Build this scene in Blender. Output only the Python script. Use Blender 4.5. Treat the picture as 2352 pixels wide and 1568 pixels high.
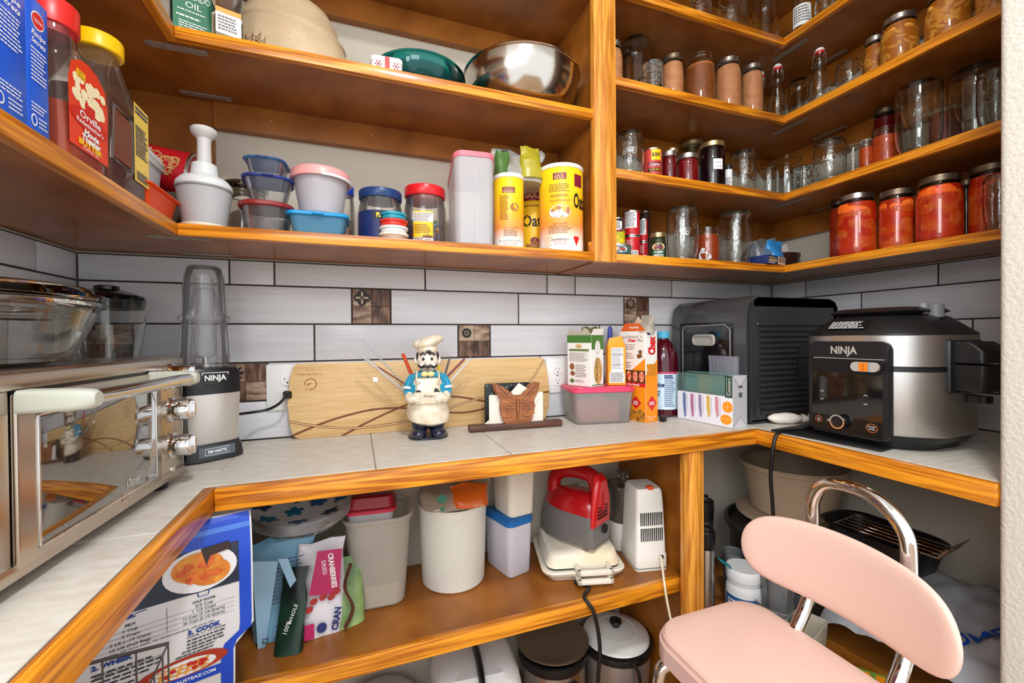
import bpy, bmesh, math, random
from mathutils import Vector, Matrix, noise
for _o in list(bpy.data.objects): bpy.data.objects.remove(_o)
SC = bpy.context.scene
COL = SC.collection
random.seed(7)
PI = math.pi
# ------------------------------------------------------------------ camera, light, exposure
CAMZ = 1.2
FPX, YAW, PITCH, ROLL = 983.1, 0.3498, -0.0088, -0.0084
_r0 = Vector((math.cos(YAW), -math.sin(YAW), 0)); _f0 = Vector((math.sin(YAW), math.cos(YAW), 0)); _u0 = Vector((0, 0, 1))
FWD = _f0 * math.cos(PITCH) + _u0 * math.sin(PITCH)
_u1 = _u0 * math.cos(PITCH) - _f0 * math.sin(PITCH)
RGT = _r0 * math.cos(ROLL) + _u1 * math.sin(ROLL)
UPV = _u1 * math.cos(ROLL) - _r0 * math.sin(ROLL)
EYE = Vector((0, 0, CAMZ))
cam = bpy.data.cameras.new('camera'); cam.sensor_width = 36; cam.lens = 36 * FPX / 2352; cam.clip_start = 0.02
camo = bpy.data.objects.new('camera', cam); COL.objects.link(camo)
camo.matrix_world = Matrix(((RGT.x, UPV.x, -FWD.x, 0), (RGT.y, UPV.y, -FWD.y, 0), (RGT.z, UPV.z, -FWD.z, CAMZ), (0, 0, 0, 1)))
SC.camera = camo
SC.view_settings.view_transform = 'Standard'; SC.view_settings.look = 'None'
SC.view_settings.gamma = 1; SC.view_settings.use_curve_mapping = False
SC.view_settings.exposure = 0.1
w = bpy.data.worlds.new('world'); SC.world = w; w.use_nodes = True
w.node_tree.nodes['Background'].inputs[0].default_value = (0.94, 0.97, 1.0, 1)
w.node_tree.nodes['Background'].inputs[1].default_value = 1.55
def area(name, loc, size, power, col=(1, 1, 1), rot=(0, 0, 0), shape='DISK'):
    l = bpy.data.lights.new(name, 'AREA'); l.shape = shape; l.size = size; l.energy = power; l.color = col
    o = bpy.data.objects.new(name, l); COL.objects.link(o); o.location = loc; o.rotation_euler = rot
    return o
area('pantry_ceiling_light', (0.18, -0.12, 2.62), 0.22, 22, (0.97, 0.985, 1.0))
area('rear_fill_light', (-0.7, -1.5, 2.35), 0.9, 20, (0.95, 0.975, 1.0), (0.75, 0, -0.35), 'SQUARE')  # added unseen fill behind the camera, lifts the back wall and deep shelves
_k = area('side_room_light', (-1.45, -0.85, 2.05), 0.8, 23, (0.95, 0.975, 1.0), (0, 0, 0), 'SQUARE')  # second added fill, no lamp of the place; brightens right shelves and under-worktop
_k.rotation_euler = Vector((2.7, 1.6, -1.25)).to_track_quat('-Z', 'Y').to_euler()

# ------------------------------------------------------------------ measured room (metres)
D, XL, XR = 1.3392, -0.6344, 1.6725
Z1, ZC = 1.349, 0.9256
S1, S2, S3, S4 = 1.4417, 1.6886, 1.955, 2.2206
L1, L2, L3 = 1.4417, 1.8458, 2.25
TH = 0.0246
YSF, XSL, XSR = 1.0648, -0.3425, 1.3912
YCF, XCL, XCR, TC = 0.9273, -0.2495, 1.0962, 0.0435
ZM, YMF, TM = 0.4996, 0.9946, 0.0401
def ray(px, py):
    return FWD + RGT * ((px - 1176) / FPX) + UPV * (-(py - 784) / FPX)
def P(px, py, x=None, y=None, z=None):
    """the point of the room seen at (px,py) of the photograph that lies on the given plane"""
    d = ray(px, py)
    if y is not None: k = y / d.y
    elif x is not None: k = x / d.x
    else: k = (z - CAMZ) / d.z
    return EYE + d * k
def cyl(pxl, pxr, pyt, z, y=None, x=None, pyb=None):
    """centre x, y, radius, height of a round thing standing at height z whose front touches plane y or x"""
    r = 0.03
    py = 784
    a, b = ray(pxl, py), ray(pxr, py)
    al, ar = math.atan2(a.x, a.y), math.atan2(b.x, b.y)
    am, hf = (al + ar) / 2, (ar - al) / 2
    for _ in range(12):
        dist = (y + r) / math.cos(am) if y is not None else (x + math.copysign(r, x)) / math.sin(am)
        r = dist * math.sin(hf)
    cx, cy = dist * math.sin(am), dist * math.cos(am)
    d = ray((pxl + pxr) / 2, pyt); el = d.z / math.hypot(d.x, d.y)
    h = CAMZ + el * (dist - r if el > 0 else dist + r * 0.6) - z
    return cx, cy, r, h

# ------------------------------------------------------------------ materials
MATS = {}
def lin(h):
    if isinstance(h, str):
        h = h.lstrip('#'); c = [int(h[i:i + 2], 16) / 255 for i in (0, 2, 4)]
    else: c = [v / 255 for v in h]
    return tuple((v / 12.92 if v <= 0.04045 else ((v + 0.055) / 1.055) ** 2.4) for v in c) + (1,)
def nd(nt, t, **kw):
    n = nt.nodes.new(t)
    for k, v in kw.items(): setattr(n, k, v)
    return n
def M(name, col, rough=0.5, metal=0.0, trans=0.0, ior=1.45, alpha=1.0, var=0.0, vscale=30, bump=0.0, bscale=200, coat=0.0, sss=0.0, stretch=None, col2=None, spec=0.5, aniso=0):
    if name in MATS: return MATS[name]
    m = bpy.data.materials.new(name); m.use_nodes = True; nt = m.node_tree
    b = nt.nodes['Principled BSDF']; c = lin(col)
    I = b.inputs
    I['Base Color'].default_value = c; I['Roughness'].default_value = rough; I['Metallic'].default_value = metal
    I['Transmission Weight'].default_value = trans; I['IOR'].default_value = ior; I['Alpha'].default_value = alpha
    I['Coat Weight'].default_value = coat; I['Specular IOR Level'].default_value = spec
    I['Coat Roughness'].default_value = 0.08
    if sss: I['Subsurface Weight'].default_value = sss; I['Subsurface Scale'].default_value = 0.02
    if var or bump or col2:
        tc = nd(nt, 'ShaderNodeTexCoord'); mp = nd(nt, 'ShaderNodeMapping'); nt.links.new(tc.outputs['Object'], mp.inputs[0])
        if stretch: mp.inputs['Scale'].default_value = stretch
    if var or col2:
        n = nd(nt, 'ShaderNodeTexNoise'); n.inputs['Scale'].default_value = vscale; n.inputs['Detail'].default_value = 5
        nt.links.new(mp.outputs[0], n.inputs['Vector'])
        r = nd(nt, 'ShaderNodeValToRGB')
        if col2: ca, cb = lin(col2), c
        else: ca = tuple(v * (1 - var) for v in c[:3]) + (1,); cb = tuple(min(1, v * (1 + var)) for v in c[:3]) + (1,)
        r.color_ramp.elements[0].position = 0.35; r.color_ramp.elements[1].position = 0.65
        r.color_ramp.elements[0].color = ca; r.color_ramp.elements[1].color = cb
        nt.links.new(n.outputs[0], r.inputs[0]); nt.links.new(r.outputs[0], I['Base Color'])
    if bump:
        n2 = nd(nt, 'ShaderNodeTexNoise'); n2.inputs['Scale'].default_value = bscale; n2.inputs['Detail'].default_value = 4
        nt.links.new(mp.outputs[0], n2.inputs['Vector'])
        bp = nd(nt, 'ShaderNodeBump'); bp.inputs['Strength'].default_value = bump; bp.inputs['Distance'].default_value = 0.002
        nt.links.new(n2.outputs[0], bp.inputs['Height']); nt.links.new(bp.outputs[0], I['Normal'])
    MATS[name] = m
    return m
def wood(name, light, dark, axis, rough=0.32, scale=1.0, contrast=1.0, coat=0.25):
    """stained pine: long fibres and cathedral rings running along one axis"""
    key = name + '_' + axis
    if key in MATS: return MATS[key]
    m = bpy.data.materials.new(key); m.use_nodes = True; nt = m.node_tree; b = nt.nodes['Principled BSDF']
    tc = nd(nt, 'ShaderNodeTexCoord'); mp = nd(nt, 'ShaderNodeMapping'); nt.links.new(tc.outputs['Object'], mp.inputs[0])
    s = {'x': (1.2, 26, 26), 'y': (26, 1.2, 26), 'z': (26, 26, 1.2)}[axis]
    mp.inputs['Scale'].default_value = tuple(v * scale for v in s)
    oi = nd(nt, 'ShaderNodeObjectInfo'); cv = nd(nt, 'ShaderNodeVectorMath', operation='SCALE'); cv.inputs[0].default_value = (7.3, 3.1, 5.7)
    nt.links.new(oi.outputs['Random'], cv.inputs['Scale']); ad = nd(nt, 'ShaderNodeVectorMath', operation='ADD')
    nt.links.new(mp.outputs[0], ad.inputs[0]); nt.links.new(cv.outputs[0], ad.inputs[1])
    n1 = nd(nt, 'ShaderNodeTexNoise'); n1.inputs['Scale'].default_value = 1.1; n1.inputs['Detail'].default_value = 3; n1.inputs['Distortion'].default_value = 0.6
    nt.links.new(ad.outputs[0], n1.inputs['Vector'])
    mu = nd(nt, 'ShaderNodeMath', operation='MULTIPLY'); mu.inputs[1].default_value = 34
    nt.links.new(n1.outputs[0], mu.inputs[0])
    sn = nd(nt, 'ShaderNodeMath', operation='SINE'); nt.links.new(mu.outputs[0], sn.inputs[0])
    n2 = nd(nt, 'ShaderNodeTexNoise'); n2.inputs['Scale'].default_value = 9; n2.inputs['Detail'].default_value = 6
    nt.links.new(ad.outputs[0], n2.inputs['Vector'])
    m1 = nd(nt, 'ShaderNodeMath', operation='MULTIPLY_ADD'); m1.inputs[1].default_value = 0.23 * contrast; m1.inputs[2].default_value = 0.0
    nt.links.new(sn.outputs[0], m1.inputs[0])
    m2 = nd(nt, 'ShaderNodeMath', operation='ADD'); nt.links.new(m1.outputs[0], m2.inputs[0]); nt.links.new(n2.outputs[0], m2.inputs[1])
    r = nd(nt, 'ShaderNodeValToRGB'); r.color_ramp.elements[0].position = 0.2; r.color_ramp.elements[1].position = 0.78
    r.color_ramp.elements[0].color = lin(dark); r.color_ramp.elements[1].color = lin(light)
    nt.links.new(m2.outputs[0], r.inputs[0]); nt.links.new(r.outputs[0], b.inputs['Base Color'])
    b.inputs['Roughness'].default_value = rough; b.inputs['Coat Weight'].default_value = coat; b.inputs['Coat Roughness'].default_value = 0.15
    bp = nd(nt, 'ShaderNodeBump'); bp.inputs['Strength'].default_value = 0.12; bp.inputs['Distance'].default_value = 0.001
    nt.links.new(n2.outputs[0], bp.inputs['Height']); nt.links.new(bp.outputs[0], b.inputs['Normal'])
    MATS[key] = m
    return m
def glass(name, col='#ffffff', rough=0.0, ior=1.45):
    if name in MATS: return MATS[name]
    m = bpy.data.materials.new(name); m.use_nodes = True; nt = m.node_tree
    for n in list(nt.nodes):
        if n.type == 'BSDF_PRINCIPLED': nt.nodes.remove(n)
    g = nd(nt, 'ShaderNodeBsdfGlass'); g.inputs['Color'].default_value = lin(col); g.inputs['Roughness'].default_value = rough; g.inputs['IOR'].default_value = ior
    nt.links.new(g.outputs[0], nt.nodes['Material Output'].inputs['Surface'])
    MATS[name] = m
    return m
def film(name, col='#ffffff', amount=0.2, rough=0.15, diff=0.05, tint=0.25):
    """thin clear plastic or cloudy plastic: see-through, a sheen, and a little milk"""
    if name in MATS: return MATS[name]
    m = bpy.data.materials.new(name); m.use_nodes = True; nt = m.node_tree
    for n in list(nt.nodes):
        if n.type == 'BSDF_PRINCIPLED': nt.nodes.remove(n)
    t = nd(nt, 'ShaderNodeBsdfTransparent'); t.inputs[0].default_value = tuple(1 - tint * (1 - v) for v in lin(col))
    d = nd(nt, 'ShaderNodeBsdfDiffuse'); d.inputs['Color'].default_value = lin(col)
    tl = nd(nt, 'ShaderNodeBsdfTranslucent'); tl.inputs['Color'].default_value = lin(col)
    dm_ = nd(nt, 'ShaderNodeMixShader'); dm_.inputs[0].default_value = .3; nt.links.new(d.outputs[0], dm_.inputs[1]); nt.links.new(tl.outputs[0], dm_.inputs[2])
    mx0 = nd(nt, 'ShaderNodeMixShader'); mx0.inputs[0].default_value = diff; nt.links.new(t.outputs[0], mx0.inputs[1]); nt.links.new(dm_.outputs[0], mx0.inputs[2])
    gs = nd(nt, 'ShaderNodeBsdfGlossy'); gs.inputs['Roughness'].default_value = rough
    fr = nd(nt, 'ShaderNodeFresnel'); fr.inputs[0].default_value = 1.45
    ad = nd(nt, 'ShaderNodeMath', operation='MULTIPLY'); ad.inputs[1].default_value = amount
    nt.links.new(fr.outputs[0], ad.inputs[0])
    mx = nd(nt, 'ShaderNodeMixShader'); nt.links.new(ad.outputs[0], mx.inputs[0]); nt.links.new(mx0.outputs[0], mx.inputs[1]); nt.links.new(gs.outputs[0], mx.inputs[2])
    nt.links.new(mx.outputs[0], nt.nodes['Material Output'].inputs['Surface'])
    MATS[name] = m
    return m

# ------------------------------------------------------------------ objects
def ob(name, bm, mat, parent=None, loc=None, rot=None, ang=35, **props):
    me = bpy.data.meshes.new(name)
    if isinstance(bm, bmesh.types.BMesh):
        bmesh.ops.recalc_face_normals(bm, faces=bm.faces)
        bm.to_mesh(me); bm.free()
    else:
        me.from_pydata(bm[0], [], bm[1])
    me.polygons.foreach_set('use_smooth', [True] * len(me.polygons))
    me.set_sharp_from_angle(angle=math.radians(ang))
    if mat: me.materials.append(mat)
    o = bpy.data.objects.new(name, me); COL.objects.link(o)
    if parent: o.parent = parent
    if loc is not None: o.location = loc
    if rot is not None: o.rotation_euler = rot
    for k, v in props.items(): o[k] = v
    return o
def thing(name, label, cat, loc=(0, 0, 0), rz=0.0, group=None):
    o = bpy.data.objects.new(name, None); COL.objects.link(o); o.empty_display_size = 0.05
    o.location = loc; o.rotation_euler = (0, 0, rz); o['label'] = label; o['category'] = cat
    if group: o['group'] = group
    return o
def tag(o, label, cat, group=None):
    o['label'] = label; o['category'] = cat
    if group: o['group'] = group
    return o
def struct(name, bm, mat, parent=None, **k):
    o = ob(name, bm, mat, parent, **k)
    if parent is None: o['kind'] = 'structure'
    return o
def local(o, pts): m = (Matrix.Translation(o.location) @ o.rotation_euler.to_matrix().to_4x4()).inverted(); return [m @ Vector(p) for p in pts]
def kids(o): return [c for c in bpy.data.objects if c.parent == o]
def dup(root, loc, rz=0.0, label=None, group=None):
    r = root.copy(); COL.objects.link(r); r.location = loc; r.rotation_euler = (0, 0, rz)
    if label: r['label'] = label
    if group: r['group'] = group
    for ch in kids(root):
        c = ch.copy(); COL.objects.link(c); c.parent = r
        for g in kids(ch):
            d = g.copy(); COL.objects.link(d); d.parent = c
    return r

# ------------------------------------------------------------------ shapes (all return or extend a bmesh)
def NB(): return bmesh.new()
def box(x0, x1, y0, y1, z0, z1, bev=0.0, bm=None, seg=2):
    b = bmesh.new()
    bmesh.ops.create_cube(b, size=1)
    for v in b.verts: v.co = Vector((x0 + (v.co.x + .5) * (x1 - x0), y0 + (v.co.y + .5) * (y1 - y0), z0 + (v.co.z + .5) * (z1 - z0)))
    if bev: bmesh.ops.bevel(b, geom=list(b.edges), offset=bev, segments=seg, affect='EDGES', profile=0.5)
    return join(bm, b)
def join(bm, b, mtx=None):
    if mtx is not None: b.transform(mtx)
    if bm is None: return b
    me = bpy.data.meshes.new('tmp'); b.to_mesh(me); b.free(); bm.from_mesh(me); bpy.data.meshes.remove(me)
    return bm
def lathe(prof, seg=32, bm=None, mtx=None, close=False, a0=0, a1=2 * PI, squash=None):
    """spin (r,z) profile; points with r==0 close the ends; close=True joins last to first (hollow shell)"""
    b = bmesh.new(); full = abs(a1 - a0 - 2 * PI) < 1e-6; n = seg if full else seg + 1
    rings = []
    for r, z in prof:
        if r <= 1e-7: rings.append([b.verts.new((0, 0, z))])
        else:
            rings.append([b.verts.new((r * math.cos(a0 + (a1 - a0) * i / seg), r * math.sin(a0 + (a1 - a0) * i / seg), z)) for i in range(n)])
    pairs = list(zip(rings, rings[1:])) + ([(rings[-1], rings[0])] if close else [])
    for A, B in pairs:
        m = n if full else n - 1
        for i in range(m):
            j = (i + 1) % n
            if len(A) == 1 and len(B) == 1: continue
            if len(A) == 1: b.faces.new((A[0], B[j], B[i]))
            elif len(B) == 1: b.faces.new((A[i], A[j], B[0]))
            else: b.faces.new((A[i], A[j], B[j], B[i]))
    return join(bm, b, mtx)
def rrect(hw, hd, r, n=4, cx=0, cy=0):
    r = min(r, hw * 0.999, hd * 0.999); pts = []
    for k, (sx, sy) in enumerate(((1, 1), (-1, 1), (-1, -1), (1, -1))):
        for i in range(n + 1):
            a = k * PI / 2 + i / n * PI / 2
            pts.append((cx + sx * (hw - r) + r * math.cos(a), cy + sy * (hd - r) + r * math.sin(a)))
    return pts
def loft(secs, n=4, bm=None, mtx=None, cap0=True, cap1=True, close=False, fn=None):
    """rounded-rectangle sections (z, half width, half depth, corner radius, cx, cy)"""
    b = bmesh.new(); rings = []
    for s in secs:
        z, hw, hd, r = s[:4]; cx = s[4] if len(s) > 4 else 0; cy = s[5] if len(s) > 5 else 0
        pts = rrect(hw, hd, r, n, cx, cy)
        rings.append([b.verts.new(fn(Vector((x, y, z))) if fn else (x, y, z)) for x, y in pts])
    L = len(rings[0])
    pairs = list(zip(rings, rings[1:])) + ([(rings[-1], rings[0])] if close else [])
    for A, B in pairs:
        for i in range(L): b.faces.new((A[i], A[(i + 1) % L], B[(i + 1) % L], B[i]))
    if not close:
        if cap0: b.faces.new(rings[0][::-1])
        if cap1: b.faces.new(rings[-1])
    return join(bm, b, mtx)
def shell(secs, t, n=4, bm=None, mtx=None, floor=None):
    """open container: outer sections up, inner sections down, closed at the floor"""
    b = bmesh.new(); out = list(secs); fl = t if floor is None else floor
    inn = [(max(s[0], out[0][0] + fl),) + (s[1] - t, s[2] - t, max(0.0005, s[3] - t)) + tuple(s[4:]) for s in out]
    return loft(out + inn[::-1], n, bm, mtx)
def spline(pts, k=6, closed=False):
    pts = [Vector(p) for p in pts]; out = []; n = len(pts)
    rng = range(n if closed else n - 1)
    for i in rng:
        if closed: a, b_, c, d = pts[(i - 1) % n], pts[i], pts[(i + 1) % n], pts[(i + 2) % n]
        else: a, b_, c, d = pts[max(i - 1, 0)], pts[i], pts[i + 1], pts[min(i + 2, n - 1)]
        for j in range(k):
            t = j / k
            out.append(0.5 * ((2 * b_) + (c - a) * t + (2 * a - 5 * b_ + 4 * c - d) * t * t + (3 * b_ - a - 3 * c + d) * t ** 3))
    if not closed: out.append(pts[-1])
    return out
def tube(pts, r, seg=8, bm=None, mtx=None, closed=False, flat=1.0, taper=None):
    b = bmesh.new(); pts = [Vector(p) for p in pts]; n = len(pts); rings = []; up = None
    for i, p in enumerate(pts):
        t = (pts[(i + 1) % n] - pts[i - 1]) if closed else (pts[min(i + 1, n - 1)] - pts[max(i - 1, 0)])
        t.normalize()
        if up is None:
            up = Vector((0, 0, 1)) if abs(t.z) < 0.9 else Vector((1, 0, 0))
        up = (up - t * up.dot(t)).normalized(); s = t.cross(up)
        rr = r if taper is None else r * taper(i / max(1, n - 1))
        rings.append([b.verts.new(p + (s * math.cos(2 * PI * k / seg) + up * math.sin(2 * PI * k / seg) * flat) * rr) for k in range(seg)])
    for A, B in list(zip(rings, rings[1:])) + ([(rings[-1], rings[0])] if closed else []):
        for k in range(seg): b.faces.new((A[k], A[(k + 1) % seg], B[(k + 1) % seg], B[k]))
    if not closed: b.faces.new(rings[0][::-1]); b.faces.new(rings[-1])
    return join(bm, b, mtx)
def prism(poly, t, bev=0.0, bm=None, mtx=None, seg=2):
    """polygon in XZ extruded along Y from 0 to t"""
    b = bmesh.new()
    A = [b.verts.new((x, 0, z)) for x, z in poly]; B = [b.verts.new((x, t, z)) for x, z in poly]; n = len(poly)
    f0 = b.faces.new(A); f1 = b.faces.new(B[::-1])
    for i in range(n): b.faces.new((A[i], B[i], B[(i + 1) % n], A[(i + 1) % n]))
    if bev:
        bmesh.ops.bevel(b, geom=list(f0.edges) + list(f1.edges), offset=bev, segments=seg, affect='EDGES', profile=0.5)
    return join(bm, b, mtx)
def sph(c, r, seg=12, bm=None, sc=(1, 1, 1), rot=None):
    b = bmesh.new(); bmesh.ops.create_uvsphere(b, u_segments=seg, v_segments=max(5, seg * 2 // 3), radius=r)
    m = Matrix.Translation(c) @ (rot.to_4x4() if rot else Matrix()) @ Matrix.Diagonal((sc[0], sc[1], sc[2], 1))
    return join(bm, b, m)
def jig(bm, amt, sc=20, seed=0, zlock=None):
    for v in bm.verts:
        if zlock is not None and v.co.z <= zlock: continue
        v.co += noise.noise_vector(v.co * sc + Vector((seed * 3.7, seed, 0))) * amt
    return bm
def sub(bm, cuts=1):
    bmesh.ops.subdivide_edges(bm, edges=list(bm.edges), cuts=cuts, use_grid_fill=True); return bm
def T(x, y, z): return Matrix.Translation((x, y, z))
def RZ(a): return Matrix.Rotation(a, 4, 'Z')
def RX(a): return Matrix.Rotation(a, 4, 'X')
def RY(a): return Matrix.Rotation(a, 4, 'Y')

# ------------------------------------------------------------------ flat print: lettering, labels, line art in (u, v)
_TC = {}
def _glyphs(s, bold=0.0, shear=0.0):
    k = (s, bold, shear)
    if k not in _TC:
        c = bpy.data.curves.new('t', 'FONT'); c.body = s; c.size = 1; c.resolution_u = 2; c.offset = bold; c.shear = shear; c.fill_mode = 'FRONT'
        o = bpy.data.objects.new('t', c); COL.objects.link(o)
        dg = bpy.context.evaluated_depsgraph_get(); me = o.evaluated_get(dg).to_mesh()
        V = [(v.co.x, v.co.y) for v in me.vertices]; F = [tuple(p.vertices) for p in me.polygons]
        o.evaluated_get(dg).to_mesh_clear(); bpy.data.objects.remove(o); bpy.data.curves.remove(c)
        _TC[k] = (V, F)
    return _TC[k]
class Art:
    def __init__(s): s.v = []; s.f = []; s.k = []; s.n = 0
    def add(s, V, F):
        b = len(s.v); s.n += 1; s.k += [s.n] * len(V); s.v += V; s.f += [tuple(i + b for i in f) for f in F]; return s
    def rect(s, u0, v0, u1, v1, n=1, rot=0):
        V = []; cu, cv = (u0 + u1) / 2, (v0 + v1) / 2
        for i in range(n + 1):
            u = u0 + (u1 - u0) * i / n
            for v in (v0, v1):
                du, dv = u - cu, v - cv
                V.append((cu + du * math.cos(rot) - dv * math.sin(rot), cv + du * math.sin(rot) + dv * math.cos(rot)))
        return s.add(V, [(2 * i, 2 * i + 2, 2 * i + 3, 2 * i + 1) for i in range(n)])
    def poly(s, pts): return s.add(list(pts), [tuple(range(len(pts)))])
    def disc(s, u, v, ru, rv=None, n=20, rot=0):
        rv = rv or ru
        return s.poly([(u + ru * math.cos(a) * math.cos(rot) - rv * math.sin(a) * math.sin(rot), v + ru * math.cos(a) * math.sin(rot) + rv * math.sin(a) * math.cos(rot)) for a in [2 * PI * i / n for i in range(n)]])
    def ring(s, u, v, ru, rv, t, n=24):
        V = []
        for i in range(n):
            a = 2 * PI * i / n; V += [(u + ru * math.cos(a), v + rv * math.sin(a)), (u + (ru - t) * math.cos(a), v + (rv - t) * math.sin(a))]
        return s.add(V, [(2 * i, (2 * i + 2) % (2 * n), (2 * i + 3) % (2 * n), 2 * i + 1) for i in range(n)])
    def line(s, pts, t):
        V = []; n = len(pts)
        for i in range(n):
            a = pts[max(i - 1, 0)]; b = pts[min(i + 1, n - 1)]; dx, dy = b[0] - a[0], b[1] - a[1]; L = math.hypot(dx, dy) or 1
            tt = t(i / (n - 1)) if callable(t) else t
            V += [(pts[i][0] - dy / L * tt / 2, pts[i][1] + dx / L * tt / 2), (pts[i][0] + dy / L * tt / 2, pts[i][1] - dx / L * tt / 2)]
        return s.add(V, [(2 * i, 2 * i + 1, 2 * i + 3, 2 * i + 2) for i in range(n - 1)])
    def text(s, t, u, v, h, w=None, al='c', bold=0.0, shear=0.0, rot=0.0, flip=False):
        """lettering with cap height h; w squeezes it to a width"""
        V, F = _glyphs(t, bold, shear)
        if not V: return s
        x0 = min(p[0] for p in V); x1 = max(p[0] for p in V); k = h / 0.69
        kx = (w / (x1 - x0)) if w else k
        o = {'c': (x0 + x1) / 2, 'l': x0, 'r': x1}[al]; ca, sa = math.cos(rot), math.sin(rot)
        out = []
        for x, y in V:
            a, b = (x - o) * kx, (y - 0.345) * k
            if flip: a = -a
            out.append((u + a * ca - b * sa, v + a * sa + b * ca))
        return s.add(out, F)
    def lines(s, u0, u1, v1, v0, n, fill=0.55, rag=0.25, rot=0, rnd=None):
        """n rows of small print too small to read"""
        R = rnd or random
        for i in range(n):
            v = v1 + (v0 - v1) * (i + .5) / n; hh = abs(v1 - v0) / n * fill / 2
            u = u0; end = u1 - (u1 - u0) * rag * R.random()
            while u < end:
                L = (u1 - u0) * (0.06 + 0.12 * R.random()); s.rect(u, v - hh, min(u + L, end), v + hh); u += L + (u1 - u0) * 0.025
        return s
    def bars(s, u0, v0, u1, v1, n=22):
        u = u0
        for i in range(n):
            wd = (u1 - u0) / n; s.rect(u, v0, u + wd * (0.3 + 0.45 * ((i * 7) % 5) / 4), v1); u += wd
        return s
    def put(s, name, mat, parent, frame, **props):
        V = [frame(u, v, k % 40 * 5e-6) for (u, v), k in zip(s.v, s.k)]
        o = ob(name, (V, s.f), mat, parent, **props)
        if s.n > 1: o['kind'] = 'stuff'
        return o
def flat(o, ud, vd, off=0.0004):
    o, ud, vd = Vector(o), Vector(ud).normalized(), Vector(vd).normalized(); n = ud.cross(vd)
    return lambda u, v, w=0: o + ud * u + vd * v + n * (off + w)
def sc(f, k, kv=1): return lambda u, v, w=0: f(u * k, v * kv, w)
def front(x, y, z, off=0.0004): return flat((x, y, z), (1, 0, 0), (0, 0, 1), off)
def leftf(x, y, z, off=0.0004): return flat((x, y, z), (0, -1, 0), (0, 0, 1), off)      # faces -X
def rightf(x, y, z, off=0.0004): return flat((x, y, z), (0, 1, 0), (0, 0, 1), off)     # faces +X
def wrap(R, z=0, a=0.0, off=0.0004):
    """round a cylinder about the thing's own z axis; u = 0 faces direction a (0 is -Y)"""
    R = R + off
    return lambda u, v, w=0: Vector(((R + w) * math.sin(u / R + a), -(R + w) * math.cos(u / R + a), z + v))
def face_cam(x, y): return math.atan2(x, y)   # angle from the camera to the thing (about z, 0 is +Y)
# ================================================================== the room
paint = M('wall_paint', (206, 197, 180), 0.75, bump=0.25, bscale=260)
paint_jamb = M('jamb_paint', (208, 203, 192), 0.6, bump=0.9, bscale=140)
white_paint = M('ceiling_paint', (225, 222, 215), 0.8)
floor_mat = wood('floor_wood', (184, 150, 112), (146, 112, 78), 'x', 0.4)
pineX = wood('stained_pine', (242, 158, 34), (166, 88, 10), 'x', contrast=1.0)
pineY = wood('stained_pine', (242, 158, 34), (172, 94, 12), 'y', contrast=0.8)
pineZ = wood('stained_pine', (240, 166, 66), (186, 112, 30), 'z', contrast=0.9)
ply = M('stained_board', (164, 100, 34), 0.4, col2=(132, 74, 16), vscale=9, bump=0.12, bscale=420, coat=0.15)
steel_plate = M('mending_plate', (168, 162, 154), 0.5, 0.55, var=0.12, vscale=60)
screw_m = M('screw', (190, 186, 178), 0.25, 1.0)
grout = M('dark_grout', (66, 58, 54), 0.9, bump=0.5, bscale=300)
# glossy white tile with long shallow ripples
tile_m = M('white_tile', (224, 224, 226), 0.24, coat=0.0, spec=.35)
nt = tile_m.node_tree
tcn = nd(nt, 'ShaderNodeTexCoord'); mpn = nd(nt, 'ShaderNodeMapping'); mpn.inputs['Scale'].default_value = (2.2, 2.2, 34)
nzn = nd(nt, 'ShaderNodeTexNoise'); nzn.inputs['Scale'].default_value = 1.6; nzn.inputs['Detail'].default_value = 2; nzn.inputs['Distortion'].default_value = 0.5
bpn = nd(nt, 'ShaderNodeBump'); bpn.inputs['Strength'].default_value = 0.35; bpn.inputs['Distance'].default_value = 0.004
rmp = nd(nt, 'ShaderNodeValToRGB'); rmp.color_ramp.elements[0].color = lin((206, 206, 210)); rmp.color_ramp.elements[1].color = lin((230, 230, 232))
nt.links.new(tcn.outputs['Object'], mpn.inputs[0]); nt.links.new(mpn.outputs[0], nzn.inputs['Vector']); nt.links.new(nzn.outputs[0], bpn.inputs['Height'])
nt.links.new(bpn.outputs[0], nt.nodes['Principled BSDF'].inputs['Normal']); nt.links.new(nzn.outputs[0], rmp.inputs[0]); nt.links.new(rmp.outputs[0], nt.nodes['Principled BSDF'].inputs['Base Color'])
wall_back = struct('wall_back', box(XL - .15, XR + .15, D + .007, D + .12, 0, 2.7), paint)
wall_left = struct('wall_left', box(XL - .12, XL - .007, .14, D + .007, 0, 2.7), paint)
wall_right = struct('wall_right', box(XR + .007, XR + .12, .31, D + .007, 0, 2.7), paint)
wall_front = struct('wall_front', box(1.094, XR + .12, .305, .4275, 0, 2.7, .012, seg=4), paint_jamb)
struct('floor', box(XL - .15, XR + .15, -3.2, D + .1, -.05, 0), floor_mat)
struct('ceiling', box(XL - .15, XR + .15, -.6, D + .1, 2.7, 2.8), white_paint)
ob('grout', box(XL, XR, D + .0025, D + .007, ZC - .02, L1 - TH), grout, wall_back)
ob('grout', box(XL - .007, XL - .0025, .15, D + .004, ZC - .02, L1 - TH), grout, wall_left)
ob('grout', box(XR + .0025, XR + .007, .43, D + .004, ZC - .02, L1 - TH), grout, wall_right)
G = .0022
rows = [(1.349, L1 - TH - .001), (1.2435, 1.349), (1.138, 1.2435), (1.0325, 1.138), (.927, 1.0325)]
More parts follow.
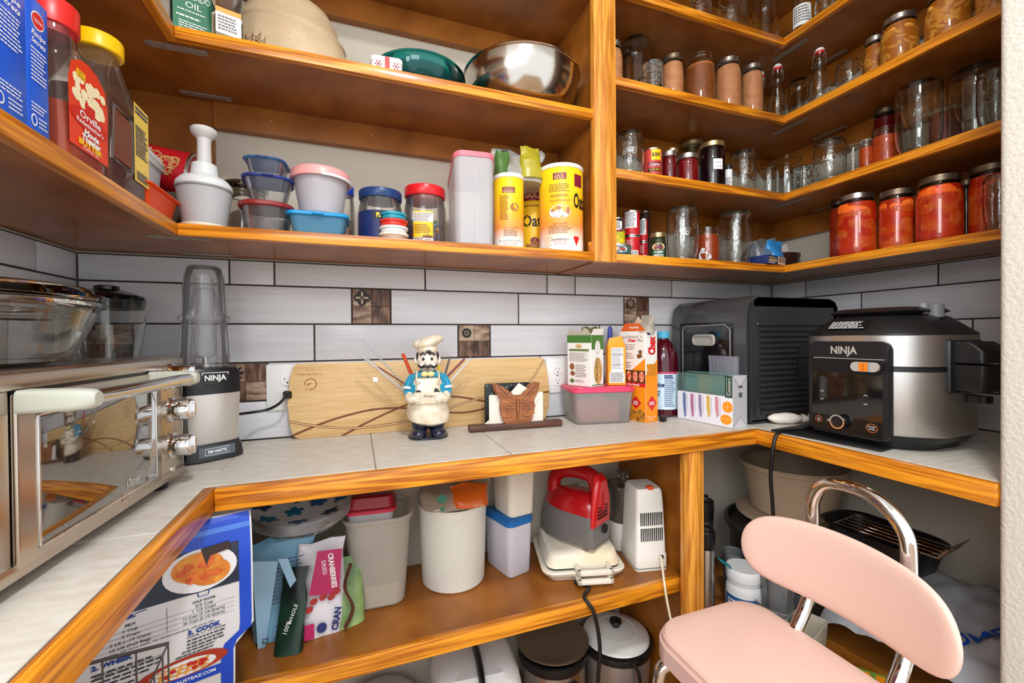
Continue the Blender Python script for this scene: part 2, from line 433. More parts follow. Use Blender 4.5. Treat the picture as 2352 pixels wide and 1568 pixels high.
JB = [[XL, -.317, -.21, .204, .619, .727, 1.146, 1.559, XR],
      [XL, -.421, -.010, .1, .513, .928, 1.038, 1.45, XR],
      [XL, -.526, -.111, .306, .413, .825, 1.24, XR],
      [XL, -.335, -.23, .18, .59, 1.0, 1.41, XR],
      [XL, -.1, .31, .72, 1.13, 1.54, XR]]
DECO = {(1, 2), (1, 5), (2, 0), (2, 3), (3, 1)}
dm = [M('worn_board_a', (150, 116, 94), 0.5, col2=(72, 46, 34), vscale=90, stretch=(1, 1, .25)),
      M('worn_board_b', (196, 170, 146), 0.5, col2=(104, 74, 56), vscale=90, stretch=(.25, 1, 1)),
      M('worn_board_c', (128, 94, 76), 0.5, col2=(52, 32, 24), vscale=80, stretch=(1, 1, .25))]
orn_d = M('ornament_dark', (34, 26, 24), 0.5); orn_l = M('ornament_pale', (196, 176, 148), 0.5)
for r, (za, zb) in enumerate(rows):
    for k, (xa, xb) in enumerate(zip(JB[r], JB[r][1:])):
        if (r, k) in DECO:
            cx, cz = (xa + xb) / 2, (za + zb) / 2
            dt = ob('decor_tile', box(xa + G, xb - G, D + .001, D + .006, za + G, zb - G, .0006), M('decor_edge', (88, 60, 44), .6), wall_back)
            q = (xb - xa) / 2 - G
            for i, (sx, sz) in enumerate(((-1, 1), (1, 1), (-1, -1), (1, -1))):
                x0, x1 = sorted((cx, cx + sx * q)); z0, z1 = sorted((cz, cz + sz * (zb - za - 2 * G) / 2))
                ob('tile_square', box(x0 + .0006, x1 - .0006, D - .0006, D + .002, z0 + .0006, z1 - .0006, .0008, seg=1), dm[(i * 2 + r + k) % 3] if i else dm[1], dt)
            a = Art(); b = Art(); ox, oz = -q / 2, (zb - za - 2 * G) / 4; R_ = q * .46
            if (r, k) == (1, 2):
                for t in range(4):
                    an = t * PI / 2; a.disc(ox + R_ * .5 * math.cos(an), oz + R_ * .5 * math.sin(an), R_ * .5); b.disc(ox + R_ * .45 * math.cos(an), oz + R_ * .45 * math.sin(an), R_ * .34, R_ * .12, rot=an)
                a.disc(ox, oz, R_ * .55)
            elif (r, k) == (2, 3):
                for t in range(2):
                    an = t * PI / 4; c_ = [(ox + R_ * 1.0 * math.cos(an + j * PI / 2), oz + R_ * 1.0 * math.sin(an + j * PI / 2)) for j in range(5)]; b.line(c_, R_ * .1)
                a.disc(ox, oz, R_ * .66); b.ring(ox, oz, R_ * .3, R_ * .3, R_ * .08)
            else:
                for t in range(8):
                    an = t * PI / 4; a.disc(ox + R_ * .62 * math.cos(an), oz + R_ * .62 * math.sin(an), R_ * .34, R_ * .15, rot=an); b.disc(ox + R_ * .3 * math.cos(an), oz + R_ * .3 * math.sin(an), R_ * .16, R_ * .06, rot=an)
                a.ring(ox, oz, R_ * .25, R_ * .25, R_ * .1)
            a.put('ornament', orn_d, dt, front(cx, D - .0008, cz, .0003)); b.put('ornament', orn_l, dt, front(cx, D - .0008, cz, .0006))
            continue
        j = random.uniform(-.0004, .0004)
        ob('tile', box(xa + G, xb - G, D + j, D + .006, za + G, zb - G, .0012, seg=2), tile_m, wall_back)
def ytiles(wall, x0, x1, joints, row):
    za, zb = rows[row]
    for ya, yb in zip(joints, joints[1:]):
        ob('tile', box(x0, x1, ya + G, yb - G, za + G, zb - G, .0012), tile_m, wall)
for r in range(5):
    o1 = [1.2, .995, 1.13, 1.06, .99][r]
    ytiles(wall_left, XL - .006, XL, [y for y in (o1 - .82, o1 - .41, o1, D) if y > .1], r)
    o2 = [1.193, .995, 1.115, 1.06, 1.2][r]
    ytiles(wall_right, XR, XR + .006, [max(o2 - .82, .431), o2 - .41, o2, D], r)

# ------------------------------------------------------------------ worktop
def wb(root, name, mat, x0, x1, y0, y1, z0, z1, bev=0.0, seg=2, **p):
    l = root.location
    return ob(name, box(x0 - l.x, x1 - l.x, y0 - l.y, y1 - l.y, z0 - l.z, z1 - l.z, bev, seg=seg), mat, root, **p)
ct_m = M('beige_worktop_tile', (214, 209, 199), 0.42, col2=(200, 193, 181), vscale=26, bump=0.06, bscale=500, stretch=(1, 3, 1))
ct_g = M('worktop_grout', (150, 138, 120), 0.9)
ct = thing('worktop', 'beige tiled worktop running round three walls with orange wood edging', 'worktop', (.4, 1.1, ZC - TC))
TF = .019
wb(ct, 'base_board', ct_g, XL, XR, YCF + TF, D, ZC - .028, ZC - .0015)
wb(ct, 'base_board', ct_g, XL, XCL - TF, .15, YCF + TF, ZC - .028, ZC - .0015)
wb(ct, 'base_board', ct_g, XCR + TF, XR, .431, YCF + TF, ZC - .028, ZC - .0015)
g = .0014
xs = [XL, -.58, -.272, .037, .343, .655, .96, 1.12, 1.43, XR]
for xa, xb in zip(xs[2:], xs[3:]):
    y0 = YCF + TF if xb < 1.13 else .877
    for ya, yb in ((y0, 1.272), (1.272, D - .001)):
        wb(ct, 'worktop_tile', ct_m, xa + g, xb - g, ya + g, yb - g, ZC - .008, ZC, .001, 1)
ys = [D - .001, 1.056, .747, .438, .15]
for yb, ya in zip(ys, ys[1:]):
    for xa, xb in ((XL, -.58), (-.58, XCL - TF)):
        if ya > .9: xb = min(xb, -.272)
        wb(ct, 'worktop_tile', ct_m, xa + g, min(xb, -.272 if ya > .9 else xb) - g * .2, ya + g, yb - g, ZC - .008, ZC, .001, 1)
for ya, yb in ((.57, .877), (.431, .57)):
    for xa, xb in ((XCR + TF, 1.43), (1.43, XR)):
        wb(ct, 'worktop_tile', ct_m, xa + g, xb - g, ya + g, yb - g, ZC - .008, ZC, .001, 1)
wb(ct, 'edge_trim', pineX, XCL, XCR, YCF, YCF + TF, ZC - TC, ZC, .004)
wb(ct, 'edge_trim', pineY, XCL - TF, XCL, .15, YCF + TF, ZC - TC - .003, ZC, .005)
wb(ct, 'edge_trim', pineY, XCR, XCR + TF, .4285, YCF + TF, ZC - TC, ZC, .004)
# ------------------------------------------------------------------ shelves
def plate(root, cx, cy, z, ax, L=.105, W=.018):
    l = root.location
    hx, hy = (L / 2, W / 2) if ax == 'x' else (W / 2, L / 2)
    p = ob('mending_plate', box(cx - hx - l.x, cx + hx - l.x, cy - hy - l.y, cy + hy - l.y, z - .0022 - l.z, z - .0002 - l.z, .0004, seg=1), steel_plate, root)
    for t in (-.4, -.18, .18, .4):
        x, y = (cx + t * L, cy) if ax == 'x' else (cx, cy + t * L)
        ob('screw', lathe([(0, z - .0036 - l.z), (.0022, z - .0034 - l.z), (.0035, z - .0022 - l.z), (.0035, z - .002 - l.z), (0, z - .002 - l.z)], 10, mtx=T(x - l.x, y - l.y, 0)), screw_m, p)
TS = .0185
def shelf_left(z, label, cl=.067):
    s = thing('corner_shelf', label, 'shelf', (XSL, YSF, z - TH))
    wb(s, 'board', ply, XL, XSL - TS, .15, D, z - .0215, z)
    wb(s, 'board', ply, XSL - TS + .001, .655, YSF + TS, D, z - .0215, z)
    wb(s, 'edge_trim', pineY, XSL - TS, XSL, .15, YSF + TS, z - TH, z + .0005, .0015)
    wb(s, 'edge_trim', pineX, XSL, .640, YSF, YSF + TS, z - TH, z + .0005, .0015)
    if cl:
        wb(s, 'wall_cleat', ply, -.343, .655, D - .019, D + .007, z - .0215 - cl, z - .0215)
        wb(s, 'wall_cleat', ply, XL - .007, XL + .019, .15, D - .02, z - .0215 - cl, z - .0215)
        c = s.location
        for x in (-.21, .05, .17, .45): ob('screw', lathe([(0, 0), (.003, .0006), (.004, 0.002), (0, .002)], 10, mtx=T(x - c.x, D - .0195 - c.y, z - .05 - c.z) @ RX(-PI / 2)), screw_m, s)
    return s
sl1 = shelf_left(L1, 'lowest orange-stained corner shelf, over the toaster oven and cutting board', 0)
sl2 = shelf_left(L2, 'corner shelf carrying the steel bowl and teal bowls')
sl3 = shelf_left(2.208, 'topmost corner shelf, over the steel bowl')
for s, z in ((sl1, L1 - .0215), (sl2, L2 - .0215)):
    plate(s, -.352, 1.107, z, 'x', .112, .02); plate(s, -.352, 1.298, z, 'x', .11, .019)
# plywood end panel in the left back corner between the shelves
struct('trim_1', box(XL, -.345, D - .012, D + .007, L1, L2 - .0215), ply)
def shelf_right(z, label, cl=.075, plates=True):
    s = thing('corner_shelf', label, 'shelf', (XSR, YSF, z - TH))
    wb(s, 'board', ply, .705, XSR + TS - .001, YSF + TS, D, z - .0215, z)
    wb(s, 'board', ply, XSR + TS, XR, .431, D, z - .0215, z)
    wb(s, 'edge_trim', pineX, .713, XSR, YSF, YSF + TS, z - TH, z + .0005, .0015)
    wb(s, 'edge_trim', pineY, XSR, XSR + TS, .431, YSF + TS, z - TH, z + .0005, .0015)
    if cl:
        wb(s, 'wall_cleat', ply, .705, XR, D - .019, D + .007, z - .0215 - cl, z - .0215)
        wb(s, 'wall_cleat', ply, XR - .019, XR + .007, .431, D - .02, z - .0215 - cl, z - .0215)
    if plates:
        plate(s, 1.44, 1.08, z - .0215, 'y', .125, .02); plate(s, 1.625, 1.07, z - .0215, 'y', .115, .02)
    return s
shelf_right(S1, 'lowest right corner shelf with tomato jars and stacked red cans', 0)
shelf_right(S2, 'right corner shelf with dark jam jars and orange preserve jars')
shelf_right(S3, 'right corner shelf with applesauce jars and swing-top bottles')
shelf_right(S4, 'topmost right corner shelf with clear glass bottles')
shelf_right(2.52, 'right corner shelf above the clear glass bottles', .075, False)
up = thing('shelf_upright', 'orange pine upright with knots between left and right shelves', 'upright', (.68, 1.08, L1 - TH - .003))
wb(up, 'post', pineZ, .6405, .7125, 1.06, 1.0832, L1 - TH - .002, 2.69, .002)
wb(up, 'side_panel', ply, .6555, .7045, 1.0834, D + .006, L1 - TH, 2.69)
wb(up, 'brace_block', pineX, .639, .655, 1.086, 1.10, L1 + .0005, L1 + .034, .001)
# lower cabinet under the worktop
lu = thing('lower_upright', 'orange pine upright and panel under the worktop beside the steel tumblers', 'upright', (.88, .96, 0))
wb(lu, 'post', pineZ, .856, .894, .935, .972, 0, ZC - TC - .002, .002)
wb(lu, 'side_panel', ply, .905, .926, .972, D + .006, 0, ZC - .03)
wb(lu, 'filler_strip', pineZ, .894, .926, .955, .972, 0, ZC - TC - .002, .001)
ls = thing('lower_shelf', 'deep brown shelf under the worktop holding bins and waffle maker', 'shelf', (.3, YMF, ZM - TM))
wb(ls, 'board', ply, XL, .904, YMF + .018, D + .006, ZM - .02, ZM)
wb(ls, 'board', ply, XL, -.31, .1, YMF + .018, ZM - .02, ZM)
wb(ls, 'edge_trim', pineX, -.31, .904, YMF, YMF + .018, ZM - TM, ZM + .0005, .0015)
wb(ls, 'edge_trim', pineY, -.329, -.31, .1, YMF + .018, ZM - TM, ZM + .0005, .0015)
# ================================================================== shared print and plastic materials
wht = M('white_print', (240, 240, 238), .45); blk = M('black_print', (22, 22, 24), .5); gry = M('grey_print', (110, 110, 112), .5)
yel = M('yellow_print', (250, 200, 20), .45); red = M('red_print', (214, 34, 34), .45); nvy = M('navy_print', (24, 40, 96), .45)
grn = M('green_print', (70, 120, 50), .45); org = M('orange_print', (246, 150, 24), .45); maroon = M('maroon_print', (126, 22, 50), .45)
brn = M('brown_print', (120, 76, 40), .5); tan = M('tan_print', (222, 184, 130), .5); pnk = M('pink_print', (200, 24, 96), .45); blu = M('blue_print', (20, 84, 200), .45)
wplastic = M('white_plastic', (226, 228, 228), .32, sss=.1); cplastic = M('cream_plastic', (236, 228, 208), .35)
rplastic = M('red_plastic', (214, 28, 34), .3); yplastic = M('yellow_plastic', (248, 196, 10), .35); nplastic = M('navy_plastic', (26, 58, 110), .35)
tplastic = M('teal_plastic', (36, 158, 180), .35); kplastic = M('black_plastic', (20, 20, 21), .38)
clear = film('clear_plastic', (244, 246, 246), .7, .12, .05)
milky = film('milky_plastic', (238, 240, 242), .5, .35, .62)
steel = M('brushed_steel', (192, 188, 182), .28, 1.0, bump=.05, bscale=300, stretch=(1, 1, 40))
tinm = M('tin', (205, 203, 198), .3, 1.0)
gl = glass('clear_glass', (253, 254, 253))
def lid_disc(r, z0, z1, bev=.002, seg=32, hole=None):
    return lathe([(0, z0), (r - bev * .3, z0), (r, z0 + bev), (r, z1 - bev), (r - bev, z1), (0, z1)], seg)
# ------------------------------------------------------------------ left run, lowest corner shelf
box_blue = M('carton_blue', (18, 92, 214), .35, coat=.3)
for i, (ya, yb, h, lab) in enumerate(((.592, .6455, .172, 'blue soup mix carton nearest the camera, left of a matching carton'), (.6465, .683, .158, 'blue soup mix carton touching the red-capped popcorn oil bottle'))):
    t = thing('soup_carton', lab, 'carton', (-.415, (ya + yb) / 2, L1), 0, 'blue soup mix cartons')
    hw = (yb - ya) / 2
    ob('carton_body', box(-.068, .068, -hw, hw, 0, h, .0012), box_blue, t)
    e = Art().disc(0, h - .024, hw * .62, .0105, rot=.35); e.put('logo_oval', wht, t, rightf(.068, 0, 0, .0003))
    Art().disc(0, h - .024, hw * .56, .0088, rot=.35).put('logo_oval', red, t, rightf(.068, 0, 0, .0005))
    a = Art().text('Lipton', 0, h - .024, .0052, hw * .8, rot=.0).text('Recipe', 0, h - .041, .0062, hw * 1.3, bold=.02, shear=.3).text('Secrets', 0, h - .050, .0062, hw * 1.3, bold=.02, shear=.3)
    a.lines(-hw * .72, hw * .75, h - .058, h - .098, 9, .4).lines(-hw * .75, hw * .7, .036, .024, 3, .4)
    a.ring(-hw * .5, .015, .0052, .007, .0018).lines(-hw * .1, hw * .7, .022, .008, 3, .35)
    a.put('lettering', wht, t, rightf(.068, 0, 0, .0007))
oil_liq = M('orange_oil', (226, 84, 16), .15, trans=.35, ior=1.33); honey_liq = M('honey', (120, 52, 10), .12, trans=.3, ior=1.36)
oil_clear = film('bottle_plastic', (250, 246, 240), .8, .06, .04)
t = thing('popcorn_oil_bottle', 'popcorn topping oil bottle with a red ribbed cap and orange label', 'bottle', (-.387, .768, L1))
secs = [(0, .036, .046, .012), (.004, .039, .05, .014), (.04, .039, .05, .014), (.09, .037, .046, .016), (.15, .038, .05, .018), (.175, .034, .044, .02), (.195, .026, .028, .02), (.205, .025, .025, .02), (.225, .025, .025, .02)]
ob('bottle_body', loft(secs, 5), oil_clear, t)
ob('oil', loft([(.003, .035, .045, .012), (.006, .0375, .0485, .013), (.04, .0375, .0485, .013), (.085, .0355, .0445, .016)], 5), oil_liq, t)
cp = lathe([(0, .212), (.026, .212), (.0285, .214), (.0285, .25), (.027, .253), (0, .254)], 48)
for v in cp.verts:
    if .213 < v.co.z < .251 and v.co.xy.length > .02: v.co.xy *= 1 + .018 * (round(math.atan2(v.co.y, v.co.x) / (PI / 24)) % 2)
ob('cap', cp, M('popcorn_cap', (214, 40, 36), .35), t)
ob('neck_band', lathe([(.0258, .2), (.0262, .2), (.0262, .211), (.0258, .211)], 32), M('red_seal', (150, 16, 30), .3), t)
lb = Art().poly([(-.046, .022), (.046, .022), (.047, .12), (.04, .148), (.02, .162), (0, .166), (-.02, .162), (-.04, .148), (-.047, .12)])
lb.put('label', M('popcorn_label', (228, 66, 36), .4), t, rightf(.0395, 0, 0))
a = Art()
for i in range(26):
    a.disc(-.034 + .068 * random.random(), .09 + .05 * random.random() * (1 - .3 * random.random()), .006 + .003 * random.random(), n=9)
a.put('popcorn_picture', M('popcorn', (250, 232, 190), .6, var=.12, vscale=300), t, rightf(.0395, 0, 0, .0008))
Art().rect(-.03, .132, -.01, .144).put('banner', yel, t, rightf(.0395, 0, 0, .001))
Art().text('EASY', -.02, .1405, .0035).text('SQUEEZE', -.02, .135, .0035, .017).put('lettering', brn, t, rightf(.0395, 0, 0, .0014))
Art().disc(0, .073, .045, .016).rect(-.012, .08, .012, .1).put('banner', M('popcorn_banner', (206, 40, 28), .4), t, rightf(.0395, 0, 0, .0012))
Art().text('Orville', 0, .078, .011, .05, bold=.02).text("Redenbacher's", 0, .066, .0062, .064, bold=.02).text('Movie', .002, .053, .0095, .036, bold=.05, shear=.2).text('Theater', .002, .043, .0095, .046, bold=.05, shear=.2).text('TOPPING OIL', 0, .0265, .004, .04).put('lettering', wht, t, rightf(.0395, 0, 0, .0016))
Art().text('BUTTER', 0, .034, .008, .056, bold=.06).put('lettering', yel, t, rightf(.0395, 0, 0, .0016))
for c_ in kids(t): c_.scale.z = .866
t = thing('honey_jug', 'big amber honey jug with a yellow cap and grip ribs', 'jug', (-.396, .903, L1))
secs = [(0, .036, .068, .018), (.004, .04, .073, .02), (.14, .04, .073, .02), (.17, .038, .069, .022), (.205, .03, .054, .024), (.235, .026, .036, .022), (.25, .025, .025, .02), (.27, .025, .025, .02)]
ob('jug_body', loft(secs, 5), oil_clear, t)
ob('honey', loft([(.003, .037, .068, .018), (.006, .0385, .0715, .02), (.14, .0385, .0715, .02), (.165, .037, .068, .022)], 5), honey_liq, t)
b = NB()
for i in range(7): tube([(.0405, -.05 + i * .0085, .055), (.0405, -.05 + i * .0085, .14)], .0026, 6, b)
ob('grip_ribs', b, honey_liq, t)
ob('grip_frame', tube([(.0405, y, z) for y, z in ((-.058, .05), (.008, .05), (.008, .148), (-.05, .148))], .003, 8, closed=True), oil_clear, t)
cp = lathe([(0, .258), (.031, .258), (.0325, .26), (.0325, .284), (.031, .287), (0, .288)], 48)
for v in cp.verts:
    if .259 < v.co.z < .286 and v.co.xy.length > .02: v.co.xy *= 1 + .015 * (round(math.atan2(v.co.y, v.co.x) / (PI / 24)) % 2)
ob('cap', cp, yplastic, t)
Art().rect(-.03, .03, .03, .19).put('label', M('honey_label', (240, 208, 90), .45), t, flat((0, .0735, 0), (-1, 0, 0), (0, 0, 1)))
Art().rect(-.03, .04, .024, .19).put('label', M('honey_label', (240, 208, 90), .45), t, flat((.0405, .045, 0), (0, 1, 0), (0, 0, 1), .0006))
Art().lines(-.026, .02, .186, .17, 2).lines(-.026, .02, .15, .09, 12).bars(-.024, .044, .018, .062).put('small_print', nvy, t, flat((.0405, .045, 0), (0, 1, 0), (0, 0, 1), .0012))
for c_ in kids(t): c_.scale.z = .9
# orange loaf pan, white tub in it, fried-onion can lying behind
t = thing('loaf_pan', 'orange loaf pan with a flared rim beside the honey jug', 'pan', (-.405, 1.035, L1 + .0005), 0)
ob('pan', shell([(0, .042, .06, .012), (.004, .044, .063, .014), (.045, .051, .074, .016), (.047, .058, .082, .02), (.0495, .058, .082, .02)], .0025, 5), M('orange_pan', (232, 78, 20), .35), t)
t = thing('lidded_tub', 'white lidded tub resting on the orange loaf pan', 'tub', (-.45, 1.105, L1 + .051), 0)
ob('tub_body', loft([(0, .04, .07, .014), (.09, .045, .08, .016)], 5), M('pale_tub', (206, 208, 208), .4), t)
ob('lid', loft([(.084, .0485, .0845, .018), (.09, .05, .086, .018), (.092, .0465, .0825, .018), (.095, .0465, .0825, .018), (.098, .05, .086, .018), (.112, .045, .081, .018), (.115, .04, .076, .016)], 5), wplastic, t)
t = thing('onion_can', 'red fried onion can lying on its side behind the chopper', 'can', (-.44, 1.262, L1 + .165), 0)
m = RY(PI / 2 + .12)
cr = .058
ob('can_body', lathe([(0, -.07), (cr, -.07), (cr, .07), (0, .07)], 32, mtx=m), M('onion_red', (196, 24, 34), .35), t)
ob('rim', lathe([(cr - .004, .068), (cr + .001, .068), (cr + .001, .074), (cr - .004, .074)], 32, mtx=m, close=True), tinm, t)
fw = wrap(cr, 0, 0, .0006)
def lay(u, v, w=0): return m @ Vector(fw(u, v, w))
def layf(f): return lambda u, v, w=0: m @ Vector(f(u, v, w))
Art().text('fried', -.02, -.035, .013, bold=.03, rot=-PI / 2).text('onions', -.038, -.028, .013, bold=.03, rot=-PI / 2).put('lettering', wht, t, lay)
a = Art()
for i in range(34):
    u, v = -.03 + .05 * random.random(), .005 + .045 * random.random(); an = random.random() * 6
    a.line([(u + .009 * math.cos(an + k * .7), v + .007 * math.sin(an + k * .7)) for k in range(5)], .0028)
a.put('onion_picture', M('fried_onion', (206, 150, 92), .6, var=.3, vscale=200), t, layf(wrap(cr, 0, 0, .001)))
ob('support_box', box(-.06, .06, -.05, .06, -.165, -.059, .002), M('dark_carton', (70, 48, 36), .6), t)
# food chopper
cx, cy = -.3115, 1.128
t = thing('food_chopper', 'white press food chopper with a plunger, at the shelf corner', 'chopper', (cx, cy, L1 + .0005), -math.atan2(cx, cy))
ob('base_ring', lathe([(0, 0), (.046, 0), (.0475, .003), (.047, .01), (0, .01)], 40), cplastic, t)
ob('cup', lathe([(.043, .011), (.053, .075), (.054, .086), (.0515, .086), (.041, .014), (0, .014), (0, .011)], 40), milky, t)
ob('chopped_contents', lathe([(0, .015), (.041, .015), (.0435, .035), (0, .03)], 32), M('ground_spice', (110, 100, 96), .8, var=.3, vscale=300), t)
ob('body', lathe([(0, .086), (.0545, .086), (.056, .09), (.0545, .098), (.046, .108), (.03, .114), (.027, .118), (.0245, .14), (.021, .142), (0, .142)], 40), wplastic, t)
ob('seam', lathe([(.055, .084), (.0562, .085), (.0562, .088), (.055, .089)], 40, close=True), M('chopper_seam', (150, 152, 152), .4), t)
ob('plunger', lathe([(0, .14), (.0145, .14), (.0135, .185), (.0145, .195), (.024, .204), (.0265, .21), (.0265, .214), (.024, .217), (0, .218)], 36), M('plunger_white', (214, 212, 210), .38), t)
for c_ in kids(t): c_.scale = (.96, .96, 1.04)
# glass jar with wire bail behind
cx, cy = -.262, 1.255
t = thing('bail_jar', 'clear glass jar with a wire bail lid, behind the chopper', 'jar', (cx, cy, L1 + .0005), -math.atan2(cx, cy))
ob('glass_body', lathe([(0, 0), (.05, 0), (.055, .006), (.055, .1), (.047, .118), (.042, .122), (.042, .13), (.039, .13), (.039, .122), (.051, .1), (.051, .01), (0, .006)], 32, close=True), gl, t)
ob('lid', lathe([(0, .131), (.045, .131), (.047, .136), (.045, .15), (.03, .156), (0, .157)], 32), glass('smoky_glass', (206, 196, 180)), t)
ob('wire_bail', tube(spline([(.046, -.012, .118), (.052, -.006, .135), (.05, .004, .152), (.046, .012, .128)], 4), .0016, 6), steel, t)
ob('wire_ring', tube([(.0445 * math.cos(a * PI / 12), .0445 * math.sin(a * PI / 12), .124) for a in range(24)], .0014, 6, closed=True), steel, t)
# stacked storage containers
def sq_container(name, label, cx, cy, z, w, d, h, lidcol, lh=.008, flare=.85, body=None, tab=True, rz=0, rnd=.3, group=None, lidmat=None, food=None):
    t = thing(name, label, 'container', (cx, cy, z), rz, group)
    r = min(w, d) * rnd
    ob('container_body', shell([(0, w / 2 * flare - .003, d / 2 * flare - .003, r * .8), (.003, w / 2 * flare, d / 2 * flare, r * .8), (h - lh, w / 2 - .002, d / 2 - .002, r)], .0015, 6), body or clear, t)
    lm = lidmat or M('lid_' + name + str(lidcol), lidcol, .35, alpha=.96)
    b = loft([(h - lh, w / 2 + .001, d / 2 + .001, r), (h - lh + .002, w / 2 + .003, d / 2 + .003, r), (h - .003, w / 2 + .003, d / 2 + .003, r), (h - .001, w / 2 + .001, d / 2 + .001, r), (h - .0012, w / 2 - .004, d / 2 - .004, r * .9), (h - .0035, w / 2 - .006, d / 2 - .006, r * .9)], 6)
    if tab: box(-.012, .012, -d / 2 - .009, -d / 2, h - lh + .002, h - .003, .001, b)
    ob('lid', b, lm, t)
    if food: ob('food', loft([(.004, w / 2 * flare - .005, d / 2 * flare - .005, r * .7), (.004 + (h - lh) * .5, w / 2 * (flare + .06) - .006, d / 2 * (flare + .06) - .006, r * .8)], 5), food, t)
    return t
crumb = M('crumbly_food', (126, 112, 104), .9, col2=(84, 76, 74), vscale=60)
b1 = sq_container('storage_container', 'clear round-cornered container with dark red lid, bottom of blue-lidded stack', -.19, 1.135, L1 + .0005, .108, .108, .069, (142, 40, 40), .012, .8, food=crumb, tab=False, rnd=.42)
b2 = sq_container('storage_container', 'clear container with blue lid, sitting on the dark red lid', -.187, 1.135, L1 + .0705, .1, .1, .058, (62, 84, 176), .007, .72, rnd=.3, rz=.12, lidmat=film('blue_lid', (70, 92, 190), .7, .25, .72, 1))
b3 = sq_container('storage_container', 'small clear container with blue lid, topmost of its stack', -.188, 1.13, L1 + .1295, .082, .09, .038, (60, 110, 180), .006, .78, rnd=.3, rz=-.06, lidmat=film('sky_lid', (70, 130, 200), .7, .25, .66))
sq_container('storage_container', 'bright blue rectangular container with tab lid at the shelf edge', -.079, 1.128, L1 + .0005, .128, .1, .052, (20, 150, 214), .01, .84, body=film('blue_tint', (120, 190, 224), .5, .3, .42), rnd=.18, lidmat=M('cyan_lid', (18, 150, 216), .35))
t = thing('round_container', 'frosted round container with pink lid on the blue container', 'container', (-.075, 1.135, L1 + .053), 0)
ob('container_body', lathe([(0, 0), (.044, 0), (.047, .003), (.061, .088), (.059, .088), (.0455, .005), (0, .003)], 40), film('frosted_plastic', (232, 230, 234), .5, .4, .6), t)
ob('lid', lathe([(0, .092), (.056, .092), (.062, .083), (.067, .083), (.068, .09), (.066, .094), (.066, .102), (.062, .106), (.05, .104), (0, .104)], 40), M('pink_lid', (238, 164, 160), .35), t)
ob('lid_rim', lathe([(.0672, .081), (.0695, .082), (.0695, .087), (.0672, .088)], 40, close=True, a0=-1.5, a1=.6), wplastic, t)
def wide_jar(name, label, pxl, pxr, pyt, y, capm, caph=.022, liq=None):
    cx, cy, r, h = cyl(pxl, pxr, pyt, L1, y=y)
    t = thing(name, label, 'jar', (cx, cy, L1 + .0005), -math.atan2(cx, cy))
    ob('jar_body', lathe([(0, 0), (r - .004, 0), (r, .004), (r, h * .6), (r * .99, h * .68), (r * .9, h - caph - .004), (r * .9, h - caph), (r * .88, h - caph), (r * .88, h - caph - .004), (r - .003, h * .66), (r - .003, .006), (0, .003)], 36, close=True), oil_clear, t)
    cpb = lathe([(0, h - caph), (r * .95, h - caph), (r * .97, h - caph + .002), (r * .97, h - .002), (r * .95, h), (0, h)], 48)
    ob('cap', cpb, capm, t)
    return t, r, h
t, r, h = wide_jar('peanut_jar', 'wide clear jar with navy cap and navy peanut label', 826, 928, 428, 1.125, nplastic)
ob('peanuts', lathe([(0, .004), (r - .004, .004), (r - .004, h * .35), (0, h * .38)], 24), M('peanut_fill', (150, 104, 66), .8, col2=(92, 58, 36), vscale=120), t)
a = Art().rect(-r * 1.45, .004, r * 1.45, h * .58, 16); a.put('label', nvy, t, wrap(r, 0, 0, .0006))
Art().rect(-.02, h * .42, .04, h * .56, 6).put('name_band', M('dark_band', (14, 18, 40), .45), t, wrap(r, 0, 0, .0012))
Art().text('PLANTERS', .014, h * .49, .0105, .05, bold=.05).put('lettering', yel, t, wrap(r, 0, 0, .0018))
Art().rect(.0, .01, .04, h * .34, 4).put('red_panel', red, t, wrap(r, 0, 0, .0012))
Art().text('PEANUTS', .02, h * .25, .008, .034, bold=.04).lines(.002, .038, h * .33, h * .29, 1).put('lettering', wht, t, wrap(r, 0, 0, .0018))
t, r, h = wide_jar('snack_jar', 'clear jar with bright blue cap behind the pink-lidded container', 772, 818, 425, 1.2, M('royal_cap', (24, 60, 170), .35))
ob('snack_fill', lathe([(0, .004), (r - .004, .004), (r - .004, h * .45), (0, h * .48)], 20), M('nut_fill', (170, 120, 80), .8, col2=(110, 70, 44), vscale=90), t)
t, r, h = wide_jar('candy_jar', 'clear jar with red cap, yellow label and coloured candies', 931, 1027, 420, 1.118, rplastic, .026)
ob('red_neck', lathe([(r * .85, h - .036), (r * .875, h - .036), (r * .875, h - .026), (r * .85, h - .026)], 36, close=True), M('dark_red_plastic', (130, 10, 18), .25), t)
cols = [(40, 130, 60), (230, 120, 20), (30, 110, 200), (240, 200, 30), (200, 30, 40), (100, 60, 30)]
for q, c in enumerate(cols):
    b = NB()
    for i in range(34):
        an = random.random() * 2 * PI; rr = (r - .012) * (1 if i % 4 else .6); zz = .012 + .06 * random.random() * (1 if i % 3 else .8)
        sph((rr * math.cos(an), rr * math.sin(an), zz), .0072, 8, b, (1, 1, .7))
    ob('candies', b, M('candy%d' % q, c, .25), t, kind='stuff')
Art().rect(-.026, .006, .026, .088, 8).put('label', M('candy_label', (246, 194, 24), .4), t, wrap(r, 0, -.1, .0006))
Art().rect(-.026, .06, .026, .084, 8).rect(-.026, .006, .026, .02, 8).put('label_panel', wht, t, wrap(r, 0, -.1, .001))
Art().lines(-.024, .024, .083, .061, 7, .45).lines(-.023, .02, .054, .03, 6, .4).bars(-.024, .008, .0, .02).text('m&m', .012, .0225, .008, bold=.08).lines(.004, .024, .016, .009, 2).put('small_print', brn, t, wrap(r, 0, -.1, .0014))
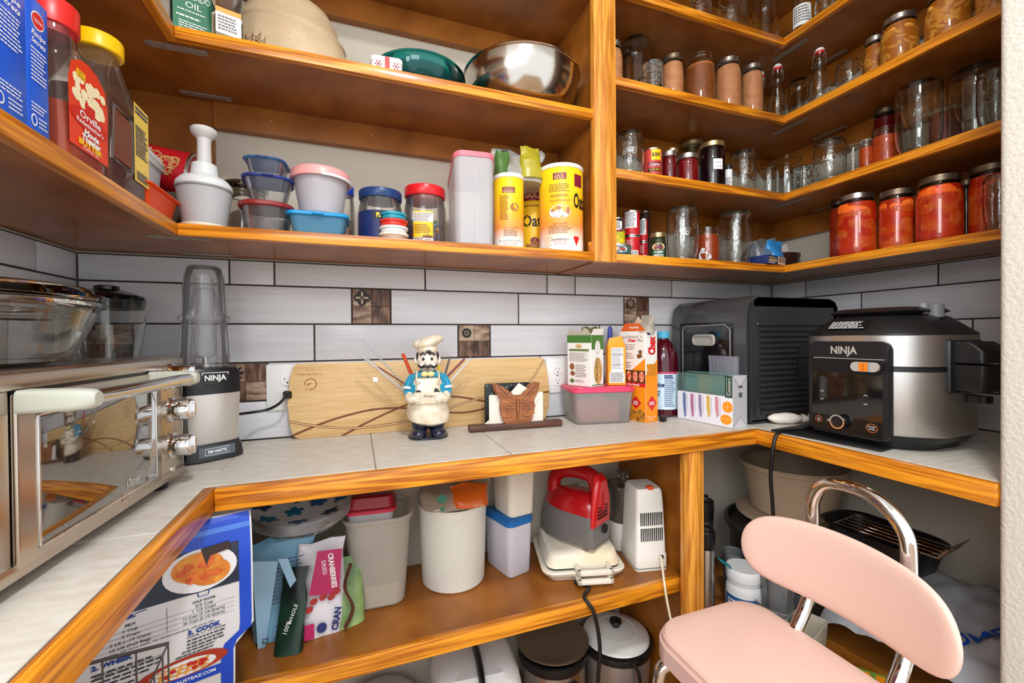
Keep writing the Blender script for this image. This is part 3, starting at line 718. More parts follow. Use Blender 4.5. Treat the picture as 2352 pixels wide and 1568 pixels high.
# small lidded cups
for i, (z, r1, r2, h, m, lab) in enumerate(((0, .025, .036, .0185, cplastic, 'cream nesting cup at the bottom of the stack'), (.019, .031, .035, .0155, wplastic, 'white nesting cup on the cream cup'), (.035, .032, .034, .0165, M('cup_red', (218, 52, 36), .35), 'red nesting cup on the white cup'), (.052, .028, .0315, .0165, tplastic, 'teal nesting cup on top of the stack'))):
    cx, cy, rr, hh = cyl(872, 943, 515, L1, y=YSF + .0)
    t = thing('nesting_cup', lab, 'cup', (cx, cy + .006, L1 + z + .0005), 0, 'small nesting cups')
    ob('cup_body', lathe([(0, 0), (r1 - .002, 0), (r1, .002), (r2 - .003, h * .62), (r2 - .003, h * .64), (r2 - .0055, h * .64), (r1 - .003, .003), (0, .003)], 28), m, t)
    ob('rim', lathe([(r2 - .006, h * .6), (r2 - .001, h * .6), (r2, h * .66), (r2, h - .001), (r2 - .002, h), (r2 - .006, h)], 28, close=True), m, t)
# tall cereal keeper
t = thing('cereal_keeper', 'tall milky cereal keeper with a sloping pink lid', 'container', (.301, 1.155, L1 + .0005), -.1)
def slope(v): return v
b = loft([(0, .048, .08, .018), (.004, .05, .083, .02), (.19, .0525, .0855, .022)], 6)
for v in b.verts:
    if v.co.z > .1: v.co.z += .0 + max(0, (.0855 - v.co.y)) * 0.20
ob('container_body', b, milky, t)
b = loft([(.19, .0545, .0875, .024), (.203, .0545, .0875, .024), (.207, .049, .082, .022)], 6)
box(-.018, .018, -.075, -.03, .205, .212, .003, b)
for v in b.verts: v.co.z += (.0855 - v.co.y) * .20
ob('lid', b, M('rose_lid', (226, 118, 130), .35), t)
ob('seam', box(-.0008, .0008, -.0868, -.084, .01, .2), milky, t)
# three oat canisters
oat_y = M('oat_label', (250, 186, 24), .4)
# the printed sleeve fades from yellow through orange to white at the foot
nt = oat_y.node_tree; tcn = nd(nt, 'ShaderNodeTexCoord'); sx = nd(nt, 'ShaderNodeSeparateXYZ'); nt.links.new(tcn.outputs['Generated'], sx.inputs[0])
rp = nd(nt, 'ShaderNodeValToRGB'); rp.color_ramp.elements[0].position = .1; rp.color_ramp.elements[0].color = lin((246, 240, 232)); rp.color_ramp.elements[1].position = .85; rp.color_ramp.elements[1].color = lin((252, 206, 20))
e = rp.color_ramp.elements.new(.3); e.color = lin((246, 150, 70)); e = rp.color_ramp.elements.new(.5); e.color = lin((250, 176, 30))
nt.links.new(sx.outputs[2], rp.inputs[0]); nt.links.new(rp.outputs[0], nt.nodes['Principled BSDF'].inputs['Base Color'])
def canister(label, pxl, pxr, pyt, y, sleeve):
    cx, cy, r, h = cyl(pxl, pxr, pyt, L1, y=y); r -= .001
    t = thing('oat_canister', label, 'canister', (cx, cy, L1 + .0005), -math.atan2(cx, cy), 'oat canisters')
    ob('canister_body', lathe([(0, 0), (r - .001, 0), (r - .001, h - .004), (0, h - .004)], 40), tan, t)
    ob('sleeve', lathe([(r - .0012, .001), (r, .002), (r, h - .012), (r - .0012, h - .01)], 48, close=True), sleeve, t)
    ob('lid', lathe([(0, h - .006), (r + .0005, h - .012), (r + .0018, h - .011), (r + .0018, h - .002), (r, h), (r - .004, h - .001), (r - .006, h - .003), (0, h - .003)], 40), wplastic, t)
    return t, r, h
t, r, h = canister('oat canister with a plain recipe panel, beside the pink-lidded keeper', 1136, 1206, 395, 1.1, oat_y)
Art().rect(-.018, h * .735, .018, h * .81, 6).put('name_badge', maroon, t, wrap(r, 0, 0, .0006))
Art().text('NORTHERN', 0, h * .79, .0035).text('GOLD', 0, h * .757, .0075, bold=.03).put('lettering', tan, t, wrap(r, 0, 0, .0012))
Art().lines(-.026, .0, h * .71, h * .38, 20, .4).lines(-.014, .026, h * .26, h * .17, 5, .4).text('QUALITY GUARANTEE', .008, h * .28, .003).put('small_print', brn, t, wrap(r, 0, 0, .0008))
Art().disc(.017, h * .55, .013, .011).put('biscuit_picture', M('biscuit', (176, 112, 56), .5, var=.3, vscale=150), t, wrap(r, 0, 0, .0006))
Art().text('Our Commitment to you is', .004, h * .115, .004).put('lettering', blk, t, wrap(r, 0, 0, .0008)); Art().text('Always Great Taste', .004, h * .085, .0036).text('and Great Value!', .004, h * .06, .0036).put('lettering', red, t, wrap(r, 0, 0, .0008))
t, r, h = canister('oat canister with big black Oats lettering, between the other two', 1190, 1262, 408, 1.205, M('oat_label_plain', (246, 196, 30), .4))
Art().rect(-.034, h * .72, .05, h * .92, 12).put('name_badge', maroon, t, wrap(r, 0, 0, .0006))
Art().text('NORTHERN', .004, h * .885, .009, .06, bold=.03).text('GOLD', .004, h * .79, .017, .06, bold=.03).put('lettering', tan, t, wrap(r, 0, 0, .0012))
Art().text('OLD FASHIONED', .002, h * .655, .006, .062, bold=.02).text('Oats', .004, h * .47, .034, .074, bold=.02).put('lettering', blk, t, wrap(r, 0, 0, .0008))
a = Art()
for i in range(30): a.disc(-.03 + .07 * random.random(), h * (.07 + .14 * random.random()), .006, .004, 8, random.random() * 3)
a.put('oat_picture', M('oat_flakes', (170, 118, 66), .6, var=.35, vscale=160), t, wrap(r, 0, 0, .0007)); Art().disc(.006, h * .22, .014, .011).put('bowl_picture', M('berry_bowl', (120, 20, 30), .4), t, wrap(r, 0, 0, .001))
t, r, h = canister('largest oat canister, with a family picture, beside the upright', 1240, 1342, 372, 1.073, oat_y)
Art().rect(-.019, h * .81, .019, h * .885, 6).put('name_badge', maroon, t, wrap(r, 0, -.05, .0006))
Art().text('NORTHERN', 0, h * .868, .0042, .026).text('GOLD.', 0, h * .835, .0095, .03, bold=.03).put('lettering', tan, t, wrap(r, 0, -.05, .0012))
Art().lines(-.032, .032, h * .765, h * .67, 5, .35).lines(-.028, .028, h * .645, h * .61, 2, .35).text('Feel good with Northern Gold!', 0, h * .575, .0058, .058, shear=.2).text('QUALITY GUARANTEE', 0, h * .31, .005, .042).lines(-.034, .034, h * .29, h * .2, 5, .35).put('small_print', brn, t, wrap(r, 0, -.05, .0008))
Art().disc(0, h * .445, .031, .0195, 28).put('family_picture', M('picture_white', (232, 236, 240), .5), t, wrap(r, 0, -.05, .0006))
Art().disc(-.002, h * .475, .0065, .008).disc(-.019, h * .45, .0055, .0065).disc(.021, h * .455, .006, .0075).put('picture_faces', M('picture_skin', (226, 176, 140), .5), t, wrap(r, 0, -.05, .001))
Art().disc(-.003, h * .488, .008, .005).disc(.024, h * .455, .0055, .011).disc(-.021, h * .465, .006, .004).put('picture_hair', M('picture_hair', (176, 118, 70), .5), t, wrap(r, 0, -.05, .0014))
Art().disc(-.004, h * .425, .011, .012).disc(-.02, h * .418, .008, .008).disc(.014, h * .41, .008, .006).put('picture_shirts', M('picture_shirt', (200, 206, 222), .5), t, wrap(r, 0, -.05, .0012))
Art().text('Our Commitment to you is', 0, h * .135, .0056, .05, shear=.2, bold=.02).put('lettering', blk, t, wrap(r, 0, -.05, .0008)); Art().text('Always Great Taste', 0, h * .11, .0055, .038).text('and Great Value!', 0, h * .085, .0055, .034).put('lettering', red, t, wrap(r, 0, -.05, .0008))
Art().rect(.044, h * .74, .075, h * .88, 6).put('name_badge', maroon, t, wrap(r, 0, -.05, .0006))
Art().text('Oats', .066, h * .58, .04, .05, bold=.03).put('lettering', blk, t, wrap(r, 0, -.05, .0008))
a = Art().disc(.046, h * .15, .006).disc(.054, h * .15, .006).poly([(.0405, h * .145), (.0595, h * .145), (.05, h * .06)]); a.put('heart', red, t, wrap(r, 0, -.05, .001))
for u in (-.046, -.038, -.03):
    a = Art()
    for k in range(7): a.disc(u + .003 * (-1) ** k, h * (.03 + .022 * k), .0032, .002, 8, .8 * (-1) ** k)
    a.put('wheat_ear', tan, t, wrap(r, 0, -.05, .0007))
# snack bag on the canisters
def pouch(w, d, h, seed=1, amt=.006, nu=18, nv=12, top=.12, pinch=1.6, bm=None, mtx=None, lean=0):
    """soft bag: a full foot, flattening to a sealed line at the top"""
    b = bmesh.new(); rings = []
    for j in range(nv + 1):
        v = j / nv; th = max(top * .08, (1 - v ** pinch)); z = h * v
        ring = []
        for i in range(nu):
            a = 2 * PI * i / nu; c_, s_ = math.cos(a), math.sin(a)
            x = w / 2 * math.copysign(abs(c_) ** .55, c_); y = d / 2 * th * math.copysign(abs(s_) ** .8, s_)
            p = Vector((x, y + lean * v, z)); n = noise.noise_vector(p * 22 + Vector((seed * 5.1, 0, seed))); p += n * amt * (0.25 + v)
            ring.append(b.verts.new(p))
        rings.append(ring)
    for A, B in zip(rings, rings[1:]):
        for i in range(nu): b.faces.new((A[i], A[(i + 1) % nu], B[(i + 1) % nu], B[i]))
    b.faces.new(rings[0][::-1]); b.faces.new(rings[-1])
    return join(bm, b, mtx)
t = thing('snack_bag', 'crumpled clear and green snack bag lying on the oat canisters', 'bag', (.445, 1.175, L1 + .2), 0)
b = pouch(.15, .1, .1, 3, .03, 34, 18, top=.4); ob('bag', b, film('crinkled_film', (232, 230, 222), .9, .12, .5), t)
ob('bag_print', pouch(.07, .05, .1, 5, .02, 20, 10, top=.4, mtx=T(.035, -.03, .012)), M('olive_film', (168, 156, 40), .3), t)
ob('bag_print', pouch(.04, .05, .08, 8, .018, 16, 10, top=.4, mtx=T(-.055, -.03, .006)), M('green_film', (74, 112, 50), .3), t)
sq_container('storage_container', 'flat blue-lidded container behind the largest oat canister', .612, 1.282, L1 + .0005, .056, .095, .262, (30, 130, 180), .012, .95, rnd=.2, tab=False)

# ------------------------------------------------------------------ left run, shelf with the mixing bowls
t = thing('oil_bottle', 'dark avocado oil bottle with green label beside the corner', 'bottle', (-.338, 1.155, L2 + .0005), .35)
ob('bottle_body', loft([(0, .037, .037, .01), (.004, .04, .04, .012), (.19, .04, .04, .012), (.22, .02, .02, .015), (.27, .014, .014, .012)], 5), M('dark_green_glass', (16, 26, 22), .08), t)
ob('cap', lathe([(0, .26), (.017, .26), (.017, .285), (0, .286)], 20), kplastic, t)
Art().rect(-.036, .006, .036, .17).put('label', M('avocado_label', (22, 112, 74), .5), t, front(0, -.04, 0))
Art().text('AVOCADO', 0, .1, .013, .06).text('OIL', 0, .08, .013).lines(-.028, .026, .068, .064, 1, .6, .4).lines(-.03, .026, .056, .05, 1, .6, .3).lines(-.026, .028, .044, .008, 7, .42).put('lettering', wht, t, front(0, -.04, 0, .0009))
t = thing('spice_bottle', 'faceted clear bottle with an orange-edged label beside the avocado oil', 'bottle', (-.258, 1.1, L2 + .0005), .3)
ob('bottle_body', loft([(0, .026, .026, .008), (.003, .028, .028, .01), (.05, .028, .028, .01), (.062, .021, .021, .015), (.07, .027, .027, .02), (.1, .03, .03, .02), (.14, .026, .026, .02)], 3), gl, t)
Art().rect(.0, .004, .03, .058).put('label', wht, t, flat((.0285, -.012, 0), (0, 1, 0), (0, 0, 1))); Art().rect(.0, .046, .03, .058).put('label_edge', org, t, flat((.0285, -.012, 0), (0, 1, 0), (0, 0, 1), .001))
Art().rect(-.026, .006, .02, .06).put('label', M('spice_label', (236, 232, 224), .5), t, front(.004, -.0285, 0)); Art().rect(-.026, .05, .02, .06).put('label_edge', org, t, front(.004, -.0285, 0, .001)); Art().lines(-.022, .016, .045, .012, 5).put('small_print', gry, t, front(.004, -.0285, 0, .001))
# big stoneware baker on edge
stone = M('speckled_stoneware', (206, 182, 146), .5, col2=(190, 166, 132), vscale=10, bump=.15, bscale=300)
nt = stone.node_tree
vz = nd(nt, 'ShaderNodeTexNoise'); vz.inputs['Scale'].default_value = 420
rz_ = nd(nt, 'ShaderNodeValToRGB'); rz_.color_ramp.elements[0].position = .27; rz_.color_ramp.elements[1].position = .34; rz_.color_ramp.elements[0].color = (.25, .17, .1, 1); rz_.color_ramp.elements[1].color = (1, 1, 1, 1)
mxn = nd(nt, 'ShaderNodeMix', data_type='RGBA', blend_type='MULTIPLY'); mxn.inputs[0].default_value = 1
bl = nt.nodes['Principled BSDF'].inputs['Base Color'].links[0].from_socket
nt.links.new(nt.nodes['Mapping'].outputs[0], vz.inputs['Vector']); nt.links.new(vz.outputs[0], rz_.inputs[0]); nt.links.new(bl, mxn.inputs[6]); nt.links.new(rz_.outputs[0], mxn.inputs[7]); nt.links.new(mxn.outputs[2], nt.nodes['Principled BSDF'].inputs['Base Color'])
t = thing('stoneware_bowl', 'large speckled tan stoneware crock with an etched brown plant', 'bowl', (-.14, 1.228, L2 + .0005), 0)
out = [(.0, 0), (.12, .0), (.136, .006), (.14, .03), (.138, .06), (.132, .09), (.124, .112), (.121, .118), (.124, .124), (.122, .132), (.108, .15), (.1, .18), (.085, .205), (.05, .22), (0, .224)]
b = lathe(out, 56)
for v in b.verts:
    v.co.z += .1 * (v.co.x + .0) * -(v.co.z / .2) * 2.2 if v.co.z > .08 else 0
    v.co.y *= .7
ob('bowl_body', b, stone, t)
a = Art()
for u, h0, s in ((-.03, .05, 1), (-.012, .058, -1), (.006, .062, 1), (.016, .045, -1), (-.045, .04, 1)):
    a.line([(u, .006), (u + .004 * s, h0 * .5 + .006), (u + .008 * s, h0 + .006)], .0012)
    for k in range(6):
        z = .014 + h0 * .14 * k; a.line([(u + .003 * s, z), (u + .012, z + .008), (u + .011, z + .016)], .0009); a.line([(u + .003 * s, z), (u - .009, z + .008), (u - .008, z + .016)], .0009)
def bowl_wrap(u, v, w=0):
    zz = v; k = 0
    for (r0_, z0_), (r1_, z1_) in zip(out[2:], out[3:]):
        if z0_ <= zz <= z1_: k = r0_ + (r1_ - r0_) * (zz - z0_) / (z1_ - z0_); break
    k = (k or .14) + .0012 + w; an = (u - .075) / .127
    return Vector((k * math.sin(an), -(k + .001) * .7 * math.cos(an), zz))
a.put('etched_plant', M('etched_brown', (112, 66, 28), .6), t, bowl_wrap)
t = thing('gift_tin', 'small white tin with red ribbon and snowflakes', 'tin', (.078, 1.093, L2 + .0005), -.06)
ob('tin_body', loft([(0, .036, .021, .01), (.02, .036, .021, .01)], 6), M('tin_white', (236, 232, 232), .35), t)
ob('lid', loft([(.019, .0375, .0225, .011), (.029, .0375, .0225, .011), (.031, .036, .021, .01)], 6), M('tin_lid', (240, 238, 240), .35), t)
Art().rect(-.004, .0, .007, .0295).put('ribbon', red, t, front(0, -.0226, 0))
a = Art()
for cx in (-.019, .022):
    for k in range(3): an = k * PI / 3; a.line([(cx - .009 * math.cos(an), .0105 - .009 * math.sin(an)), (cx + .009 * math.cos(an), .0105 + .009 * math.sin(an))], .0013)
    for k in range(6): an = k * PI / 3; a.disc(cx + .0065 * math.cos(an), .0105 + .0065 * math.sin(an), .0018, n=6)
a.put('snowflake', M('snowflake_red', (150, 30, 60), .5), t, front(0, -.0212, 0))
# glass mixing bowls, nested
def mixing_bowl(name, label, pxl, pxr, pyt, z, y, mat, th=.003, group=None, foot=.45, cat='bowl'):
    cx, cy, r, h = cyl(pxl, pxr, pyt, z, y=y)
    t = thing(name, label, cat, (cx, cy, z + .0005), 0, group)
    prof = [(r * (foot + (1 - foot) * math.sin(k / 10 * PI / 2) ** .9), h * (1 - math.cos(k / 10 * PI / 2))) for k in range(11)]
    inn = [(max(.001, a - th), max(th, b)) for a, b in prof]
    return t, r, h, prof, inn
teal_g = film('teal_glass', (60, 190, 186), 1.0, .02, .07, .9); teal_d = glass('deep_teal_glass', (10, 150, 165))
t, r, h, pr_, inn = mixing_bowl('mixing_bowl', 'large teal glass mixing bowl on the shelf', 864, 1072, 112, L2, 1.085, teal_g)
h *= .94
ob('bowl_body', lathe([(0, 0)] + [(a, b * .94) for a, b in pr_] + [(r + .003, h - .002), (r + .003, h + .002), (r, h + .003), (r - .004, h)] + [(a, b * .94) for a, b in inn[::-1]] + [(0, .003)], 48, close=True), teal_g, t)
t2 = thing('mixing_bowl', 'smaller teal glass bowl nested inside the large teal bowl', 'bowl', (t.location.x, t.location.y, L2 + .008), 0)
ob('bowl_body', lathe([(0, 0)] + [(a * .8, b * .78) for a, b in pr_] + [(a * .8, b * .78) for a, b in inn[::-1]] + [(0, .003)], 48, close=True), film('teal_bowl', (16, 178, 190), 1.0, .05, .6, .8), t2)
t, r, h, pr_, inn = mixing_bowl('steel_bowl', 'large polished steel mixing bowl beside the upright', 1072, 1333, 92, L2, 1.036, steel, foot=.42)
h *= .95
ob('bowl_body', lathe([(0, 0)] + [(a, b * .93) for a, b in pr_] + [(r + .004, h - .001), (r + .0055, h + .001), (r + .004, h + .0035), (r, h + .003)] + [(a, b * .93) for a, b in inn[::-1]] + [(0, .002)], 72, close=True), M('polished_steel', (196, 190, 182), .16, 1.0, bump=.02, bscale=60), t)
# ================================================================== jars, bottles and cans on the right-hand shelves
gl_em = glass('pressed_glass', (253, 254, 253))
nt = gl_em.node_tree; tcn = nd(nt, 'ShaderNodeTexCoord'); vo = nd(nt, 'ShaderNodeTexNoise'); vo.inputs['Scale'].default_value = 55; vo.inputs['Detail'].default_value = 2
bp = nd(nt, 'ShaderNodeBump'); bp.inputs['Strength'].default_value = .35; bp.inputs['Distance'].default_value = .004
nt.links.new(tcn.outputs['Object'], vo.inputs['Vector']); nt.links.new(vo.outputs[0], bp.inputs['Height'])
nt.links.new(bp.outputs[0], [n for n in nt.nodes if n.type == 'BSDF_GLASS'][0].inputs['Normal'])
sauce = M('applesauce', (236, 170, 118), .55, col2=(218, 148, 98), vscale=40); sauce_b = M('apple_butter', (178, 104, 46), .5, col2=(150, 82, 34), vscale=40)
tomato = M('tomato', (240, 74, 16), .3, col2=(214, 40, 6), vscale=34); tom_o = M('tomato_chunk', (246, 122, 40), .35, col2=(236, 84, 20), vscale=40)
jam_r = M('red_jam', (126, 8, 20), .2); jam_d = M('dark_jam', (30, 6, 18), .18); salsa = M('orange_preserve', (222, 94, 20), .35, col2=(196, 66, 10), vscale=60)
peach = M('peach', (250, 190, 84), .35, col2=(240, 164, 52), vscale=40); syrup = M('peach_syrup', (208, 124, 34), .3)
band = M('jar_band', (176, 172, 166), .3, .95, bump=.1, bscale=200); band_d = M('dull_jar_band', (122, 108, 90), .4, .9, var=.2, vscale=50); band_g = M('gold_jar_band', (196, 178, 130), .3, .9)
def mason_prof(R, H, mouth, nh):
    rn = R * mouth
    return [(R * .8, 0), (R * .92, .003), (R * .98, .01), (R, .02), (R, (H - nh) * .70), (R * .985, (H - nh) * .80), (R * .94, (H - nh) * .89), (R * .5 + rn * .5, (H - nh) * .955), (rn * 1.02, (H - nh) * .99), (rn, H - nh + .002), (rn, H - nh + .005), (rn * 1.045, H - nh + .006), (rn * 1.045, H - nh + .0085), (rn, H - nh + .0095), (rn, H - .001), (rn * .97, H)]
def glass_shell(prof, t, inverted, H, mat, seg=36, quilt=False):
    out = [(0, prof[0][1])] + prof if not inverted else prof
    inn = [(max(.001, r - t), max(t * 1.6, z)) for r, z in prof]
    inn[-1] = (prof[-1][0] - t * .8, prof[-1][1])
    pts = prof + inn[::-1] + [(0, t * 1.6)]
    pts = [(0, 0)] + pts
    b = lathe(pts, seg if not quilt else 64)
    if quilt:
        for v in b.verts:
            if .012 < v.co.z < H * .66 and v.co.xy.length > prof[3][0] * .98:
                pass
    if inverted:
        for v in b.verts: v.co.z = H - v.co.z
    return b
def jar(label, pxl, pxr, pyt, z, y=None, x=None, mouth=.8, inv=False, fill=None, level=.86, lid=None, group=None, emb=None, mat=None, chunk=None, name='canning_jar', cat='jar', hscale=1):
    cx, cy, R, H = cyl(pxl, pxr, pyt, z, y=y, x=x); H *= hscale
    t = thing(name, label, cat, (cx, cy, z + .0005), -math.atan2(cx, cy), group)
    nh = min(.02, H * .2)
    pf = mason_prof(R, H - (.001 if lid else 0), mouth, nh)
    ob('glass_body', glass_shell(pf, .0026, inv, H, mat or (gl_em if inv else gl)), mat or (gl_em if inv else gl), t)
    if fill:
        top = (H - nh) * level / .9
        cp_ = [(0, .003)] + [(r - .0012, max(.003, zz)) for r, zz in pf if zz <= top]
        rl = cp_[-1][0]
        ob('contents', lathe(cp_ + [(rl, top), (0, top)], 36), fill, t)
        if chunk:
            m_, kind = chunk; b = NB(); n = 60 if kind == 'peach' else 22
            for i in range(n):
                an = -PI / 2 + (random.random() - .5) * 3.6; zz = .012 + (top - .03) * random.random(); s = R * (.30 if kind == 'peach' else .46)
                rot = Matrix.Rotation(an + PI / 2, 3, 'Z') @ Matrix.Rotation(random.random() * 3, 3, 'Y')
                c = Vector(((R - s * .2 - .001) * math.cos(an), (R - s * .2 - .001) * math.sin(an), zz))
                sph(c, s, 10, b, (1, .22, .55) if kind == 'peach' else (1, .26, .8), rot)
            for v in b.verts:
                l = v.co.xy.length
                if l > R - .0008: v.co.xy *= (R - .0008) / l
                v.co.z = max(.004, min(top - .001, v.co.z))
            ob('fruit_pieces', b, m_, t, kind='stuff')
    if lid:
        rn = R * mouth * 1.045 + .0012
        ob('lid_ring', lathe([(rn, H - nh * .85), (rn + .001, H - nh * .8), (rn + .0003, H - nh * .62), (rn + .001, H - nh * .5), (rn + .0003, H - nh * .38), (rn + .001, H - nh * .25), (rn + .0002, H - .0005), (rn - .004, H + .0004), (rn - .004, H - .0015), (rn - .0012, H - .002), (rn - .001, H - nh * .85)], 36, close=True), lid, t)
        ob('lid_disc', lathe([(0, H - .0012), (rn - .0035, H - .0012), (rn - .0035, H), (rn - .009, H - .0004), (0, H - .0004)], 32), M('lid_cream', (214, 206, 186), .35, .4), t)
    if emb:
        fr = wrap(R, 0, 0, .0003)
        Art().text(emb, 0, H * (.46 if not inv else .52), R * .5, R * 1.15, shear=.25, bold=.03, rot=PI if inv else 0).put('embossed_script', gl, t, fr)
    return t, R, H
def quilted(label, pxl, pxr, pyt, z, y=None, x=None, group=None):
    cx, cy, R, H = cyl(pxl, pxr, pyt, z, y=y, x=x)
    t = thing('quilted_jar', label, 'jar', (cx, cy, z + .0005), -math.atan2(cx, cy), group)
    b = bmesh.new(); seg, nz = 48, 22; rings = []
    pf = [(R * .84, .0), (R * .84, .014)] + [(R - .0022 * abs(math.sin(k)), .02 + (H - .03) * k / nz) for k in range(nz + 1)] + [(R * .9, H - .003), (R * .7, H), (0, H)]
    for k, (r, zz) in enumerate(pf):
        if r == 0: rings.append([b.verts.new((0, 0, zz))]); continue
        row = []
        for i in range(seg):
            rr = r
            if 2 <= k <= nz: rr = R - .0028 + .0028 * abs(math.cos(i * PI * 8 / seg * 1 + k * PI / 5)) * abs(math.cos(i * PI * 8 / seg - k * PI / 5))
            a = 2 * PI * i / seg; row.append(b.verts.new((rr * math.cos(a), rr * math.sin(a), zz)))
        rings.append(row)
    for A, B in zip(rings, rings[1:]):
        for i in range(seg):
            j = (i + 1) % seg
            b.faces.new((A[i], A[j], B[0]) if len(B) == 1 else (A[i], A[j], B[j], B[i]))
    lathe([(R * .84, 0), (R * .78, 0), (R * .78, .016), (R - .006, .024), (R - .006, H - .006), (0, H - .005)], 24, b)
    bmesh.ops.remove_doubles(b, verts=b.verts, dist=1e-5)
    ob('glass_body', b, gl, t)
def swing_bottle(label, pxl, pxr, pyt, z, y=None, x=None):
    cx, cy, R, H = cyl(pxl, pxr, pyt, z, y=y, x=x)
    t = thing('swing_top_bottle', label, 'bottle', (cx, cy, z + .0005), -math.atan2(cx, cy))
    pf = [(R * .86, 0), (R, .006), (R, H * .32), (R * .93, H * .42), (R * .72, H * .53), (R * .5, H * .62), (R * .47, H * .72), (R * .53, H * .74), (R * .47, H * .76), (R * .4, H * .87), (R * .44, H * .88), (R * .44, H * .91)]
    ob('glass_body', glass_shell(pf, .0024, False, H, gl_em), gl_em, t)
    ob('seal', lathe([(0, H * .905), (R * .42, H * .905), (R * .44, H * .945), (0, H * .95)], 20), M('red_seal_ring', (206, 44, 36), .4), t)
    ob('stopper', lathe([(0, H * .945), (R * .42, H * .945), (R * .4, H * .985), (R * .3, H), (0, H)], 20), wplastic, t)
    ob('wire_bail', tube(spline([(-R * .44, -R * .1, H * .97), (-R * .56, -R * .16, H * .84), (-R * .62, -R * .2, H * .74), (-R * .74, -R * .3, H * .68), (-R * .6, -R * .25, H * .66)], 4), .0013, 6, tube(spline([(R * .44, 0, H * .97), (R * .56, 0, H * .84), (R * .58, 0, H * .74)], 4), .0013, 6)), steel, t)
    ob('wire_collar', tube([(R * .51 * math.cos(a * PI / 10), R * .51 * math.sin(a * PI / 10), H * .73) for a in range(20)], .0011, 6, closed=True), steel, t)
def can(label, pxl, pxr, pyt, z, y, mat, h=None, name='food_can', group=None):
    cx, cy, R, H = cyl(pxl, pxr, pyt, z, y=y); H = h or H
    t = thing(name, label, 'can', (cx, cy, z + .0005), -math.atan2(cx, cy), group)
    ob('can_body', lathe([(0, 0), (R - .0005, 0), (R - .0002, .003), (R, .004), (R, H - .004), (R - .0002, H - .003), (0, H - .003)], 32), mat, t)
    ob('rim', lathe([(R - .003, H - .0045), (R + .0006, H - .0045), (R + .0008, H - .001), (R - .001, H), (R - .003, H - .001)], 32, close=True), tinm, t)
    ob('foot_rim', lathe([(R - .003, .0), (R + .0006, 0), (R + .0006, .003), (R - .003, .003)], 32, close=True), tinm, t)
    return t, R, H
g_inv = 'empty canning jars standing upside down'
# --- S3: applesauce and swing-top bottles
YB = YSF + .02; XB = XSR + .022
jar('tan applesauce jar half hidden by the orange upright', 1386, 1434, 86, S3, y=YB, fill=sauce, lid=band, mouth=.76)
jar('tall upside-down jar with rounded base, beside the upright and above applesauce row', 1430, 1498, 74, S3, y=1.165, inv=True, mouth=.8, mat=gl)
jar('small jar with metal lid behind the tall upside-down jar', 1434, 1456, 108, S3, y=1.25, fill=sauce_b, lid=band)
quilted('small quilted glass jar upside down left of the dull-lidded applesauce', 1478, 1527, 130, S3, y=YB)
jar('applesauce jar with a dull brown lid ring', 1523, 1573, 119, S3, y=1.095, fill=sauce, lid=band_d, mouth=.86)
jar('darker brown applesauce jar with a clear glass neck and no ring', 1576, 1645, 113, S3, y=YB, fill=sauce_b, level=.8, mouth=.82, mat=gl)
jar('largest pale applesauce jar with a bright silver lid', 1645, 1705, 125, S3, y=1.09, fill=sauce, lid=band, mouth=.78)
jar('shorter pale applesauce jar at the right end of its row', 1704, 1755, 142, S3, y=1.09, fill=sauce, lid=band, mouth=.8)
swing_bottle('slim swing-top bottle behind the rightmost applesauce jar', 1741, 1764, 160, S3, y=1.165)
swing_bottle('short swing-top bottle with white stopper beside the applesauce', 1765, 1811, 138, S3, y=1.095)
jar('upside-down pressed glass jar between two swing-top bottles', 1811, 1863, 176, S3, y=1.13, inv=True)
swing_bottle('taller swing-top bottle on the right wall shelf', 1858, 1911, 100, S3, x=1.41)
jar('upside-down glass jar left of the peach jars', 1920, 1985, 133, S3, x=1.42, inv=True, mouth=.84)
jar('small peach jar partly behind a lidded peach jar', 1984, 2038, 78, S3, x=1.465, fill=syrup, chunk=(peach, 'peach'), lid=band)
jar('peach jar with a full silver lid in view', 2022, 2113, 24, S3, x=1.415, fill=syrup, chunk=(peach, 'peach'), lid=band)
jar('tall peach jar cut off by the top of the view', 2122, 2236, -40, S3, x=1.415, fill=syrup, chunk=(peach, 'peach'), lid=band_d)
jar('peach jar at the plastered wall end', 2238, 2335, -70, S3, x=1.42, fill=syrup, chunk=(peach, 'peach'), lid=band)
# --- S2: jams and empty jars
jar('upside-down pressed jar beside the upright, next to the red bean can', 1417, 1482, 293, S2, y=YB, inv=True, emb='Ball')
t, R, H = can('red baked bean can with a yellow badge', 1480, 1523, 338, S2, 1.105, M('bean_red', (196, 66, 54), .4))
Art().rect(-.004, H * .62, .028, H * .94, 6).put('badge', yel, t, wrap(R, 0, 0, .0006)); Art().text("BUSH'S", .012, H * .78, .011, .027, bold=.04).put('lettering', blk, t, wrap(R, 0, 0, .0011))
Art().rect(-.016, H * .44, .03, H * .56, 6).put('brown_band', maroon, t, wrap(R, 0, 0, .0006)); Art().text('Country', .008, H * .49, .01, .036, shear=.2).put('lettering', wht, t, wrap(R, 0, 0, .0011))
Art().rect(-.016, H * .28, .03, H * .38, 6).put('black_band', blk, t, wrap(R, 0, 0, .0006)); Art().text('BAKED BEANS', .008, H * .33, .0055, .036).put('lettering', yel, t, wrap(R, 0, 0, .0011))
a = Art()
for i in range(24): a.disc(-.02 + .05 * random.random(), H * (.04 + .2 * random.random()), .004, .0026, 8, random.random() * 3)
a.put('bean_picture', M('bean_picture', (150, 60, 44), .5), t, wrap(R, 0, 0, .0005))
jar('small dark red jam jar right of the bean can', 1522, 1557, 344, S2, y=1.1, fill=jam_r, lid=band, mouth=.86, level=.95)
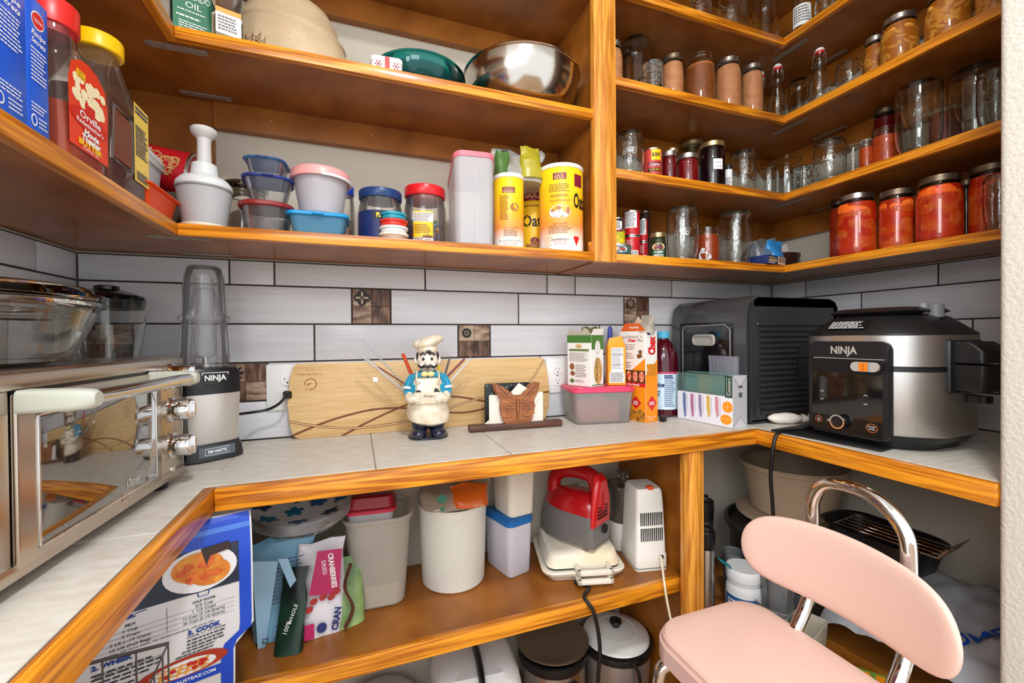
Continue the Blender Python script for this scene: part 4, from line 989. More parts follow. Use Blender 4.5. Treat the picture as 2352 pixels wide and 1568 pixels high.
jar('jam jar with a gold lid behind the small red jam jar', 1530, 1562, 338, S2, y=1.19, fill=jam_r, lid=band_g, mouth=.86)
jar('squat bright red jam jar with silver lid', 1556, 1607, 349, S2, y=1.09, fill=M('bright_jam', (150, 16, 24), .2), lid=band, mouth=.9, level=.96)
jar('empty jar with smoky glass lid behind the dark jam', 1566, 1620, 318, S2, y=1.23, mouth=.86, lid=band_g)
t, R, H = jar('tall purple-black jam jar with a white label', 1607, 1668, 321, S2, y=1.09, fill=jam_d, lid=band_g, mouth=.88, level=.96)
Art().rect(.004, H * .38, .036, H * .6, 6).put('label', wht, t, wrap(R, 0, 0, .0008)); Art().text('Cherry', .018, H * .52, .005, shear=.3).text('Jam 21', .022, H * .44, .005, shear=.3).put('lettering', gry, t, wrap(R, 0, 0, .0014))
t, R, H = can('little black-topped spice jar between dark jam and empty jar', 1664, 1684, 380, S2, 1.13, wht, name='spice_jar')
ob('cap', lathe([(0, H - .012), (R + .001, H - .012), (R + .001, H + .002), (0, H + .003)], 20), kplastic, t); Art().lines(-.01, .01, H * .6, H * .15, 6).put('small_print', gry, t, wrap(R))
t, R, H = jar('upside-down jar with round crest, right of the dark jam', 1677, 1743, 340, S2, y=1.09, inv=True)
Art().ring(.018, H * .55, .012, .02, .0016).ring(.018, H * .55, .007, .012, .001).put('embossed_crest', gl, t, wrap(R, 0, 0, .0005))
jar('low upside-down jelly jar near the shelf corner', 1744, 1791, 381, S2, y=1.095, inv=True, mouth=.92, mat=gl)
jar('wide empty jar in the shelf corner behind the quilted jar', 1772, 1846, 352, S2, x=1.5, mouth=.9, inv=False, mat=gl)
quilted('squat quilted jar in the corner below the swing-top bottles', 1822, 1872, 376, S2, y=1.13)
jar('upside-down pressed jar on the right run left of orange preserves', 1868, 1946, 313, S2, x=1.415, inv=True, emb='Kerr')
jar('small upside-down jar behind the large pressed jar', 1942, 1978, 328, S2, x=1.53, inv=True)
jar('narrow orange preserve jar beside the taller orange jar', 1973, 2008, 318, S2, x=1.44, fill=salsa, lid=None, mouth=.94, mat=gl)
jar('larger orange preserve jar with clear rim', 2000, 2070, 288, S2, x=1.455, fill=salsa, mouth=.94, mat=gl)
jar('dark red jar with dull lid behind the orange preserves', 2006, 2062, 244, S2, x=1.56, fill=jam_r, lid=band_d, mouth=.86)
jar('big half-gallon jar upside down on the right shelf', 2055, 2168, 178, S2, x=1.41, inv=True, emb='Kerr', mat=gl)
t, R, H = jar('red jar tied with twine behind the half-gallon jar', 2136, 2212, 232, S2, x=1.57, fill=M('pink_salsa', (190, 84, 60), .4), mouth=.86, mat=gl)
b = NB()
for k in range(4): tube([((R * .9) * math.cos(a * PI / 12), (R * .9) * math.sin(a * PI / 12), H * .86 + k * .003) for a in range(24)], .0018, 6, b, closed=True)
ob('twine', b, M('twine', (186, 166, 130), .9), t)
jar('widest upside-down jar at the wall end of its shelf', 2172, 2310, 140, S2, x=1.505, inv=True, mat=gl)
jar('pressed upside-down jar cut off by the plastered wall end', 2240, 2336, 150, S2, x=1.415, inv=True)
# --- S1: cans, pesto, tomatoes
tuna, R, H = can('flat tuna can with white fish label at the upright', 1386, 1451, 560, S1, 1.085, M('tuna_green', (70, 104, 90), .4))
Art().disc(.014, H * .55, .018, .0095).put('label_picture', wht, tuna, wrap(R)); Art().text('TUNA', .014, H * .58, .006, .024, bold=.04).put('lettering', red, tuna, wrap(R, 0, 0, .0009)); Art().rect(-.01, .002, .034, .009, 6).put('label_band', nvy, tuna, wrap(R))
y1, R, H = can('yellow lemon-print can standing on the tuna can', 1398, 1437, 524, S1 + H + .001, 1.095, M('lemon_yellow', (236, 208, 24), .4, col2=(150, 168, 30), vscale=70))
Art().rect(-.02, H * .78, .022, H * .96, 6).put('label_band', maroon, y1, wrap(R))
cn = M('red_can', (196, 24, 34), .35)
for i, (l, r, a0, a1, y, lab) in enumerate(((1433, 1471, 541, 481, 1.15, 'front stack of red cans'), (1469, 1489, 555, 497, 1.2, 'narrow-looking stack of red cans behind'))):
    c1, R, H = can('lower red can in the ' + lab, l, r, a0, S1, y, cn, group='red cans')
    Art().rect(.004 - R * .3, .004, R * .9, H * .42, 5).put('label_panel', wht, c1, wrap(R)); Art().lines(-R * .8, R * .2, H * .85, H * .5, 6, .3).put('small_print', wht, c1, wrap(R)); Art().lines(0, R * .8, H * .4, .008, 6).put('small_print', gry, c1, wrap(R, 0, 0, .001))
    c2, R2, H2 = can('upper red can in the ' + lab, l, r, a1, S1 + H + .001, y, cn, h=H, group='red cans')
    Art().rect(-R * .9, H * .3, R * .7, H * .95, 6).put('label_panel', wht, c2, wrap(R)); Art().lines(-R * .85, R * .6, H * .92, H * .34, 11).put('small_print', gry, c2, wrap(R, 0, 0, .001))
can('dark brown can behind the red stacks', 1472, 1495, 484, S1, 1.26, M('dark_can', (70, 46, 36), .45))
c3, R, H3 = can('dark-labelled can on top of the yellow can', 1398, 1434, 488, y1.location.z + .045, 1.11, M('black_can', (40, 28, 32), .4), h=.04)
Art().rect(-R * .5, .004, R * .9, .028, 5).put('label_panel', wht, c3, wrap(R)); Art().lines(-R * .4, R * .8, .026, .006, 4).put('small_print', gry, c3, wrap(R, 0, 0, .001))
t, R, H = jar('small green pesto jar with gold lid', 1493, 1532, 533, S1, y=1.1, fill=M('pesto', (62, 74, 26), .5, col2=(40, 50, 16), vscale=80), mouth=.84, lid=band_g, level=.95, name='pesto_jar')
Art().rect(-R * .8, .004, R * .9, H * .36, 6).put('label', M('pesto_green', (26, 78, 44), .4), t, wrap(R, 0, 0, .0006)); Art().disc(.002, H * .46, R * .8, H * .14).put('label', tan, t, wrap(R, 0, 0, .0007))
Art().text('CLASSIC', .002, H * .27, .006, R * 1.2, bold=.03).text('PESTO', .002, H * .14, .007, R * 1.2, bold=.03).put('lettering', wht, t, wrap(R, 0, 0, .0011)); Art().text('Gaia', .002, H * .46, .01, R * 1.1, bold=.04).put('lettering', maroon, t, wrap(R, 0, 0, .0012))
jar('tallest upside-down jar on the lowest shelf, right of the pesto', 1532, 1606, 469, S1, y=YB, inv=True, emb='Ball', mouth=.86)
t, R, H = jar('orange jar with a torn white label and no lid', 1600, 1653, 520, S1, y=1.115, fill=M('orange_jelly', (186, 76, 28), .3), mouth=.94, mat=gl)
Art().poly([(-.03, .004), (-.012, .002), (.004, .016), (.012, .02), (.01, .03), (-.004, .042), (-.012, .04), (-.008, .052), (-.018, .056), (-.03, .036)]).put('torn_label', wht, t, wrap(R, 0, 0, .0008))
jar('upside-down pressed jar left of the pineapple pack', 1652, 1731, 480, S1, y=1.085, inv=True, mouth=.88)
# pineapple snack pack with crumpled bag
t = thing('pineapple_pack', 'flat blue pineapple carton with barcode overhanging the shelf corner', 'carton', (1.352, 1.088, S1 + .001), .22)
ob('carton_body', box(-.058, .06, -.022, .045, 0, .03, .0015), M('pineapple_navy', (28, 44, 96), .35), t)
Art().rect(.005, .002, .056, .028).put('barcode_panel', M('barcode_tan', (222, 196, 164), .5), t, front(0, -.022, 0)); Art().bars(.009, .008, .053, .0265, 26).put('barcode', M('barcode_brown', (120, 90, 80), .5), t, front(0, -.022, 0, .0009))
Art().text('100% Juice', -.027, .022, .0065, .05, shear=.2).text('PINEAPPLE', -.027, .0125, .0065, .052, bold=.04).put('lettering', M('pineapple_yellow', (240, 208, 90), .5), t, front(0, -.022, 0)); Art().lines(-.055, -.01, .0075, .002, 2).put('small_print', wht, t, front(0, -.022, 0))
t = thing('plastic_bag', 'crumpled clear bag with blue print lying on the pineapple carton', 'bag', (1.395, 1.155, S1 + .032), .15)
ob('bag', pouch(.15, .1, .07, 11, .018, 28, 12, top=.3), film('bag_film', (226, 234, 240), .9, .1, .22), t)
b = pouch(.08, .06, .058, 13, .012, 20, 10, top=.3, mtx=T(.02, -.026, .006)); ob('blue_print', b, M('blue_film', (44, 128, 190), .25), t)
Art().lines(0, .04, .045, .02, 4, .5, rot=.3).put('lettering', wht, t, flat((.02, -.062, 0), (1, 0, .3), (0, .1, 1)))
t = thing('dark_bowl', 'dark round bowl in the shelf corner beside the tomato jars', 'bowl', (1.56, 1.225, S1 + .0005), 0)
ob('bowl_body', lathe([(0, 0), (.045, 0), (.07, .03), (.078, .07), (.075, .07), (.066, .03), (0, .006)], 32), M('dark_brown_bowl', (52, 32, 22), .3), t)
jar('dark tomato jar in shadow left of the pale-lidded tomatoes', 1906, 1948, 458, S1, x=1.56, fill=tomato, lid=band_d)
jar('jar of whole peeled tomatoes with a bright silver lid', 1920, 2018, 440, S1, x=1.415, fill=tomato, chunk=(tom_o, 'tom'), lid=band, mouth=.76)
jar('straight tomato jar with a dull brown lid', 2018, 2104, 432, S1, x=1.435, fill=tomato, chunk=(tom_o, 'tom'), lid=band_d, mouth=.9)
jar('largest tomato jar with deep red juice', 2102, 2216, 398, S1, x=1.415, fill=tomato, chunk=(M('tomato_red', (232, 60, 12), .3, col2=(244, 120, 40), vscale=30), 'tom'), lid=band_d, mouth=.8)
jar('small dark-lidded jar behind the largest tomato jar', 2196, 2243, 411, S1, x=1.58, fill=jam_d, lid=band_d)
jar('tomato jar behind an upside-down jar at the wall end', 2222, 2335, 372, S1, x=1.46, fill=tomato, chunk=(tom_o, 'tom'), lid=band_d, mouth=.86)
jar('upside-down jar before the last tomato jar at wall end', 2256, 2336, 395, S1, x=1.41, inv=True)
# --- S4: bottoms of clear jars
for i, (l, r, kw, lab) in enumerate(((1585, 1640, dict(y=1.09), 'leftmost'), (1646, 1722, dict(y=1.085), 'widest'), (1730, 1790, dict(y=1.12), 'corner'), (1872, 1922, dict(x=1.42), 'rightmost'))):
    jar({'leftmost': 'clear glass jar on the topmost right shelf, next to the upright', 'widest': 'wide clear jar on the topmost right shelf beside the corner', 'corner': 'clear jar set back in the topmost shelf corner', 'rightmost': 'clear jar on the topmost shelf of the right wall'}[lab], l, r, -30, S4, mouth=.8, mat=gl_em, **kw)
t, R, H = jar('clear bottle with a white label on the topmost shelf', 1822, 1866, -30, S4, x=1.41, mouth=.6, mat=gl)
Art().rect(-R * 1.2, .02, R * 1.2, .09, 8).put('label', wht, t, wrap(R, 0, 0, .0006)); Art().lines(-R, R, .085, .03, 6).put('small_print', gry, t, wrap(R, 0, 0, .001))
# ================================================================== things on the worktop
# ------------------------------------------------------------------ toaster oven
oven_st = M('oven_steel', (196, 184, 170), .26, 1.0, bump=.04, bscale=260, stretch=(1, 40, 1))
chrome = M('chrome', (220, 220, 220), .06, 1.0)
oven_gl = M('oven_glass', (46, 36, 24), .04, 0, ior=2.0, coat=1.0, spec=.9)
bracket_m = M('pale_bracket', (186, 188, 174), .45)
to = thing('toaster_oven', 'brushed steel toaster oven with chrome handle and three chrome knobs', 'oven', (-.3405, .768, ZC), -.0625)
hw = .25
b = loft([(.014, .145, hw, .012, -.146), (.236, .145, hw, .012, -.146), (.243, .138, hw - .007, .012, -.146)], 4)
ob('oven_body', b, oven_st, to)
for sx in (-.02, -.26):
    for sy in (-.2, .2): ob('foot', lathe([(0, 0), (.014, 0), (.016, .004), (.016, .015), (0, .015)], 16, mtx=T(sx, sy, 0)), kplastic, to)
# raised front frame, control panel and door
fr = box(-.002, .004, -hw, hw, .018, .034, .001); box(-.002, .004, -hw, hw, .222, .24, .001, fr); box(-.002, .004, -hw, -.16, .034, .222, .001, fr)
ob('front_frame', fr, oven_st, to)
ob('control_panel', box(-.002, .003, .158, hw - .001, .02, .238, .004), oven_st, to)
dr = ob('door', box(.001, .008, -.155, .153, .028, .219, .003), oven_st, to)
ob('window', box(.006, .0088, -.126, .13, .043, .19, .002), oven_gl, dr)
b = NB()
for y0, y1, z0, z1 in ((-.129, .133, .04, .043), (-.129, .133, .19, .193), (-.129, -.126, .04, .193), (.13, .133, .04, .193)): box(.006, .0102, y0, y1, z0, z1, .001, b)
ob('window_bezel', b, chrome, dr, kind='stuff')
ob('door_gap', box(.001, .0045, -.155, .153, .2185, .2225), kplastic, to)
hd = ob('handle_bar', tube([(.062, -.135, .209), (.062, .135, .209)], .009, 16), chrome, to)
for y0 in (-.152, .118):
    ob('handle_bracket', loft([(.006, .013, .014, .005, 0, 0), (.05, .0125, .013, .006, 0, 0), (.068, .011, .011, .008, 0, 0), (.073, .008, .008, .007, 0, 0)], 4, mtx=T(0, y0 + .01, .209) @ RY(PI / 2)), bracket_m, to)
for z in (.208, .145, .078):
    k = ob('knob', lathe([(0, 0), (.0235, 0), (.0235, .003), (.0195, .006), (.0195, .03), (.0175, .033), (0, .033)], 36, mtx=T(.003, .202, z) @ RY(PI / 2)), chrome, to)
    ob('knob_grip', box(.034, .041, .199, .205, z - .017, z + .017, .002), chrome, k)
    a = Art()
    for i in range(11):
        an = PI * 1.25 - i * PI * 1.5 / 10; a.line([(.202 + .0255 * math.cos(an), z + .0255 * math.sin(an)), (.202 + .029 * math.cos(an), z + .029 * math.sin(an))], .0009)
        if i % 2 == 0: a.text(str(100 + 35 * i) if z > .2 else str(i * 3), .202 + .034 * math.cos(an), z + .032 * math.sin(an), .0036)
    a.put('dial_marks', blk, to, rightf(.0032, 0, 0, .0003))
ob('power_light', lathe([(0, 0), (.006, 0), (.0055, .002), (0, .002)], 16, mtx=T(.003, .202, .034) @ RY(PI / 2)), chrome, to)
Art().text('Oster', .06, .058, .012, .038, shear=.3).put('lettering', wht, to, rightf(.009, 0, 0, .0003))
Art().ring(.04, .039, .009, .007, .0016).line([(.036, .034), (.04, .044), (.044, .037)], .0014).put('embossed_logo', chrome, to, rightf(.0082, 0, 0, .0005))
# glass casserole with a flat lid on the oven
t = thing('glass_casserole', 'clear glass casserole bowl with a glass lid on the toaster oven', 'bowl', (-.478, .715, ZC + .2435), 0)
pf = [(.095, 0), (.118, .006), (.128, .018), (.147, .068), (.15, .074)]
ob('bowl_body', lathe([(0, 0)] + pf + [(.156, .077), (.157, .082), (.154, .0835)] + [(r - .005, z + .001) for r, z in pf[::-1]][0:4] + [(.09, .006), (0, .006)], 64), gl, t)
ob('lid', lathe([(0, .088), (.13, .088), (.142, .0845), (.155, .0845), (.157, .088), (.155, .093), (.146, .094), (.143, .1), (.138, .103), (.132, .1), (.128, .0945), (0, .0945)], 64), gl, t)
# tall glass blender jug behind the oven
t = thing('blender_jug', 'glass blender jug with measuring marks and black lid behind the oven', 'blender', (-.522, 1.21, ZC + .0005), 2.5)
ob('motor_base', loft([(0, .075, .075, .02), (.01, .078, .078, .02), (.13, .062, .062, .02), (.17, .05, .05, .02)], 4), kplastic, t)
ob('jug', shell([(.172, .043, .043, .03), (.2, .045, .045, .03), (.34, .06, .06, .035), (.365, .062, .062, .035)], .003, 6), gl, t)
ob('lid_collar', loft([(.345, .0565, .0565, .033), (.366, .0585, .0585, .034)], 6), kplastic, t)
ob('lid', lathe([(0, .366), (.064, .366), (.067, .37), (.064, .375), (.03, .388), (.022, .389), (.022, .396), (.018, .398), (0, .398)], 40), M('gloss_black', (10, 10, 12), .12), t)
ob('jug_handle', tube(spline([(.055, 0, .34), (.1, 0, .33), (.1, 0, .24), (.052, 0, .215)], 5), .008, 8), gl, t)
Art().text('1.25', 0, .315, .007).text('1.00', -.002, .29, .007).text('.75', -.002, .262, .007).put('lettering', gry, t, flat((0, .0605, 0), (-1, 0, 0), (0, 0, 1), .0005))
# ------------------------------------------------------------------ personal blender
bl = thing('personal_blender', 'black and silver personal blender with an upturned clear cup', 'blender', (-.334, 1.196, ZC + .0005), .59)
silver = M('blender_silver', (206, 202, 196), .32, .6)
ob('foot', loft([(0, .062, .06, .03), (.004, .066, .064, .032), (.024, .064, .062, .032), (.04, .058, .056, .03)], 2), M('blender_charcoal', (44, 46, 50), .4), bl)
ob('silver_body', loft([(.036, .0565, .0545, .03), (.04, .057, .055, .03), (.15, .062, .06, .03), (.153, .062, .06, .03)], 2), silver, bl)
ob('black_top', loft([(.152, .063, .061, .031), (.2, .061, .059, .03), (.21, .056, .054, .03), (.211, .046, .044, .03)], 2), M('blender_black', (26, 27, 30), .35), bl)
fa = front(0, -.0632, 0, .0004)
Art().rect(-.0265, .165, .0265, .201).put('badge', wht, bl, flat((0, -.0625, 0), (1, 0, 0), (0, .02, 1), .0006)); Art().rect(-.025, .1775, .025, .1995).put('badge_panel', blk, bl, flat((0, -.0625, 0), (1, 0, 0), (0, .02, 1), .0009))
Art().text('NINJA', 0, .189, .012, .043, bold=.03).put('lettering', wht, bl, flat((0, -.0625, 0), (1, 0, 0), (0, .02, 1), .0012)); Art().text('PROFESSIONAL', 0, .1715, .0055, .046, bold=.03, shear=.2).put('lettering', blk, bl, flat((0, -.0625, 0), (1, 0, 0), (0, .02, 1), .0012))
Art().rect(-.036, .012, .036, .034).put('foot_panel', M('slate_panel', (92, 102, 112), .4), bl, flat((0, -.0652, 0), (1, 0, 0), (0, .06, 1), .0004))
Art().text('900 WATTS', 0, .023, .006, .038, bold=.05).line([(-.024, .016), (.024, .016), (.024, .03), (-.024, .03), (-.024, .0155)], .001).put('lettering', wht, bl, flat((0, -.0652, 0), (1, 0, 0), (0, .06, 1), .0008))
cup_pl = film('cup_plastic', (246, 247, 248), .8, .05, .05)
pf = [(.048, .212), (.0485, .24), (.044, .318), (.0505, .32), (.0505, .331), (.043, .333), (.042, .36), (.0395, .42), (.034, .443), (.03, .447), (0, .447)]
ob('cup', lathe(pf + [(0, .444), (.029, .444), (.032, .44), (.0375, .418), (.0415, .33), (.0465, .24), (.046, .212)], 48), cup_pl, bl)
b = NB()
for k in range(8):
    an = k * PI / 4; tube([(.0485 * math.cos(an), .0485 * math.sin(an), .24), (.0445 * math.cos(an), .0445 * math.sin(an), .31)], .0022, 6, b); tube([(.0425 * math.cos(an), .0425 * math.sin(an), .336), (.0385 * math.cos(an), .0385 * math.sin(an), .425)], .0022, 6, b)
ob('cup_ribs', b, cup_pl, bl, kind='stuff')
ob('inner_cone', lathe([(.03, .33), (.026, .37), (.02, .395), (0, .4)], 32), film('cone_plastic', (238, 240, 242), .8, .2, .16), bl)
b = lathe([(0, .212), (.018, .212), (.018, .217), (.006, .219), (.006, .236), (0, .237)], 20)
ob('blade_hub', b, steel, bl)
for k in range(4):
    an = k * PI / 2 + .4; up_ = 1 if k % 2 else .2
    ob('blade', tube([(0, 0, .232), (.02 * math.cos(an), .02 * math.sin(an), .236), (.031 * math.cos(an), .031 * math.sin(an), .238 + .022 * up_)], .0028, 6, flat=.3, taper=lambda q: 1.2 - .8 * q), steel, bl)
# ------------------------------------------------------------------ sockets and cord
plate_m = M('socket_plate', (232, 232, 228), .35)
def outlet(x, z, label, w_=.083, h_=.128):
    t = thing('wall_socket', label, 'socket', (x, D - .001, z)); t.rotation_euler = (0, 0, 0)
    ob('cover_plate', box(-w_ / 2, w_ / 2, -.006, 0, -h_ / 2, h_ / 2, .0025), plate_m, t)
    for s in (-1, 1):
        r_ = ob('receptacle', loft([(0, .0165, .0145, .011), (.0085, .0165, .0145, .011)], 5, mtx=T(0, 0, s * .0195) @ RX(PI / 2)), M('receptacle_white', (238, 238, 236), .3), t)
        Art().rect(-.0075, s * .0195, -.006, s * .0195 + .008).rect(.006, s * .0195, .0075, s * .0195 + .008).disc(0, s * .0195 - .0065, .0024).put('slots', blk, r_, front(0, -.0086, 0, .0003))
    ob('plate_screw', lathe([(0, 0), (.003, 0), (.0025, .001), (0, .0012)], 10, mtx=T(0, -.006, 0) @ RX(PI / 2)), screw_m, t)
    return t
zc_ = P(640, 889, y=D).z
outlet(-.18, zc_, 'white wall socket with a black plug in it, left of cutting board', .105, .128)
outlet(.652, P(1275, 862, y=D).z, 'white wall socket at the right end of the cutting board', .085, .118)
O_ = Vector((-.178, D - .0095, zc_ - .0195)); M_ = (Matrix.Translation(bl.location) @ bl.rotation_euler.to_matrix().to_4x4()).inverted() @ Matrix.Translation(O_)
ob('plug', loft([(0, .011, .01, .004), (.02, .011, .01, .004), (.028, .006, .006, .004)], 4, mtx=M_ @ RX(PI / 2)), kplastic, bl)
pts = [(0, -.026, 0), (-.004, -.04, -.006), (-.02, -.045, -.022), (-.045, -.04, -.034), (-.075, -.05, -.037), (-.1, -.075, -.036)]
ob('cord', tube(spline(pts, 5), .0036, 8, mtx=M_), kplastic, bl)
# ------------------------------------------------------------------ bamboo cutting board
bamboo = wood('bamboo', (226, 190, 134), (206, 164, 106), 'x', .45, 1.4, .5, 0)
cb = thing('cutting_board', 'long bamboo cutting board with dark curved inlays leaning on tiles', 'board', (-.178, 1.3065, ZC + .0008)); cb.rotation_euler = (-.06, 0, 0)
W_, H_ = .79, .207
pts = []
def arcp(cx, cz, r, a0, a1, n=6): return [(cx + r * math.cos(a0 + (a1 - a0) * i / n), cz + r * math.sin(a0 + (a1 - a0) * i / n)) for i in range(n + 1)]
pts += arcp(.025, .016, .016, -PI / 2, -PI * .9, 5)[::-1][::-1]
left = [(.006, .04), (.0, .1), (.004, .16)]
outl = arcp(.03, .018, .018, PI * 1.5, PI * 1.05, 5) + left + arcp(.03, H_ - .018, .018, PI * .93, PI / 2, 5) + arcp(W_ - .03, H_ - .016, .016, PI / 2, .07, 5) + [(W_ - .006, .16), (W_, .1), (W_ - .005, .04)] + arcp(W_ - .03, .018, .018, -.05, -PI / 2, 5)
ob('board', prism(outl[::-1], .016, .002), bamboo, cb)
def b2(X, Y):
    u = (X - 360) / 1880 * W_; k = (X - 360) / 1880; yb = 1265 - 150 * k; yt = 738 - 46 * k
    return (u, (yb - Y) / (yb - yt) * H_)
inl = M('dark_inlay', (120, 66, 30), .45); inl2 = M('pale_inlay', (240, 206, 150), .45)
def sp2(p): return [(v.x, v.z) for v in spline([(x, 0, z) for x, z in [b2(*q) for q in p]], 6)]
cA = sp2([(383, 1240), (600, 1140), (850, 1067), (1050, 1049), (1215, 1060), (1480, 1082), (1650, 1062), (1800, 1015), (2000, 955), (2238, 930)])
cB = sp2([(665, 1256), (850, 1150), (1050, 1055), (1210, 998), (1360, 968), (1500, 972), (1640, 992), (1800, 1020), (2000, 1058), (2150, 1090)])
cC = sp2([(366, 1140), (600, 1180), (850, 1183), (1210, 1122), (1480, 1032), (1640, 985), (1800, 960), (1940, 935), (2070, 865), (2200, 708)])
a = Art().line(cA, .0058); a.put('inlay', inl, cb, front(0, 0, 0, .0003)); Art().line(cB, .0058).put('inlay', inl, cb, front(0, 0, 0, .00035)); Art().line(cC, .0064).put('inlay', inl, cb, front(0, 0, 0, .0004)); Art().line(cC, .0024).put('pale_inlay', inl2, cb, front(0, 0, 0, .0005))
bu = M('branding', (168, 112, 58), .5)
u0, v0 = b2(498, 880); a = Art()
a.line([(u0 + .015 * math.cos(t_ / 10 * 5.2 - 1.9), v0 + .015 * math.sin(t_ / 10 * 5.2 - 1.9)) for t_ in range(11)], .0035).poly([(u0 - .012, v0 - .006), (u0 - .004, v0 + .004), (u0 + .004, v0 + .002), (u0 - .006, v0 - .004)]).disc(u0 - .012, v0 - .013, .0022)
u1_, v1_ = b2(495, 812); a.text('Totally Bamboo', u1_, v1_, .006, .062, shear=.3, rot=PI).text('EST. 2001', u1_, v1_ + .012, .0035, .02, rot=PI)
a.put('burned_mark', bu, cb, front(0, 0, 0, .0003))
# ------------------------------------------------------------------ chef figurine holding skewers and straws
cer = M('aged_ceramic', (238, 226, 204), .35, col2=(222, 204, 176), vscale=50, coat=.3)
skin = M('figurine_face', (238, 224, 206), .35, coat=.3); cblk = M('figurine_black', (26, 26, 30), .3, coat=.4); cblu = M('figurine_blue', (38, 154, 190), .3, coat=.4); cnavy = M('figurine_navy', (30, 36, 56), .25, coat=.5); cyel = M('figurine_yellow', (240, 216, 140), .35)
ch = thing('chef_figurine', 'ceramic chef figurine with a moustache, white apron and tilted hat', 'figurine', (.187, 1.2, ZC + .0005), -.15)
b = sph((-.026, -.018, .016), .02, 16, None, (1.1, 1.7, .8)); sph((.027, -.018, .016), .02, 16, b, (1.1, 1.7, .8)); lathe([(.02, .018), (.023, .03), (.026, .055), (0, .056)], 20, b, T(-.022, .004, 0)); lathe([(.02, .018), (.023, .03), (.026, .055), (0, .056)], 20, b, T(.022, .004, 0)); lathe([(0, 0), (.055, 0), (.055, .006), (0, .008)], 28, b, Matrix.Diagonal((1, .75, 1, 1)))
ob('boots', b, cnavy, ch, kind='stuff')
b = lathe([(0, .045), (.045, .044), (.056, .05), (.059, .062), (.056, .09), (.053, .11), (.055, .13), (.053, .15), (.045, .165), (.03, .176), (0, .18)], 40)
for v in b.verts:
    v.co.y *= .8
    if v.co.z < .07: v.co.z -= .008 * math.cos(math.atan2(v.co.x, -v.co.y) * 1.0 - .5); v.co.xy *= 1 + .03 * math.sin(6 * math.atan2(v.co.x, -v.co.y))
ob('apron', b, cer, ch)
b = lathe([(.056, .118), (.0575, .13), (.0565, .15), (.048, .17), (.034, .181), (.026, .184)], 40)
for v in b.verts:
    v.co.y *= .8
for f in [f for f in b.faces if f.calc_center_median().y < -.012 and abs(f.calc_center_median().x) < .034 and f.calc_center_median().z < .168]: b.faces.remove(f)
ob('shirt', b, cblu, ch)
for s in (-1, 1):
    b = tube(spline([(s * .036, 0, .168), (s * .049, -.004, .15), (s * .053, -.01, .13), (s * .05, -.03, .118)], 5), .0145, 12, taper=lambda q: 1.05 - .25 * q)
    ob('sleeve', b, cblu, ch)
    ob('cuff', tube([(s * .0525, -.012, .14), (s * .0535, -.014, .134)], .0158, 14), wplastic, ch)
    b = tube(spline([(s * .05, -.026, .12), (s * .046, -.042, .112), (s * .035, -.05, .114), (s * .022, -.05, .116)], 5), .0125, 10, taper=lambda q: 1 - .35 * q)
    for k in range(4): tube([(s * .034, -.055, .108 + .005 * k), (s * .02, -.056, .109 + .005 * k)], .0033, 6, b)
    tube([(s * .04, -.05, .122), (s * .03, -.054, .13)], .0036, 6, b)
    ob('arm', b, cer, ch)
    ob('apron_strap', tube(spline([(s * .026, -.042, .15), (s * .03, -.034, .168), (s * .028, -.016, .182)], 4), .006, 8, flat=.5), cer, ch)
ob('apron_pocket', loft([(-.0, .034, .006, .004, 0, -.045), (.03, .036, .007, .005, 0, -.0465)], 4, mtx=T(0, 0, .1)), cer, ch)
Art().poly([(-.034, .1315), (-.017, .1315), (-.02, .1365), (-.028, .1375)]).put('pocket_opening', cblk, ch, front(0, -.0535, 0)); Art().poly([(.016, .1305), (.033, .131), (.022, .142), (.017, .14)]).put('pocket_opening', cblk, ch, front(0, -.0535, 0))
Art().text('Giorgio', .002, .121, .0065, .028, shear=.2).put('lettering', cblk, ch, front(0, -.054, 0))
ob('apron_bib', loft([(.128, .03, .004, .003, 0, -.043), (.165, .028, .004, .003, 0, -.032)], 3), cer, ch)
b = sph((0, -.004, .212), .03, 24, None, (.98, .95, 1.12)); sph((0, -.008, .197), .022, 16, b, (1, 1, .9)); sph((-.032, .0, .212), .009, 10, b, (.6, 1, 1.3)); sph((.032, .0, .212), .009, 10, b, (.6, 1, 1.3)); sph((0, -.035, .207), .008, 12, b, (1.1, 1, .9)); sph((-.016, -.028, .2), .008, 10, b); sph((.016, -.028, .2), .008, 10, b)
ob('head', b, skin, ch, ang=180)
for s in (-1, 1):
    ob('eye', sph((s * .0115, -.0318, .2185), .0042, 10, None, (.9, .5, 1.1)), cblk, ch)
    ob('eyebrow', tube(spline([(s * .005, -.0315, .23), (s * .012, -.0305, .2345), (s * .0195, -.026, .2285)], 4), .0023, 6), cblk, ch)
    ob('sideburn', sph((s * .0275, -.008, .224), .008, 10, None, (.5, .9, 1.5)), cblk, ch)
b = tube(spline([(0, -.0385, .1975), (.008, -.039, .1995), (.016, -.0365, .1965), (.0235, -.031, .2), (.021, -.0325, .2045)], 5), .0042, 8, taper=lambda q: 1.15 - .75 * q)
tube(spline([(0, -.0385, .1975), (-.008, -.039, .1995), (-.016, -.0365, .1965), (-.0235, -.031, .2), (-.021, -.0325, .2045)], 5), .0042, 8, b, taper=lambda q: 1.15 - .75 * q)
ob('moustache', b, cblk, ch); ob('forelock', sph((.003, -.028, .237), .007, 10, None, (1.1, .6, .75)), cblk, ch)
ob('mouth', sph((0, -.0335, .1895), .006, 10, None, (1.4, .3, .25)), M('figurine_lip', (196, 110, 100), .4), ch)
b = sph((-.0085, -.04, .178), .008, 10, None, (1.3, .6, .9)); sph((.0085, -.04, .178), .008, 10, b, (1.3, .6, .9)); sph((0, -.043, .178), .0042, 8, b)
ob('bow_tie', b, cyel, ch, ang=180)
